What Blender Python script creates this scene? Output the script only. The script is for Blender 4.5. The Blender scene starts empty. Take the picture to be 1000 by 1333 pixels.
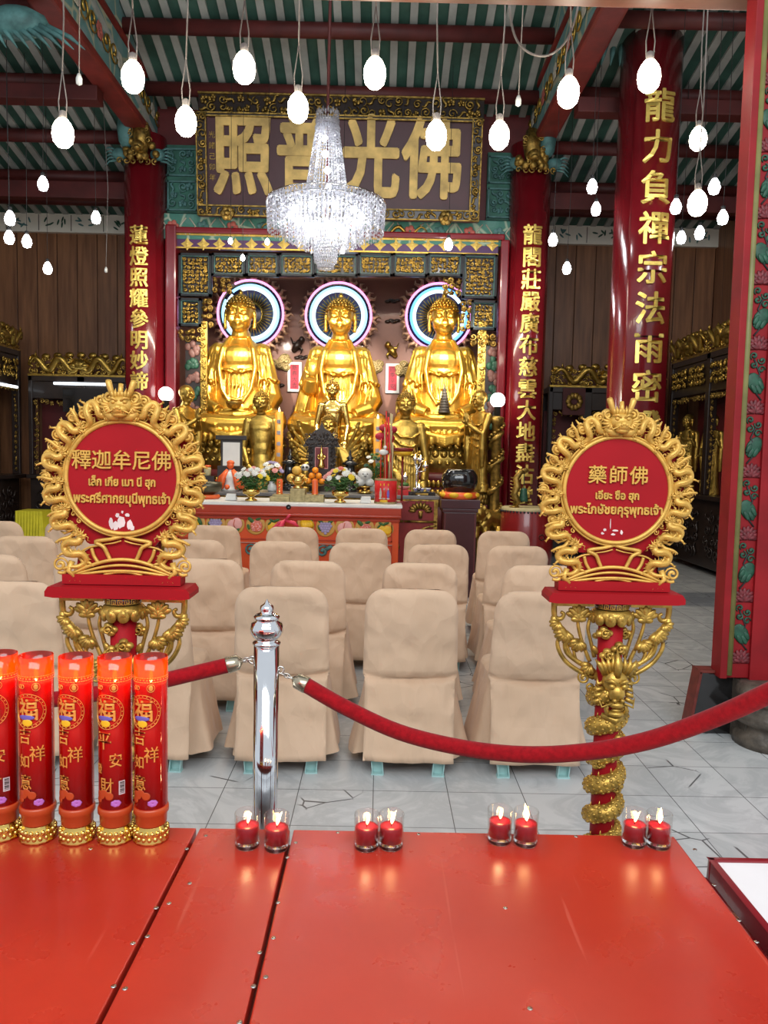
import bpy, bmesh, math, random
from mathutils import Vector, Matrix, Euler, noise
PI = math.pi
sin, cos = math.sin, math.cos
random.seed(11)
SC = bpy.context.scene
COL = SC.collection
V = Vector

# ---------------------------------------------------------------- camera
F = 1000.0
CAMZ = 1.55
cam_d = bpy.data.cameras.new('camera'); cam = bpy.data.objects.new('camera', cam_d); COL.objects.link(cam)
cam_d.sensor_fit = 'VERTICAL'; cam_d.sensor_height = 24.0; cam_d.lens = 24.0 * F / 1333.0
cam_d.clip_start = 0.02; cam_d.clip_end = 200
YAW, PITCH, ROLL = math.atan(6.6 / F), math.atan(76.4 / F), 0.021
CR = (Matrix.Rotation(-YAW, 3, 'Z') @ Matrix.Rotation(PI / 2 - PITCH, 3, 'X') @ Matrix.Rotation(ROLL, 3, 'Z'))
cam.matrix_world = Matrix.Translation((0, 0, CAMZ)) @ CR.to_4x4()
SC.camera = cam

def P(px, py, Y):
    """point of the plane y = Y that the photograph shows at (px, py)"""
    d = CR @ V(((px - 500) / F, (666.5 - py) / F, -1))
    k = Y / d.y
    return V((d.x * k, Y, CAMZ + d.z * k))
def PZ(px, py, z):
    d = CR @ V(((px - 500) / F, (666.5 - py) / F, -1))
    k = (z - CAMZ) / d.z
    return V((d.x * k, d.y * k, z))

# ---------------------------------------------------------------- world, sun and daylight
SC.view_settings.view_transform = 'Standard'
SC.view_settings.look = 'None'
SC.view_settings.exposure = 0.0
SC.view_settings.gamma = 1.0
SC.view_settings.use_curve_mapping = False
SC.cycles.use_denoising = True
SC.cycles.max_bounces = 8
SC.cycles.transparent_max_bounces = 24
SC.cycles.caustics_reflective = False
SC.cycles.caustics_refractive = False
SC.cycles.sample_clamp_indirect = 6.0
w = bpy.data.worlds.new('world'); SC.world = w; w.use_nodes = True
wb = w.node_tree.nodes['Background']
wb.inputs[0].default_value = (0.86, 0.93, 1.0, 1); wb.inputs[1].default_value = 0.8

def area(name, loc, aim, size, power, color=(1, 1, 1), sy=None):
    d = bpy.data.lights.new(name, 'AREA'); d.energy = power; d.color = color
    d.shape = 'RECTANGLE'; d.size = size; d.size_y = sy or size
    o = bpy.data.objects.new(name, d); COL.objects.link(o); o.location = loc
    o.rotation_euler = (V(aim) - V(loc)).to_track_quat('-Z', 'Y').to_euler()
    return o
# daylight through the open temple front, high behind the camera
area('open_front_daylight', (0.2, -2.5, 5.0), (0, 5.5, 0.6), 6.5, 420, (0.93, 0.97, 1.0), 3.0)
# ---------------------------------------------------------------- tags and objects
def tag(o, label=None, cat=None, group=None, kind=None):
    if label: o['label'] = label
    if cat: o['category'] = cat
    if group: o['group'] = group
    if kind: o['kind'] = kind
    return o
def empty(name, loc=(0, 0, 0), label=None, cat=None, group=None, rz=0.0):
    o = bpy.data.objects.new(name, None); COL.objects.link(o)
    o.location = loc; o.rotation_euler = (0, 0, rz); o.empty_display_size = 0.05
    return tag(o, label, cat, group)
def link(name, me, parent=None, loc=None):
    o = bpy.data.objects.new(name, me); COL.objects.link(o)
    if parent: o.parent = parent
    if loc is not None: o.location = loc
    return o
def copy_tree(o, parent=None):
    c = o.copy(); COL.objects.link(c)
    if parent: c.parent = parent
    for ch in [x for x in list(COL.objects) if x.parent == o]:
        copy_tree(ch, c)
    return c
KIDS = {}

# ---------------------------------------------------------------- mesh builder
class MB:
    def __init__(s, M=None):
        s.v, s.f, s.m, s.sm = [], [], [], []
        s.mi, s.smooth, s.M = 0, True, M
    def add(s, vs, fs, smooth=None, mi=None):
        b = len(s.v)
        if s.M is not None: vs = [s.M @ V(p) for p in vs]
        s.v.extend([tuple(p) for p in vs])
        s.f.extend([tuple(i + b for i in f) for f in fs])
        s.m.extend([s.mi if mi is None else mi] * len(fs))
        s.sm.extend([s.smooth if smooth is None else smooth] * len(fs))
        return s
    def box(s, c, d, R=None):
        x, y, z = d[0] / 2, d[1] / 2, d[2] / 2
        vs = [V((i, j, k)) for k in (-z, z) for j in (-y, y) for i in (-x, x)]
        if R is not None: vs = [R @ q for q in vs]
        c = V(c)
        return s.add([q + c for q in vs], [(0, 2, 3, 1), (4, 5, 7, 6), (0, 1, 5, 4), (2, 6, 7, 3), (0, 4, 6, 2), (1, 3, 7, 5)], False)
    def bx(s, x0, x1, y0, y1, z0, z1):
        return s.box(((x0 + x1) / 2, (y0 + y1) / 2, (z0 + z1) / 2), (x1 - x0, y1 - y0, z1 - z0))
    def rings(s, rs, closed=False, cap0=True, cap1=True, smooth=None):
        n = len(rs[0]); vs = [q for r in rs for q in r]; fs = []
        N = len(rs)
        for i in range(N if closed else N - 1):
            a, b = i * n, ((i + 1) % N) * n
            for j in range(n):
                k = (j + 1) % n
                fs.append((a + j, a + k, b + k, b + j))
        if not closed:
            if cap0: fs.append(tuple(range(n - 1, -1, -1)))
            if cap1: fs.append(tuple(range((N - 1) * n, N * n)))
        return s.add(vs, fs, smooth)
    def tube(s, pts, r, n=8, closed=False, flat=1.0, caps=True):
        pts = [V(q) for q in pts]; N = len(pts)
        rr = r if isinstance(r, (list, tuple)) else [r] * N
        up = None; rs = []
        for i, q in enumerate(pts):
            if closed: t = pts[(i + 1) % N] - pts[i - 1]
            else: t = pts[min(i + 1, N - 1)] - pts[max(i - 1, 0)]
            if t.length < 1e-9: t = V((0, 0, 1))
            t.normalize()
            if up is None:
                a = V((0, 1, 0)) if abs(t.y) < 0.9 else V((1, 0, 0))
                up = (a - t * a.dot(t)).normalized()
            else:
                u2 = up - t * up.dot(t)
                if u2.length > 1e-6: up = u2.normalized()
            sd = t.cross(up)
            rs.append([q + (up * cos(2 * PI * j / n) * flat + sd * sin(2 * PI * j / n)) * max(rr[i], 1e-5) for j in range(n)])
        return s.rings(rs, closed, caps, caps)
    def lathe(s, prof, c=(0, 0, 0), n=24, R=None, mod=None, cap0=True, cap1=True):
        rs = []; c = V(c)
        for (r, z) in prof:
            ring = []
            for j in range(n):
                a = 2 * PI * j / n
                q = r * (mod(a, z) if mod else 1)
                p = V((q * cos(a), q * sin(a), z))
                ring.append(c + (R @ p if R is not None else p))
            rs.append(ring)
        return s.rings(rs, False, cap0, cap1)
    def ell(s, c, r, n=12, m=8, R=None):
        if not isinstance(r, (tuple, list)): r = (r, r, r)
        c = V(c); vs = []; fs = []
        def T(p): return c + (R @ p if R is not None else p)
        vs.append(T(V((0, 0, -r[2]))))
        for i in range(1, m):
            t = -PI / 2 + PI * i / m
            for j in range(n):
                a = 2 * PI * j / n
                vs.append(T(V((r[0] * cos(t) * cos(a), r[1] * cos(t) * sin(a), r[2] * sin(t)))))
        vs.append(T(V((0, 0, r[2]))))
        for j in range(n):
            k = (j + 1) % n
            fs.append((0, 1 + k, 1 + j)); L = len(vs) - 1; b = 1 + (m - 2) * n
            fs.append((L, b + j, b + k))
        for i in range(m - 2):
            for j in range(n):
                k = (j + 1) % n
                fs.append((1 + i * n + j, 1 + i * n + k, 1 + (i + 1) * n + k, 1 + (i + 1) * n + j))
        return s.add(vs, fs)
    def prism(s, poly, y0, y1, smooth=False):
        """polygon in x,z extruded along y"""
        n = len(poly)
        vs = [(x, y0, z) for x, z in poly] + [(x, y1, z) for x, z in poly]
        fs = [tuple(range(n)), tuple(range(2 * n - 1, n - 1, -1))]
        fs += [(j, j + n, (j + 1) % n + n, (j + 1) % n) for j in range(n)]
        return s.add(vs, fs, smooth)
    def stube(s, pts, r, n=8):
        """tube through points smoothed by a spline"""
        pts = [V(q) for q in pts]; rr = r if isinstance(r, (list, tuple)) else [r] * len(pts); P_, R_ = [], []
        for i in range(len(pts) - 1):
            p0, p1, p2, p3 = pts[max(i - 1, 0)], pts[i], pts[i + 1], pts[min(i + 2, len(pts) - 1)]
            for j in range(5):
                t = j / 5; P_.append(.5 * ((2 * p1) + (p2 - p0) * t + (2 * p0 - 5 * p1 + 4 * p2 - p3) * t * t + (3 * p1 - p0 - 3 * p2 + p3) * t ** 3)); R_.append(rr[i] + (rr[i + 1] - rr[i]) * t)
        return s.tube(P_ + [pts[-1]], R_ + [rr[-1]], n)
    def torus(s, c, R0, r, n=32, m=8, axis='Y', a0=0, a1=2 * PI, flat=1.0):
        full = abs(a1 - a0 - 2 * PI) < 1e-6
        pts = []
        N = n if full else n + 1
        for i in range(N):
            a = a0 + (a1 - a0) * i / n
            u, w_ = R0 * cos(a), R0 * sin(a)
            p = {'Y': V((u, 0, w_)), 'Z': V((u, w_, 0)), 'X': V((0, u, w_))}[axis]
            pts.append(V(c) + p)
        return s.tube(pts, r, m, full, flat)
    def cone(s, p0, p1, r0, r1=0.0, n=8):
        return s.tube([p0, p1], [r0, r1], n)
    def scroll(s, c, R0, turns, r, a0=0.0, sgn=1, y=0.0, n=None, m=5):
        """spiral in the x,z plane, ending in a bead at its centre"""
        n = n or max(8, int(turns * 12)); pts = []; rr = []
        for i in range(n + 1):
            t = i / n
            q = R0 * (1 - t * 0.86); a = a0 + sgn * t * turns * 2 * PI
            pts.append((c[0] + q * cos(a), y - 0.35 * r * sin(PI * t), c[1] + q * sin(a))); rr.append(r * (0.45 + 0.75 * t))
        s.tube(pts, rr, m)
        return s
    def grid(s, fn, nu, nv, closed_u=False, smooth=None, flip=False):
        vs = [fn(i / nu, j / nv) for j in range(nv + 1) for i in range(nu + (0 if closed_u else 1))]
        W = nu if closed_u else nu + 1; fs = []
        for j in range(nv):
            for i in range(nu):
                k = (i + 1) % W
                q = (j * W + i, j * W + k, (j + 1) * W + k, (j + 1) * W + i)
                fs.append(q[::-1] if flip else q)
        return s.add(vs, fs, smooth)
    def text(s, body, size, M, ext=0.004, off=0.0, wrap=None):
        vs, fs = TXT(body, size, ext, 0)
        n = 8 if off > 0.004 * size else 1
        for i in range(n):                     # a brush of radius off thickens the strokes
            a = 2 * PI * i / n; d = V((off * cos(a), off * sin(a), ext * (.08 * i))) if n > 1 else V((0, 0, 0))
            w_ = [M @ (V(q) + d) for q in vs]
            if wrap: w_ = [wrap(q) for q in w_]
            s.add(w_, fs, False)
        return s
    def mesh(s, name, mats=None):
        me = bpy.data.meshes.new(name)
        me.from_pydata(s.v, [], s.f)
        me.polygons.foreach_set('material_index', s.m)
        me.polygons.foreach_set('use_smooth', s.sm)
        for m_ in (mats if isinstance(mats, (list, tuple)) else [mats] if mats else []): me.materials.append(m_)
        me.update()
        return me
    def build(s, name, mats, parent=None, bevel=0.0, seg=2, loc=None):
        me = s.mesh(name, mats)
        if bevel:
            bm = bmesh.new(); bm.from_mesh(me)
            bmesh.ops.remove_doubles(bm, verts=bm.verts, dist=1e-6)
            es = [e for e in bm.edges if len(e.link_faces) == 2 and e.calc_face_angle(0) > 0.6]
            bmesh.ops.bevel(bm, geom=es, offset=bevel, segments=seg, affect='EDGES', profile=0.6, clamp_overlap=True)
            bm.to_mesh(me); bm.free()
        return link(name, me, parent, loc)

_TC = {}
def TXT(body, size, ext, off):
    k = (body, ext / size, off / size)
    if k not in _TC:
        cu = bpy.data.curves.new('text', 'FONT'); cu.body = body; cu.size = 1.0
        cu.align_x = 'CENTER'; cu.align_y = 'CENTER'; cu.extrude = ext / size; cu.offset = off / size; cu.resolution_u = 3
        ob = bpy.data.objects.new('text', cu); COL.objects.link(ob)
        dg = bpy.context.evaluated_depsgraph_get(); dg.update()
        me = bpy.data.meshes.new_from_object(ob.evaluated_get(dg))
        _TC[k] = ([tuple(v.co) for v in me.vertices], [tuple(p.vertices) for p in me.polygons])
        bpy.data.objects.remove(ob); bpy.data.curves.remove(cu); bpy.data.meshes.remove(me)
    vs, fs = _TC[k]
    return [(x * size, y * size, z * size) for x, y, z in vs], fs
def TM(x, y, z, sx=1.0, ry=0.0):
    """text standing in the x,z plane, facing the viewer (-y)"""
    return Matrix.Translation((x, y, z)) @ Matrix.Rotation(ry, 4, 'Y') @ Matrix.Rotation(PI / 2, 4, 'X') @ Matrix.Diagonal((sx, 1, 1, 1))

def remesh(mb, vox, mats, sm=4, name='body'):
    me = mb.mesh(name, None)
    ob = bpy.data.objects.new('tmp', me); COL.objects.link(ob)
    r = ob.modifiers.new('r', 'REMESH'); r.mode = 'VOXEL'; r.voxel_size = vox; r.use_smooth_shade = True
    if sm:
        k = ob.modifiers.new('s', 'SMOOTH'); k.factor = 0.5; k.iterations = sm
    dg = bpy.context.evaluated_depsgraph_get(); dg.update()
    out = bpy.data.meshes.new_from_object(ob.evaluated_get(dg)); out.name = name
    bpy.data.objects.remove(ob); bpy.data.meshes.remove(me)
    out.materials.clear()
    for m_ in (mats if isinstance(mats, (list, tuple)) else [mats]): out.materials.append(m_)
    out.polygons.foreach_set('use_smooth', [True] * len(out.polygons))
    return out
# ---------------------------------------------------------------- materials
def nodes(name):
    m = bpy.data.materials.new(name); m.use_nodes = True
    nt = m.node_tree; return m, nt, nt.nodes['Principled BSDF'], nt.nodes['Material Output']
def N(nt, t, **kw):
    n = nt.nodes.new(t)
    for k, v_ in kw.items():
        if hasattr(n, k): setattr(n, k, v_)
    return n
def mixc(nt, fac, a, b):
    n = nt.nodes.new('ShaderNodeMix'); n.data_type = 'RGBA'
    if isinstance(fac, (int, float)): n.inputs[0].default_value = fac
    else: nt.links.new(fac, n.inputs[0])
    for i, c in ((6, a), (7, b)):
        if hasattr(c, 'is_output'): nt.links.new(c, n.inputs[i])
        else: n.inputs[i].default_value = (*c[:3], 1)
    return n.outputs[2]
def ramp(nt, fac, stops):
    n = nt.nodes.new('ShaderNodeValToRGB'); nt.links.new(fac, n.inputs[0])
    e = n.color_ramp.elements
    while len(e) < len(stops): e.new(0.5)
    for q, (p, c) in zip(e, stops):
        q.position = p; q.color = (*(c if isinstance(c, (tuple, list)) else (c, c, c)), 1)
    return n.outputs[0]
def noise_(nt, scale, detail=4, vec=None, rough=0.55, dist=0.0):
    n = nt.nodes.new('ShaderNodeTexNoise'); n.inputs['Scale'].default_value = scale
    n.inputs['Detail'].default_value = detail; n.inputs['Roughness'].default_value = rough; n.inputs['Distortion'].default_value = dist
    if vec is None:
        tc = nt.nodes.new('ShaderNodeTexCoord'); vec = tc.outputs['Object']
    nt.links.new(vec, n.inputs['Vector'])
    return n.outputs[0]
def bump(nt, p, h, dist, strength=1.0):
    b = nt.nodes.new('ShaderNodeBump'); b.inputs['Distance'].default_value = dist; b.inputs['Strength'].default_value = strength
    nt.links.new(h, b.inputs['Height']); nt.links.new(b.outputs[0], p.inputs['Normal'])
def mk(name, col, rough=0.5, metal=0.0, var=0.12, vs=9.0, col2=None, bd=0.0, bs=60.0, coat=0.0, emit=None, es=0.0, sheen=0.0, alpha=1.0, sss=0.0, trans=0.0, ior=1.45, spec=0.5):
    m, nt, p, out = nodes(name)
    h = noise_(nt, vs)
    c2 = col2 or tuple(max(0, x * (1 - 2.2 * var)) for x in col)
    f = ramp(nt, h, [(0.32, 0.0), (0.68, 1.0)])
    nt.links.new(mixc(nt, f, c2, col), p.inputs['Base Color'])
    p.inputs['Roughness'].default_value = rough; p.inputs['Metallic'].default_value = metal
    p.inputs['Specular IOR Level'].default_value = spec
    p.inputs['Coat Weight'].default_value = coat; p.inputs['Coat Roughness'].default_value = 0.08
    p.inputs['Sheen Weight'].default_value = sheen; p.inputs['Alpha'].default_value = alpha
    p.inputs['Transmission Weight'].default_value = trans; p.inputs['IOR'].default_value = ior
    if sss:
        p.inputs['Subsurface Weight'].default_value = sss; p.inputs['Subsurface Radius'].default_value = (0.03, 0.01, 0.006)
    if emit: p.inputs['Emission Color'].default_value = (*emit, 1); p.inputs['Emission Strength'].default_value = es
    if bd: bump(nt, p, noise_(nt, bs, 3), bd)
    return m
def emis(name, col, s):
    m, nt, p, out = nodes(name); nt.nodes.remove(p)
    e = N(nt, 'ShaderNodeEmission'); e.inputs[0].default_value = (*col, 1); e.inputs[1].default_value = s
    nt.links.new(e.outputs[0], out.inputs[0]); return m
def thin(name, col, rough=0.03, gl=1.0, spec=(1, 1, 1), fac=0.0):
    """thin clear or tinted film: transparent with a fresnel gloss and, by fac, some of its own diffuse colour"""
    m, nt, p, out = nodes(name); nt.nodes.remove(p)
    t = N(nt, 'ShaderNodeBsdfTransparent'); t.inputs[0].default_value = (*col, 1)
    base = t.outputs[0]
    if fac:
        tr = N(nt, 'ShaderNodeBsdfTranslucent'); tr.inputs[0].default_value = (*col, 1)
        mx0 = N(nt, 'ShaderNodeMixShader'); mx0.inputs[0].default_value = fac
        nt.links.new(base, mx0.inputs[1]); nt.links.new(tr.outputs[0], mx0.inputs[2]); base = mx0.outputs[0]
    g = N(nt, 'ShaderNodeBsdfGlossy'); g.inputs[0].default_value = (*spec, 1); g.inputs[1].default_value = rough
    lw = N(nt, 'ShaderNodeLayerWeight'); lw.inputs[0].default_value = 0.5
    pw = nt.nodes.new('ShaderNodeMath'); pw.operation = 'POWER'; pw.inputs[1].default_value = 4.0; nt.links.new(lw.outputs['Facing'], pw.inputs[0])
    fr = nt.nodes.new('ShaderNodeMath'); fr.operation = 'MULTIPLY_ADD'; fr.inputs[1].default_value = 0.75; fr.inputs[2].default_value = 0.045 * gl; nt.links.new(pw.outputs[0], fr.inputs[0])
    mx = N(nt, 'ShaderNodeMixShader'); nt.links.new(fr.outputs[0], mx.inputs[0])
    nt.links.new(base, mx.inputs[1]); nt.links.new(g.outputs[0], mx.inputs[2]); nt.links.new(mx.outputs[0], out.inputs[0])
    return m
M = {}
M['gold'] = mk('gold leaf', (0.95, 0.56, 0.085), 0.30, 0.88, 0.12, 6, bd=0.002, bs=35)
M['gold_old'] = mk('old gold', (0.62, 0.40, 0.085), 0.34, 0.9, 0.22, 14, bd=0.002, bs=80)
M['gold_dark'] = mk('dark gilding', (0.50, 0.31, 0.07), 0.4, 0.75, 0.35, 20, bd=0.003, bs=90)
M['gold_sign'] = mk('ochre gold paint', (0.74, 0.43, 0.085), 0.40, 0.3, 0.12, 30, bd=0.0008, bs=160)
M['gold_post'] = mk('burnished gold paint', (0.68, 0.41, 0.08), 0.34, 0.65, 0.25, 30, bd=0.0008, bs=160)
M['brass'] = mk('brass', (0.85, 0.58, 0.16), 0.2, 1.0, 0.08)
M['red_sign'] = mk('sign red paint', (0.34, 0.006, 0.011), 0.55, 0, 0.05, 5, spec=0.2)
M['red_lacq'] = mk('red lacquer', (0.21, 0.008, 0.014), 0.24, 0, 0.12, 3, coat=0.5)
M['red_frame'] = mk('door frame red', (0.31, 0.010, 0.014), 0.5, 0, 0.15, 4, spec=0.3)
M['maroon'] = mk('maroon paint', (0.13, 0.018, 0.018), 0.45, 0, 0.15, 4)
M['dark_red'] = mk('dark red beam paint', (0.10, 0.015, 0.013), 0.55, 0, 0.2, 3)
M['orange_red'] = mk('altar orange red', (0.62, 0.075, 0.018), 0.35, 0, 0.08, 4, coat=0.3)
M['orange_dk'] = mk('altar moulding red', (0.40, 0.035, 0.012), 0.35, 0, 0.08, 4, coat=0.3)
M['purple_dk'] = mk('dark plum lacquer', (0.055, 0.012, 0.018), 0.3, 0, 0.1, 4, coat=0.4)
M['purple'] = mk('violet band', (0.075, 0.02, 0.10), 0.3, 0, 0.1, 4, coat=0.3)
M['black'] = mk('black lacquer', (0.012, 0.011, 0.011), 0.12, 0, 0.05, coat=0.6)
M['dark_wood'] = mk('dark carved wood', (0.03, 0.017, 0.012), 0.35, 0, 0.2, 6, coat=0.2)
M['brown_wall'] = mk('altar wall lacquer', (0.25, 0.095, 0.058), 0.5, 0, 0.15, 1.5, coat=0.05)
M['green_pt'] = mk('temple green paint', (0.04, 0.17, 0.12), 0.6, 0, 0.2, 6)
M['teal_pt'] = mk('temple teal paint', (0.10, 0.25, 0.24), 0.6, 0, 0.25, 9)
M['cream_pt'] = mk('cream paint', (0.55, 0.52, 0.42), 0.6, 0, 0.12, 9)
M['pink_pt'] = mk('pink flower paint', (0.50, 0.13, 0.10), 0.6, 0, 0.12, 9)
M['leaf_pt'] = mk('painted leaf green', (0.025, 0.105, 0.06), 0.5, 0, 0.25, 30)
M['blue_pt'] = mk('painted blue', (0.09, 0.16, 0.30), 0.6, 0, 0.2, 9)
M['slat_g'] = mk('roof slat green', (0.045, 0.12, 0.09), 0.6, 0, 0.2, 3)
M['slat_w'] = mk('roof slat white', (0.42, 0.44, 0.40), 0.65, 0, 0.15, 3)
M['frame_blue'] = mk('blue black frame', (0.008, 0.012, 0.018), 0.6, 0, 0.1)
M['chrome'] = mk('polished steel', (0.80, 0.80, 0.82), 0.07, 1.0, 0.03)
M['chain'] = mk('chain steel', (0.62, 0.60, 0.55), 0.25, 1.0, 0.05)
M['velvet'] = mk('red velvet', (0.33, 0.005, 0.010), 0.9, 0, 0.15, 70, sheen=0.1, bd=0.0008, bs=300, spec=0.15)
M['chair_leg'] = mk('pale teal chair leg paint', (0.42, 0.66, 0.64), 0.4, 0, 0.05)
M['flame'] = emis('flame', (1.0, 0.62, 0.22), 26.0)
M['bulb'] = emis('lit bulb', (1.0, 0.90, 0.72), 32.0)
M['bulb_far'] = emis('lit far bulb', (0.97, 0.98, 1.0), 30.0)
M['globe'] = emis('lit globe', (1.0, 0.97, 0.92), 9.0)
M['neon_pink'] = emis('neon pink', (1.0, 0.35, 0.85), 2.2)
M['neon_white'] = emis('neon ice', (0.62, 0.88, 1.0), 2.6)
M['neon_ice'] = emis('neon ice blue', (0.30, 0.66, 1.0), 2.4)
M['neon_blue'] = emis('neon blue', (0.12, 0.38, 1.0), 3.0)
M['wax'] = mk('red wax', (0.40, 0.006, 0.010), 0.35, 0, 0.05, sss=0.2, emit=(0.7, 0.02, 0.03), es=0.0)
M['wax_deep'] = mk('deep red votive wax', (0.36, 0.005, 0.018), 0.3, 0, 0.05, sss=0.25)
M['beam_red'] = mk('beam soffit red', (0.24, 0.028, 0.02), 0.55, 0, 0.2, 3)
M['wick'] = mk('wick', (0.02, 0.015, 0.01), 0.9)
M['glass'] = thin('clear glass', (0.97, 0.97, 0.96), 0.02, 1.0)
M['glass_solid'] = mk('thick glass base', (1, 1, 1), 0.03, 0, 0.0, trans=1.0, ior=1.45)
M['plastic'] = thin('red sleeve film', (1.0, 0.34, 0.28), 0.06, 1.0, fac=0.05)
M['plastic_rim'] = thin('orange sleeve rim', (1.0, 0.22, 0.03), 0.06, 1.0, fac=0.6)
M['foil'] = mk('gold printing', (1.0, 0.50, 0.10), 0.3, 0.5, 0.1)
M['crystal'] = thin('cut crystal', (0.95, 0.96, 1.0), 0.04, 3.0, fac=0.5)
M['wire'] = mk('grey cable', (0.25, 0.22, 0.20), 0.6)
M['wire_dk'] = mk('dark cable', (0.03, 0.03, 0.03), 0.6)
M['white'] = mk('white', (0.75, 0.74, 0.70), 0.5, 0, 0.05)
M['white_gl'] = mk('white glazed', (0.62, 0.63, 0.60), 0.15, 0, 0.05, coat=0.5)
M['white_top'] = mk('white table laminate', (0.83, 0.80, 0.80), 0.4, 0, 0.02)
M['orange_fr'] = mk('orange peel', (0.95, 0.30, 0.012), 0.4, 0, 0.08, bd=0.001, bs=300)
M['pomelo'] = mk('pomelo peel', (0.72, 0.42, 0.07), 0.45, 0, 0.08, bd=0.001, bs=300)
M['petal_w'] = mk('white petals', (0.82, 0.82, 0.76), 0.6)
M['petal_y'] = mk('yellow petals', (0.85, 0.65, 0.03), 0.6)
M['petal_p'] = mk('pink petals', (0.80, 0.35, 0.32), 0.6)
M['leaf'] = mk('leaf', (0.05, 0.16, 0.03), 0.5, 0, 0.3, 40)
M['yellow_cl'] = mk('yellow cloth', (0.62, 0.55, 0.02), 0.7, 0, 0.1, bd=0.002, bs=50)
M['candle_or'] = mk('orange candle wax', (0.85, 0.36, 0.04), 0.4, 0, 0.06, sss=0.2)
M['candle_red'] = mk('orange red cup', (0.80, 0.13, 0.03), 0.35, 0, 0.05)
M['print_red'] = mk('bright red print', (0.62, 0.02, 0.02), 0.35, 0, 0.05)
M['paper_red'] = mk('red paper tablet', (0.50, 0.02, 0.05), 0.6)
M['hide'] = mk('drum hide', (0.50, 0.42, 0.22), 0.6, 0, 0.12)
M['drum_red'] = mk('drum red', (0.22, 0.012, 0.012), 0.3, 0, 0.08, coat=0.4)
M['stone'] = mk('dark stone', (0.14, 0.115, 0.09), 0.45, 0, 0.3, 12, bd=0.006, bs=30)
M['board_edge'] = mk('painted timber edge', (0.20, 0.03, 0.02), 0.5, 0, 0.2, 20)
M['grey_gold'] = mk('sandstone brass', (0.45, 0.36, 0.17), 0.5, 0.3, 0.2, 30)
M['fruit_y'] = mk('painted lemon yellow', (0.86, 0.50, 0.02), 0.5); M['fruit_v'] = mk('painted grape violet', (0.36, 0.30, 0.48), 0.5)
M['fruit_p'] = mk('painted peach pink', (0.86, 0.42, 0.38), 0.5); M['fruit_r'] = mk('painted lychee red', (0.68, 0.16, 0.10), 0.5)
M['medal'] = mk('medallion ochre', (0.62, 0.34, 0.08), 0.5)
M['gold_star'] = mk('bright gilt star', (0.85, 0.62, 0.16), 0.5, 0.2, 0.1, 30)
M['gold_txt'] = mk('gilded lettering', (0.95, 0.68, 0.16), 0.3, 0.7, 0.1, 30)
M['chalk'] = mk('bared white primer', (0.80, 0.66, 0.62), 0.8)
M['pink_cl'] = mk('pink ribbon', (0.75, 0.05, 0.10), 0.5)
M['picture'] = emis('lit picture', (1.0, 0.93, 0.78), 1.0)  # unused glow for a bulb reflected in the picture, which is no lamp
M['tube_lamp'] = emis('tube lamp', (0.85, 0.92, 1.0), 3.0)
M['barcode'] = mk('barcode paper', (0.7, 0.6, 0.6), 0.5)
M['violet'] = mk('printed violet flower', (0.55, 0.18, 0.60), 0.5)
M['print_or'] = mk('printed orange', (0.55, 0.075, 0.018), 0.3)
M['print_bl'] = mk('printed blue', (0.16, 0.12, 0.45), 0.5)

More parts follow.
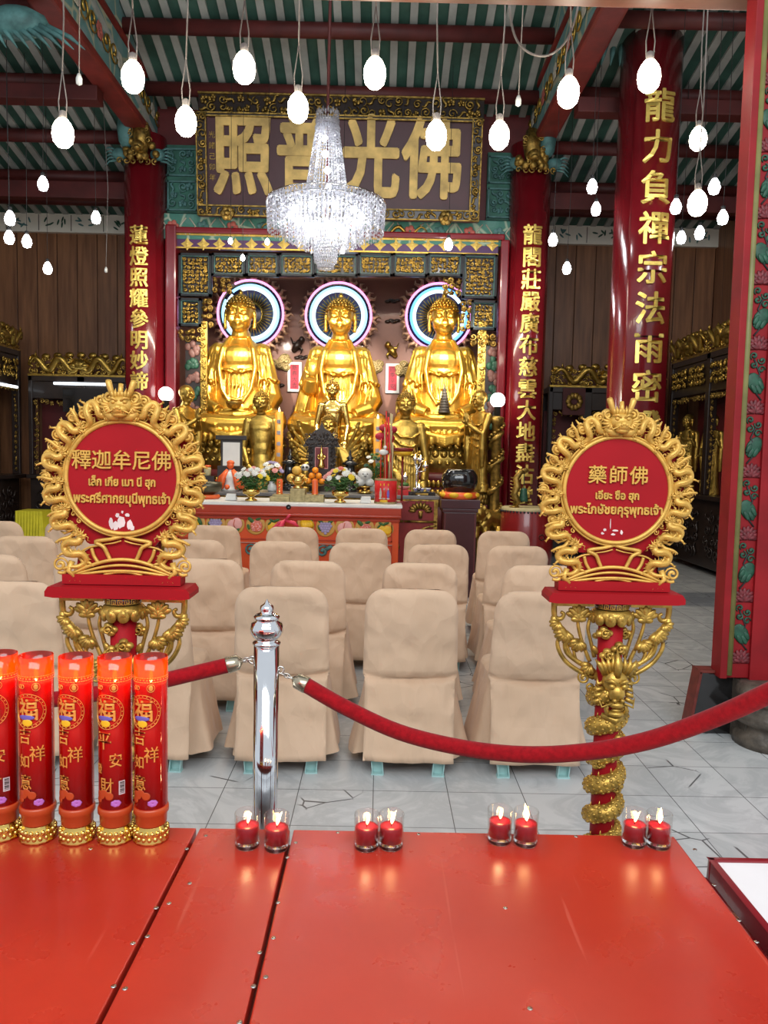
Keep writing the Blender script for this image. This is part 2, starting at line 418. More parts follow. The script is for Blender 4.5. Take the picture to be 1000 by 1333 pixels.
# cream chair cover: woven cotton with creases
def fabric():
    m, nt, p, out = nodes('cream cotton chair cover')
    tc = N(nt, 'ShaderNodeTexCoord')
    h = noise_(nt, 3.0, 4, tc.outputs['Object'])
    nt.links.new(mixc(nt, ramp(nt, h, [(0.3, 0.0), (0.7, 1.0)]), (0.63, 0.425, 0.275), (0.71, 0.495, 0.335)), p.inputs['Base Color'])
    p.inputs['Roughness'].default_value = 0.75; p.inputs['Sheen Weight'].default_value = 0.15
    mp = N(nt, 'ShaderNodeMapping'); mp.inputs['Scale'].default_value = (1, 1, 0.55); nt.links.new(tc.outputs['Object'], mp.inputs[0])
    oi = N(nt, 'ShaderNodeObjectInfo'); ad = nt.nodes.new('ShaderNodeVectorMath'); ad.operation = 'ADD'
    rn = nt.nodes.new('ShaderNodeMath'); rn.operation = 'MULTIPLY'; rn.inputs[1].default_value = 30.0; nt.links.new(oi.outputs['Random'], rn.inputs[0])
    nt.links.new(mp.outputs[0], ad.inputs[0]); nt.links.new(rn.outputs[0], ad.inputs[1])
    wv = N(nt, 'ShaderNodeTexVoronoi'); wv.feature = 'F1'; wv.distance = 'EUCLIDEAN'; wv.inputs['Scale'].default_value = 13.0; nt.links.new(ad.outputs[0], wv.inputs['Vector'])
    w2 = N(nt, 'ShaderNodeTexVoronoi'); w2.feature = 'F2'; w2.inputs['Scale'].default_value = 6.5; nt.links.new(ad.outputs[0], w2.inputs['Vector'])
    b = N(nt, 'ShaderNodeBump'); b.inputs['Distance'].default_value = 0.04; b.inputs['Strength'].default_value = 0.42
    nt.links.new(w2.outputs['Distance'], b.inputs['Height'])
    b1 = N(nt, 'ShaderNodeBump'); b1.inputs['Distance'].default_value = 0.02; b1.inputs['Strength'].default_value = 0.45
    nt.links.new(wv.outputs['Distance'], b1.inputs['Height']); nt.links.new(b.outputs[0], b1.inputs['Normal']); b = b1
    rd = N(nt, 'ShaderNodeTexNoise'); rd.noise_type = 'RIDGED_MULTIFRACTAL'; rd.inputs['Scale'].default_value = 4.2; rd.inputs['Detail'].default_value = 2.0; nt.links.new(ad.outputs[0], rd.inputs['Vector'])
    b3 = N(nt, 'ShaderNodeBump'); b3.inputs['Distance'].default_value = 0.014; b3.inputs['Strength'].default_value = 0.75
    nt.links.new(rd.outputs[0], b3.inputs['Height']); nt.links.new(b.outputs[0], b3.inputs['Normal']); b = b3
    c = noise_(nt, 22.0, 3, ad.outputs[0], 0.6, 0.6)
    b2 = N(nt, 'ShaderNodeBump'); b2.inputs['Distance'].default_value = 0.003; b2.inputs['Strength'].default_value = 0.4
    nt.links.new(c, b2.inputs['Height']); nt.links.new(b.outputs[0], b2.inputs['Normal']); nt.links.new(b2.outputs[0], p.inputs['Normal'])
    return m
M['cover'] = fabric()
# marble floor tiles with dark joints, veins and cracked tiles
def marble():
    m, nt, p, out = nodes('grey white marble tiles')
    tc = N(nt, 'ShaderNodeTexCoord')
    br = N(nt, 'ShaderNodeTexBrick'); br.offset = 0.0; br.squash = 1.0
    br.inputs['Scale'].default_value = 1.0; br.inputs['Brick Width'].default_value = 0.343; br.inputs['Row Height'].default_value = 0.343
    br.inputs['Mortar Size'].default_value = 0.0022; br.inputs['Mortar Smooth'].default_value = 0.2; br.inputs['Bias'].default_value = 0
    br.inputs['Color1'].default_value = (0.50, 0.51, 0.51, 1); br.inputs['Color2'].default_value = (0.66, 0.67, 0.67, 1); br.inputs['Mortar'].default_value = (0.10, 0.10, 0.10, 1)
    nt.links.new(tc.outputs['Object'], br.inputs['Vector'])
    vein = noise_(nt, 2.2, 8, tc.outputs['Object'], 0.62, 1.6)
    vf = ramp(nt, vein, [(0.40, 0.0), (0.49, 1.0), (0.52, 1.0), (0.62, 0.0)])
    c1 = mixc(nt, 0.5, br.outputs['Color'], (0.60, 0.61, 0.60))
    tw = nt.nodes.new('ShaderNodeMath'); tw.operation = 'MULTIPLY'; tw.inputs[1].default_value = 0.35; nt.links.new(vf, tw.inputs[0])
    c2 = mixc(nt, tw.outputs[0], c1, (0.30, 0.32, 0.33))
    # cracks
    mp = N(nt, 'ShaderNodeMapping'); nt.links.new(tc.outputs['Object'], mp.inputs[0])
    vo = N(nt, 'ShaderNodeTexVoronoi'); vo.feature = 'DISTANCE_TO_EDGE'; vo.inputs['Scale'].default_value = 5.0; nt.links.new(mp.outputs[0], vo.inputs['Vector'])
    cr = ramp(nt, vo.outputs['Distance'], [(0.0, 1.0), (0.012, 1.0), (0.022, 0.0)])
    big = ramp(nt, noise_(nt, 1.1, 1, tc.outputs['Object']), [(0.60, 0.0), (0.61, 1.0)])
    mm = nt.nodes.new('ShaderNodeMath'); mm.operation = 'MULTIPLY'; nt.links.new(cr, mm.inputs[0]); nt.links.new(big, mm.inputs[1])
    c3 = mixc(nt, mm.outputs[0], c2, (0.12, 0.12, 0.12))
    c4 = mixc(nt, br.outputs['Fac'], c3, (0.13, 0.13, 0.13))
    nt.links.new(c4, p.inputs['Base Color'])
    p.inputs['Roughness'].default_value = 0.22; p.inputs['Specular IOR Level'].default_value = 0.4
    return m
M['marble'] = marble()
# glossy red stage boards with fine scratches
def stage_mat():
    m, nt, p, out = nodes('red gloss painted board')
    tc = N(nt, 'ShaderNodeTexCoord')
    h = noise_(nt, 2.5, 5, tc.outputs['Object'])
    c = mixc(nt, ramp(nt, h, [(0.3, 0.0), (0.7, 1.0)]), (0.40, 0.022, 0.011), (0.48, 0.032, 0.015))
    mp = N(nt, 'ShaderNodeMapping'); mp.inputs['Rotation'].default_value = (0, 0, 0.7); mp.inputs['Scale'].default_value = (60, 2.0, 1); nt.links.new(tc.outputs['Object'], mp.inputs[0])
    s1 = ramp(nt, noise_(nt, 1.0, 2, mp.outputs[0]), [(0.70, 0.0), (0.76, 1.0)])
    k = nt.nodes.new('ShaderNodeMath'); k.operation = 'MULTIPLY'; k.inputs[1].default_value = 0.18; nt.links.new(s1, k.inputs[0])
    nt.links.new(mixc(nt, k.outputs[0], c, (0.75, 0.22, 0.15)), p.inputs['Base Color'])
    r = ramp(nt, noise_(nt, 7.0, 5, tc.outputs['Object']), [(0.3, 0.24), (0.7, 0.36)])
    nt.links.new(r, p.inputs['Roughness']); p.inputs['Specular IOR Level'].default_value = 0.5
    bump(nt, p, noise_(nt, 5.0, 3, tc.outputs['Object']), 0.004, 0.4)
    return m
M['stage'] = stage_mat()
def panelling():
    m, nt, p, out = nodes('brown wood panelling')
    tc = N(nt, 'ShaderNodeTexCoord'); sx = N(nt, 'ShaderNodeSeparateXYZ'); nt.links.new(tc.outputs['Object'], sx.inputs[0])
    ad = nt.nodes.new('ShaderNodeMath'); ad.operation = 'ADD'; nt.links.new(sx.outputs[0], ad.inputs[0]); nt.links.new(sx.outputs[1], ad.inputs[1])
    mu = nt.nodes.new('ShaderNodeMath'); mu.operation = 'MULTIPLY'; mu.inputs[1].default_value = 3.2; nt.links.new(ad.outputs[0], mu.inputs[0])
    fr = nt.nodes.new('ShaderNodeMath'); fr.operation = 'FRACT'; nt.links.new(mu.outputs[0], fr.inputs[0])
    g = ramp(nt, fr.outputs[0], [(0.0, 0.0), (0.03, 1.0), (0.97, 1.0), (1.0, 0.0)])
    mp = N(nt, 'ShaderNodeMapping'); mp.inputs['Scale'].default_value = (8, 8, 0.6); nt.links.new(tc.outputs['Object'], mp.inputs[0])
    h = noise_(nt, 2.0, 5, mp.outputs[0])
    c = mixc(nt, ramp(nt, h, [(0.3, 0.0), (0.7, 1.0)]), (0.13, 0.052, 0.022), (0.27, 0.120, 0.052))
    nt.links.new(mixc(nt, g, (0.03, 0.015, 0.01), c), p.inputs['Base Color']); p.inputs['Roughness'].default_value = 0.4
    bump(nt, p, g, 0.01); return m
M['panelling'] = panelling()
def painted_beam(name, c0, c1, c2, sc):
    """painted timber: patches of cloud scroll colours with fine outlines"""
    m, nt, p, out = nodes(name)
    tc = N(nt, 'ShaderNodeTexCoord')
    vo = N(nt, 'ShaderNodeTexVoronoi'); vo.inputs['Scale'].default_value = sc; nt.links.new(tc.outputs['Object'], vo.inputs['Vector'])
    f = ramp(nt, vo.outputs['Distance'], [(0.0, 0.0), (0.22, 0.0), (0.25, 0.5), (0.32, 0.5), (0.36, 1.0)])
    a = mixc(nt, f, c2, c0)
    ve = N(nt, 'ShaderNodeTexVoronoi'); ve.feature = 'DISTANCE_TO_EDGE'; ve.inputs['Scale'].default_value = sc; nt.links.new(tc.outputs['Object'], ve.inputs['Vector'])
    e = ramp(nt, ve.outputs['Distance'], [(0.02, 1.0), (0.06, 0.0)])
    nt.links.new(mixc(nt, e, a, c1), p.inputs['Base Color']); p.inputs['Roughness'].default_value = 0.6
    return m
M['beam_blue'] = painted_beam('blue green painted beam', (0.12, 0.26, 0.25), (0.42, 0.42, 0.28), (0.22, 0.30, 0.30), 2.4)
M['beam_green'] = painted_beam('green painted lintel', (0.04, 0.17, 0.13), (0.30, 0.38, 0.28), (0.08, 0.22, 0.18), 3.2)
M['band_white'] = mk('white painted frieze', (0.80, 0.77, 0.66), 0.6, 0, 0.06, 3)
# ---------------------------------------------------------------- carving helpers
def carve(mb, x0, x1, z0, z1, y, seed=0, cell=0.09, r=0.016, depth=0.02):
    """pierced gilded scrollwork filling a rectangle of the x,z plane"""
    rg = random.Random(seed)
    nx = max(1, round((x1 - x0) / cell)); nz = max(1, round((z1 - z0) / cell))
    cx, cz = (x1 - x0) / nx, (z1 - z0) / nz
    for i in range(nx):
        for j in range(nz):
            c = (x0 + (i + 0.5 + rg.uniform(-.18, .18)) * cx, z0 + (j + 0.5 + rg.uniform(-.18, .18)) * cz)
            R0 = min(cx, cz) * rg.uniform(0.48, 0.62); k = rg.random(); sg = rg.choice((-1, 1)); yy = y - rg.uniform(0, depth)
            if k < 0.55:
                mb.scroll(c, R0, rg.uniform(1.0, 1.6), r * rg.uniform(.8, 1.2), rg.uniform(0, 6.3), sg, yy, 14, 5)
            elif k < 0.8:
                for q in range(5):
                    a = q * 2 * PI / 5 + rg.uniform(0, 1)
                    mb.ell((c[0] + R0 * .5 * cos(a), yy, c[1] + R0 * .5 * sin(a)), (R0 * .38, r, R0 * .38), 6, 4)
                mb.ell((c[0], yy - r, c[1]), r * 1.1, 6, 4)
            else:
                a = rg.uniform(0, 6.3)
                pts = [(c[0] + R0 * (t - .5) * 2 * cos(a) + R0 * .35 * sin(6 * t) * sin(a), yy, c[1] + R0 * (t - .5) * 2 * sin(a) - R0 * .35 * sin(6 * t) * cos(a)) for t in [q / 8 for q in range(9)]]
                mb.tube(pts, [r * (0.5 + 0.9 * sin(PI * q / 8)) for q in range(9)], 5)
    return mb
def serpent(mb, x0, x1, zc, amp, y, waves=3, r=0.04, seed=0, head=1):
    n = waves * 14; pts = []; rr = []
    for i in range(n + 1):
        t = i / n
        pts.append((x0 + (x1 - x0) * t, y - 0.03 * sin(t * waves * 6.28), zc + amp * sin(t * waves * 2 * PI)))
        rr.append(r * (0.35 + 0.65 * min(1, t * 3)))
    mb.tube(pts, rr, 7)
    e = V(pts[-1]); d = 1 if x1 > x0 else -1
    mb.ell(e, (r * 2.2, r * 1.6, r * 1.6), 8, 6)
    mb.ell(e + V((d * r * 2, -r * .5, -r * .3)), (r * 1.6, r, r * .9), 8, 6)
    for k in range(4): mb.cone(e + V((-d * r, 0, r)), e + V((-d * r * (2.5 + k), -r, r * (2.6 - k * .9))), r * .45, 0.001, 5)
    for i in range(4, n, 4):
        q = V(pts[i]); mb.cone(q + V((0, 0, r * .6)), q + V((0, 0, r * 2.0)), r * .5, 0.001, 4)
def wrapcyl(cx, cy, R):
    """bend a vertical strip centred on x = cx onto the front of a column; y of the strip is its height off the surface"""
    def f(q):
        a = (q.x - cx) / R; rr = R - q.y
        return V((cx + rr * sin(a), cy - rr * cos(a), q.z))
    return f

# ---------------------------------------------------------------- setting
def structure(o): o['kind'] = 'structure'; return o
m = MB(); m.bx(-9, 9, -9, 13, -0.12, 0); structure(m.build('floor', M['marble']))
m = MB(); m.bx(-7, 6, 12.3, 12.5, 0, 5.6); structure(m.build('wall_back', M['panelling']))
m = MB(); m.bx(-6.6, -6.4, 4.3, 12.3, 0, 6.4); structure(m.build('wall_left', M['panelling']))
m = MB(); m.bx(5.2, 5.4, 4.3, 12.3, 0, 6.4); structure(m.build('wall_right', M['panelling']))

def slatted(name, X0, X1, Y0, Y1, zf, pitch=0.213):
    b = MB(); b.smooth = False
    n = int((X1 - X0) / pitch)
    for i in range(n + 1):
        x = X0 + i * pitch
        for (a, c, dz, mi) in ((0, pitch * 0.60, 0.0, 0), (pitch * 0.60, pitch, -0.03, 1)):
            v8 = [(x + a, Y0, zf(Y0) + dz), (x + c, Y0, zf(Y0) + dz), (x + c, Y1, zf(Y1) + dz), (x + a, Y1, zf(Y1) + dz)]
            v8 += [(q[0], q[1], q[2] + 0.08) for q in v8]
            b.add(v8, [(3, 2, 1, 0), (4, 5, 6, 7), (0, 1, 5, 4), (2, 3, 7, 6), (1, 2, 6, 5), (3, 0, 4, 7)], False, mi)
    return structure(b.build(name, [M['slat_g'], M['slat_w']]))
zn = lambda Y: 6.28 + 0.30 * (9.5 - Y)
za = lambda Y: 5.52 + 0.21 * (10.5 - Y)
slatted('ceiling', -3.30, 2.15, 3.0, 10.6, zn)
slatted('ceiling', -6.6, -3.1, 4.3, 12.4, za)
slatted('ceiling', 2.0, 5.3, 4.3, 12.4, za)
def beam(name, x0, x1, y0, y1, z0, z1, mt, bevel=0.01):
    b = MB(); b.bx(x0, x1, y0, y1, z0, z1); return structure(b.build(name, mt, None, bevel))
def purlin(x0, x1, y, z, r):
    b = MB(); b.tube([(x0, y, z), (x1, y, z)], r, 14); return structure(b.build('beam', M['dark_red']))
for y in (5.0, 6.2, 7.25, 8.15, 9.05, 9.95): purlin(-3.1, 2.0, y, zn(y) - 0.13, 0.085)
for y in (5.5, 6.8, 8.0, 9.1, 10.1, 11.0, 11.6):
    purlin(-6.4, -3.2, y, za(y) - 0.13, 0.08); purlin(2.1, 5.2, y, za(y) - 0.13, 0.08)
for (x0, x1) in ((-6.4, -3.3), (2.1, 5.2)):
    beam('beam', x0, x1 + (.12 if x0 < 0 else 0), 8.75, 8.95, za(8.85) - 0.52, za(8.85) - 0.36, M['dark_red'])
    beam('beam', x0, x1, 10.7, 10.85, za(10.8) - 0.55, za(10.8) - 0.33, M['dark_red'])
    b = MB(); b.bx(x0, x1, 12.22, 12.3, 4.86, 5.14); tr = structure(b.build('trim_1', M['band_white'])); b = MB(); rg = random.Random(int(x0 * 10))
    for i in range(int((x1 - x0) / .5)):
        xc_ = x0 + .3 + i * .5; b.mi = i % 2
        for q in range(7): a = rg.uniform(0, 6.28); b.ell((xc_ + rg.uniform(-.16, .16), 12.215, 5.0 + rg.uniform(-.07, .07)), (.05, .006, .014), 7, 4, Matrix.Rotation(a, 3, 'Y'))
        b.mi = 2; b.bx(x0 + i * .5 + .04, x0 + i * .5 + .05, 12.212, 12.22, 4.88, 5.12)
    b.build('painted_leaves', [M['leaf_pt'], M['teal_pt'], M['stone']], tr)
# long painted beams over the two column rows
for (xf, s) in ((-2.98, -1), (1.86, 1)):
    xa, xb = sorted((xf, xf + s * 0.26))
    beam('beam', xa, xb, 4.3, 10.5, 5.50, 5.60, M['beam_red'], 0.03)
    beam('beam', xa + (0.02 if s > 0 else 0), xb - (0 if s > 0 else 0.02), 4.3, 10.5, 5.60, 6.14, M['beam_blue'], 0.02)
    beam('beam', xa - 0.01, xb + 0.01, 4.3, 10.5, 6.14, 6.22, M['beam_red'], 0.03)
    beam('beam', xa, xb, 4.3, 10.5, 6.22, 7.2, M['beam_blue'], 0.02)
    # painted flowers and gilt scrolls on the beam face
    b = MB(Matrix.Translation((xf - s * 0.0 + s * 0.015, 0, 0)) @ Matrix.Rotation(-s * PI / 2, 4, 'Z'))
    rg = random.Random(5)
    for k in range(9):
        yy = 5.2 + k * 0.62
        for zc, mi in ((5.84, 0), (6.6, 1)):
            c = (yy * (1 if s < 0 else -1), -0.0, zc)
            for q in range(6):
                a = q * PI / 3
                b.add(*(lambda e: (e.v, e.f))(MB().ell((c[0] + 0.055 * cos(a), -0.012, c[2] + 0.055 * sin(a)), (0.045, 0.008, 0.04), 8, 5)), mi=0 if k % 2 else 2)
            for q in range(2):
                b.mi = 1; b.scroll((c[0] + (0.2 if q else -0.2), c[2]), 0.13, 1.3, 0.016, q * PI, 1 if q else -1, -0.01, 16, 5)
    structure(b.build('trim_2', [M['pink_pt'], M['gold_old'], M['cream_pt']]))
# wall over the altar gate, lintels
beam('wall_1', -3.2, 2.0, 10.42, 10.55, 4.62, 6.4, M['maroon'])
b = MB(); b.bx(-2.9, 1.72, 10.24, 10.42, 4.27, 4.60)
LINT = structure(b.build('beam', M['beam_green'], None, 0.02))
b = MB(); rg = random.Random(3)
for i in range(12):
    x = -2.75 + i * 0.385
    b.mi = 0
    for sx in (-1, 1):
        b.tube([(x + sx * 0.17, 10.235, 4.33), (x + sx * 0.09, 10.235, 4.435), (x + sx * 0.17, 10.235, 4.54)], 0.010, 4)
    b.mi = 1 + i % 2
    for q in range(5): b.ell((x + 0.045 * cos(q * 1.256), 10.235, 4.435 + 0.045 * sin(q * 1.256)), (0.035, 0.008, 0.035), 8, 5)
b.mi = 3
serpent(b, -1.6, -0.75, 4.43, 0.05, 10.23, 3, 0.022, 1); serpent(b, 0.55, -0.35, 4.43, 0.05, 10.23, 3, 0.022, 2)
b.build('painted_ornament', [M['cream_pt'], M['pink_pt'], M['teal_pt'], M['gold_old']], LINT)
for (x0, x1, sd) in ((-2.86, -2.45, 1), (1.33, 1.70, 2)):
    b = MB(); b.bx(x0, x1, 10.36, 10.42, 4.64, 5.5); b.mi = 1
    for (z0, z1) in ((4.66, 5.04), (5.1, 5.45)):
        carve(b, x0 + .04, x1 - .04, z0 + .03, z1 - .03, 10.35, sd, 0.10, 0.013)
        for q in ((x0 + .01, x0 + .03, z0, z1), (x1 - .03, x1 - .01, z0, z1), (x0, x1, z0, z0 + .02), (x0, x1, z1 - .02, z1)): b.bx(q[0], q[1], 10.33, 10.36, q[2], q[3])
    structure(b.build('trim_3', [M['green_pt'], M['teal_pt']]))

# ---------------------------------------------------------------- columns
def column(x, y, R, ztop, board, words, z0, dz, size, fade=0):
    b = MB(); b.lathe([(R * 1.5, 0), (R * 1.5, 0.08), (R * 1.35, 0.2), (R * 1.08, 0.3), (R, 0.32), (R, ztop)], (x, y, 0), 40)
    o = structure(b.build('column', M['red_lacq']))
    # curved couplet board lying on the front of the shaft
    b = MB(); w = R * 1.5; n = 18
    Rb = R + 0.035
    rs = []
    for z in (0.6, board):
        ring = []
        for i in range(n + 1):
            a = (i / n - .5) * w / R; ring.append((x + Rb * sin(a), y - Rb * cos(a), z))
        for i in range(n, -1, -1):
            a = (i / n - .5) * w / R; ring.append((x + (R - .01) * sin(a), y - (R - .01) * cos(a), z))
        rs.append(ring)
    b.rings(rs, False, True, True, True); b.build('couplet_board', M['red_lacq'], o)
    b = MB(); f = wrapcyl(x, y, Rb)
    for i, ch in enumerate(words):
        b.text(ch, size, TM(x, -0.004, z0 - i * dz, 0.95), 0.008, size * 0.022, f)
    b.build('inscription', M['gold_txt'], o)
    return o
Yc = 10.3
cl = P(190, 400, Yc).x; cr = P(685, 400, Yc).x; cn = P(838, 300, 8.5).x
zt = lambda py, Y, px=500: P(px, py, Y).z
column(cl, Yc, 0.265, 5.55, zt(290, Yc, 190), '蓮燈照耀參明妙諦', zt(309, 10.05, 175), 0.262, 0.25)
column(cr, Yc, 0.265, 5.55, zt(283, Yc, 681), '龍閣莊嚴廣布慈雲大地盡沾堂', zt(309, 10.05, 693), 0.277, 0.265)
column(cn, 8.5, 0.315, 7.0, zt(112, 8.2, 838), '龍力負禪宗法雨密證', zt(143, 8.2, 850), 0.408, 0.345)
# carved brackets at the heads of the two altar columns
for (x, s) in ((cl, 1), (cr, -1)):
    b = MB(); zc = 5.38; yb = Yc - 0.27
    xg = x + s * .05
    for k in range(16):
        a = rg.uniform(-1.2, 1.2) if k else 0; b.ell((xg + 0.20 * sin(a), yb - .04 - 0.10 * cos(a), zc - 0.20 + .045 * (k % 5)), (0.05, 0.05, 0.05), 7, 5)
    b.tube([(xg, yb - .05, zc + .22), (xg + .02 * s, yb - .12, zc + .05), (xg, yb - .10, zc - .16)], [.09, .11, .08], 10); b.ell((xg, yb - 0.19, zc - .10), (0.08, 0.08, 0.07), 8, 6); b.ell((xg, yb - .24, zc - .14), (.05, .05, .035), 8, 5)
    for k in range(9): b.scroll((xg + 0.12 * cos(k * .7), zc - .02 + 0.16 * sin(k * 1.7)), 0.045, 1.2, 0.014, k, 1, yb - 0.17, 12, 5)
    for k in range(6): b.scroll((x + .04 * (k - 2.5) * 2.2, zc - .24), .045, 1.1, .014, k, (-1) ** k, yb - .08, 12, 5)
    b.mi = 1
    b.lathe([(0.05, 0), (0.09, 0.06), (0.11, 0.22), (0.09, 0.34), (0.13, 0.44), (.10, .44), (.07, .36)], (x - s * 0.13, yb - 0.10, zc - 0.08), 14)
    for sx in (-1, 1):
        b.ell((x + sx * 0.24, yb - 0.02, zc - 0.14), (0.10, 0.06, 0.075), 10, 6)
        for k in range(5):
            b.tube([(x + sx * 0.28, yb, zc - .15 + 0.03 * (k - 2)), (x + sx * 0.36, yb - .03, zc - 0.15 + 0.042 * (k - 2)), (x + sx * 0.43, yb, zc - 0.18 + 0.055 * (k - 2))], [0.018, 0.014, 0.004], 5)
    structure(b.build('trim_4', [M['gold_dark'], M['teal_pt']]))
# carved beam end beside the near column, high up
b = MB(); q = P(795, 38, 8.6)
b.ell(q, (0.26, 0.15, 0.2), 10, 6)
for k in range(6): b.tube([q + V((-0.2 + k * .08, -.05, -.1)), q + V((-0.26 + k * 0.09, -0.08, -0.28)), q + V((-0.3 + k * 0.1, -0.05, -0.4))], [0.035, 0.03, 0.005], 5)
structure(b.build('trim_5', M['teal_pt']))
b = MB(); q = P(20, 30, 7.2)
b.ell(q, (0.3, 0.15, 0.14), 10, 6)
for k in range(9): b.tube([q + V((-0.25 + k * .07, -.05, -.05)), q + V((-0.2 + k * 0.09, -0.08, -0.15)), q + V((-0.16 + k * 0.1, -0.05, -0.24))], [0.03, 0.022, 0.004], 5)
structure(b.build('trim_5', M['teal_pt']))

# ---------------------------------------------------------------- doorway at the right and its lintel
Yd = 4.2
beam('beam', -3.2, 2.6, Yd, Yd + 0.22, zt(3, Yd + .22), zt(3, Yd + .22) + 0.3, mk('brown timber lintel', (0.22, 0.07, 0.035), 0.45, 0, .15, 4), 0.01)
x0 = 1.915
b = MB(); b.bx(x0, x0 + 0.04, Yd - .02, Yd + 0.10, 0.34, 4.1); b.bx(x0 + 0.04, 3.2, Yd, Yd + 0.12, 0.34, 4.1)
b.bx(x0 + 0.165, 3.2, Yd - 0.02, Yd + 0.02, 0.3, 4.1)
DF = structure(b.build('door_1', M['red_frame'], None, 0.004))
b = MB(); b.tube([(x0 + 0.052, Yd - 0.01, 0.36), (x0 + 0.052, Yd - 0.01, 4.1)], 0.018, 8)
b.build('green_bead', mk('olive green bead', (0.24, 0.22, 0.07), 0.4, 0, 0.15, 8), DF)
b = MB()
xc = x0 + 0.118; z = 0.42; k = 0
while z < 4.0:
    s = 1 if k % 2 else -1
    b.mi = 0                                                       # lotus flower
    for q in range(9):
        a = PI * (q - 4) / 7.5
        R_ = Matrix.Rotation(a, 3, 'Y')
        b.ell(V((xc, Yd - 0.004, z + 0.02)) + R_ @ V((0, 0, 0.032)), (0.014, 0.006, 0.034), 6, 5, R_)
    for q in range(5):
        a = PI * (q - 2) / 5
        R_ = Matrix.Rotation(a, 3, 'Y'); b.ell(V((xc, Yd - 0.009, z + 0.012)) + R_ @ V((0, 0, 0.022)), (0.012, 0.006, 0.024), 6, 5, R_)
    b.mi = 1                                                       # leaf and curls
    lz = z + 0.17
    R_ = Matrix.Rotation(s * 0.5, 3, 'Y')
    b.ell((xc + s * 0.006, Yd - 0.003, lz), (0.042, 0.007, 0.062), 12, 6, R_)
    for q in (-1, 0, 1): b.ell(V((xc + s * .006, Yd - 0.008, lz)) + R_ @ V((q * 0.022, 0, -0.035 + abs(q) * .015)), (0.015, 0.006, 0.03), 6, 4, R_)
    for q in range(4):
        b.scroll((xc + (-1) ** q * 0.022, z + 0.245 + q * 0.024), 0.022, 1.1, 0.008, q * 1.4, (-1) ** q, Yd - 0.004, 10, 5)
    b.mi = 2; b.tube([(xc - s * .03, Yd - .004, z + .08), (xc + s * .02, Yd - .004, z + .14), (xc - s * .015, Yd - .004, z + .22), (xc + s * .02, Yd - .004, z + .30)], 0.005, 5)
    z += 0.345; k += 1
b.build('painted_lotus_relief', [mk('painted lotus red', (0.23, 0.028, 0.035), 0.5, 0, .3, 60), M['leaf_pt'], M['wire_dk']], DF)
b = MB(); q = PZ(985, 958, 0)
b.lathe([(0.20, 0), (0.20, .05), (0.17, .08), (0.16, .11), (0.20, .13), (0.215, .16), (0.20, .19), (0.16, .21), (.155, .23), (0.18, .25), (0.195, .28), (0.19, .31), (0.17, .335)], (2.19, Yd - 0.08, 0), 28, mod=lambda a, z: 1 + 0.04 * sin(8 * a) if .13 < z < .26 else 1)
b.bx(2.02, 2.6, Yd - .12, Yd + .12, 0, .33)
structure(b.build('trim_6', M['stone']))
o = empty('threshold_board', (1.93, Yd + 0.1, 0), 'black upright threshold board with worn red edge at the foot of the door frame', 'board')
b = MB(); b.prism([(-0.14, 0), (0.2, 0), (0.2, .35), (-0.085, .35)], -0.05, 0.05); b.build('panel', M['black'], o, 0.006)
b = MB(); b.prism([(-0.155, 0), (-0.138, 0), (-0.085, .352), (-0.10, .366)], -0.06, 0.05); b.prism([(-0.10, .352), (0.2, .352), (.2, .366), (-.10, .366)], -.06, .05); b.build('edge', M['board_edge'], o, 0.003)
# ---------------------------------------------------------------- name board 佛光普照
a = P(258, 281, 9.95); c_ = P(627, 160, 9.95)
bx0, bx1, bz0, bz1 = a.x, c_.x, a.z, c_.z
o = empty('name_board', ((bx0 + bx1) / 2, 9.95, bz0), 'huge plum name board with four gold characters in a carved gold frame', 'sign')
W2, H = (bx1 - bx0) / 2, bz1 - bz0
T = Matrix.Rotation(0.10, 4, 'X')
fr = 0.13
b = MB(T); b.bx(-W2, W2, 0, 0.06, 0, H); b.build('panel', mk('plum sign panel', (0.075, 0.018, 0.022), 0.4, 0, 0.12, 2), o, 0.005)
b = MB(T)
for (x0, x1, z0, z1) in ((-W2, W2, 0, fr), (-W2, W2, H - 0.05, H), (-W2, -W2 + fr, 0, H), (W2 - fr, W2, 0, H)):
    b.mi = 1; b.bx(x0, x1, -0.03, 0.0, z0, z1); b.mi = 0
    if z1 - z0 > 0.06: carve(b, x0 + .01, x1 - .01, z0 + .01, z1 - .01, -0.035, 4, 0.10, 0.015)
    for q in ((x0, x1, z0, z0 + .015), (x0, x1, z1 - .015, z1), (x0, x0 + .015, z0, z1), (x1 - .015, x1, z0, z1)): b.bx(q[0], q[1], -.05, -.02, q[2], q[3])
for x in (-W2 + 0.38, W2 - 0.42):
    for k in range(6): b.ell((x + .05 * cos(k * 1.047), -0.06, 0.03 + .05 * sin(k * 1.047)), (.045, .02, .045), 8, 5)
    b.ell((x, -.075, .03), .04, 8, 6)
b.build('carved_frame', [M['gold_dark'], M['dark_wood']], o)
b = MB(T)
for px, ch, sx in ((317, '照', .76), (398, '普', .74), (483, '光', .74), (563, '佛', .76)):
    x = P(px, 210, 9.9).x - (bx0 + bx1) / 2
    b.text(ch, 1.0, TM(x, -0.012, H * 0.54 + 0.01, sx), 0.015, 0.030)
b.build('characters', mk('worn gilt characters', (0.78, 0.52, 0.16), 0.45, 0.25, 0.22, 5), o)
b = MB(T)
for i, ch in enumerate('光緒己卯年'): b.text(ch, 0.085, TM(-W2 + 0.19, -0.006, H - 0.26 - i * 0.125), 0.003)
b.build('small_inscription', M['gold_dark'], o)
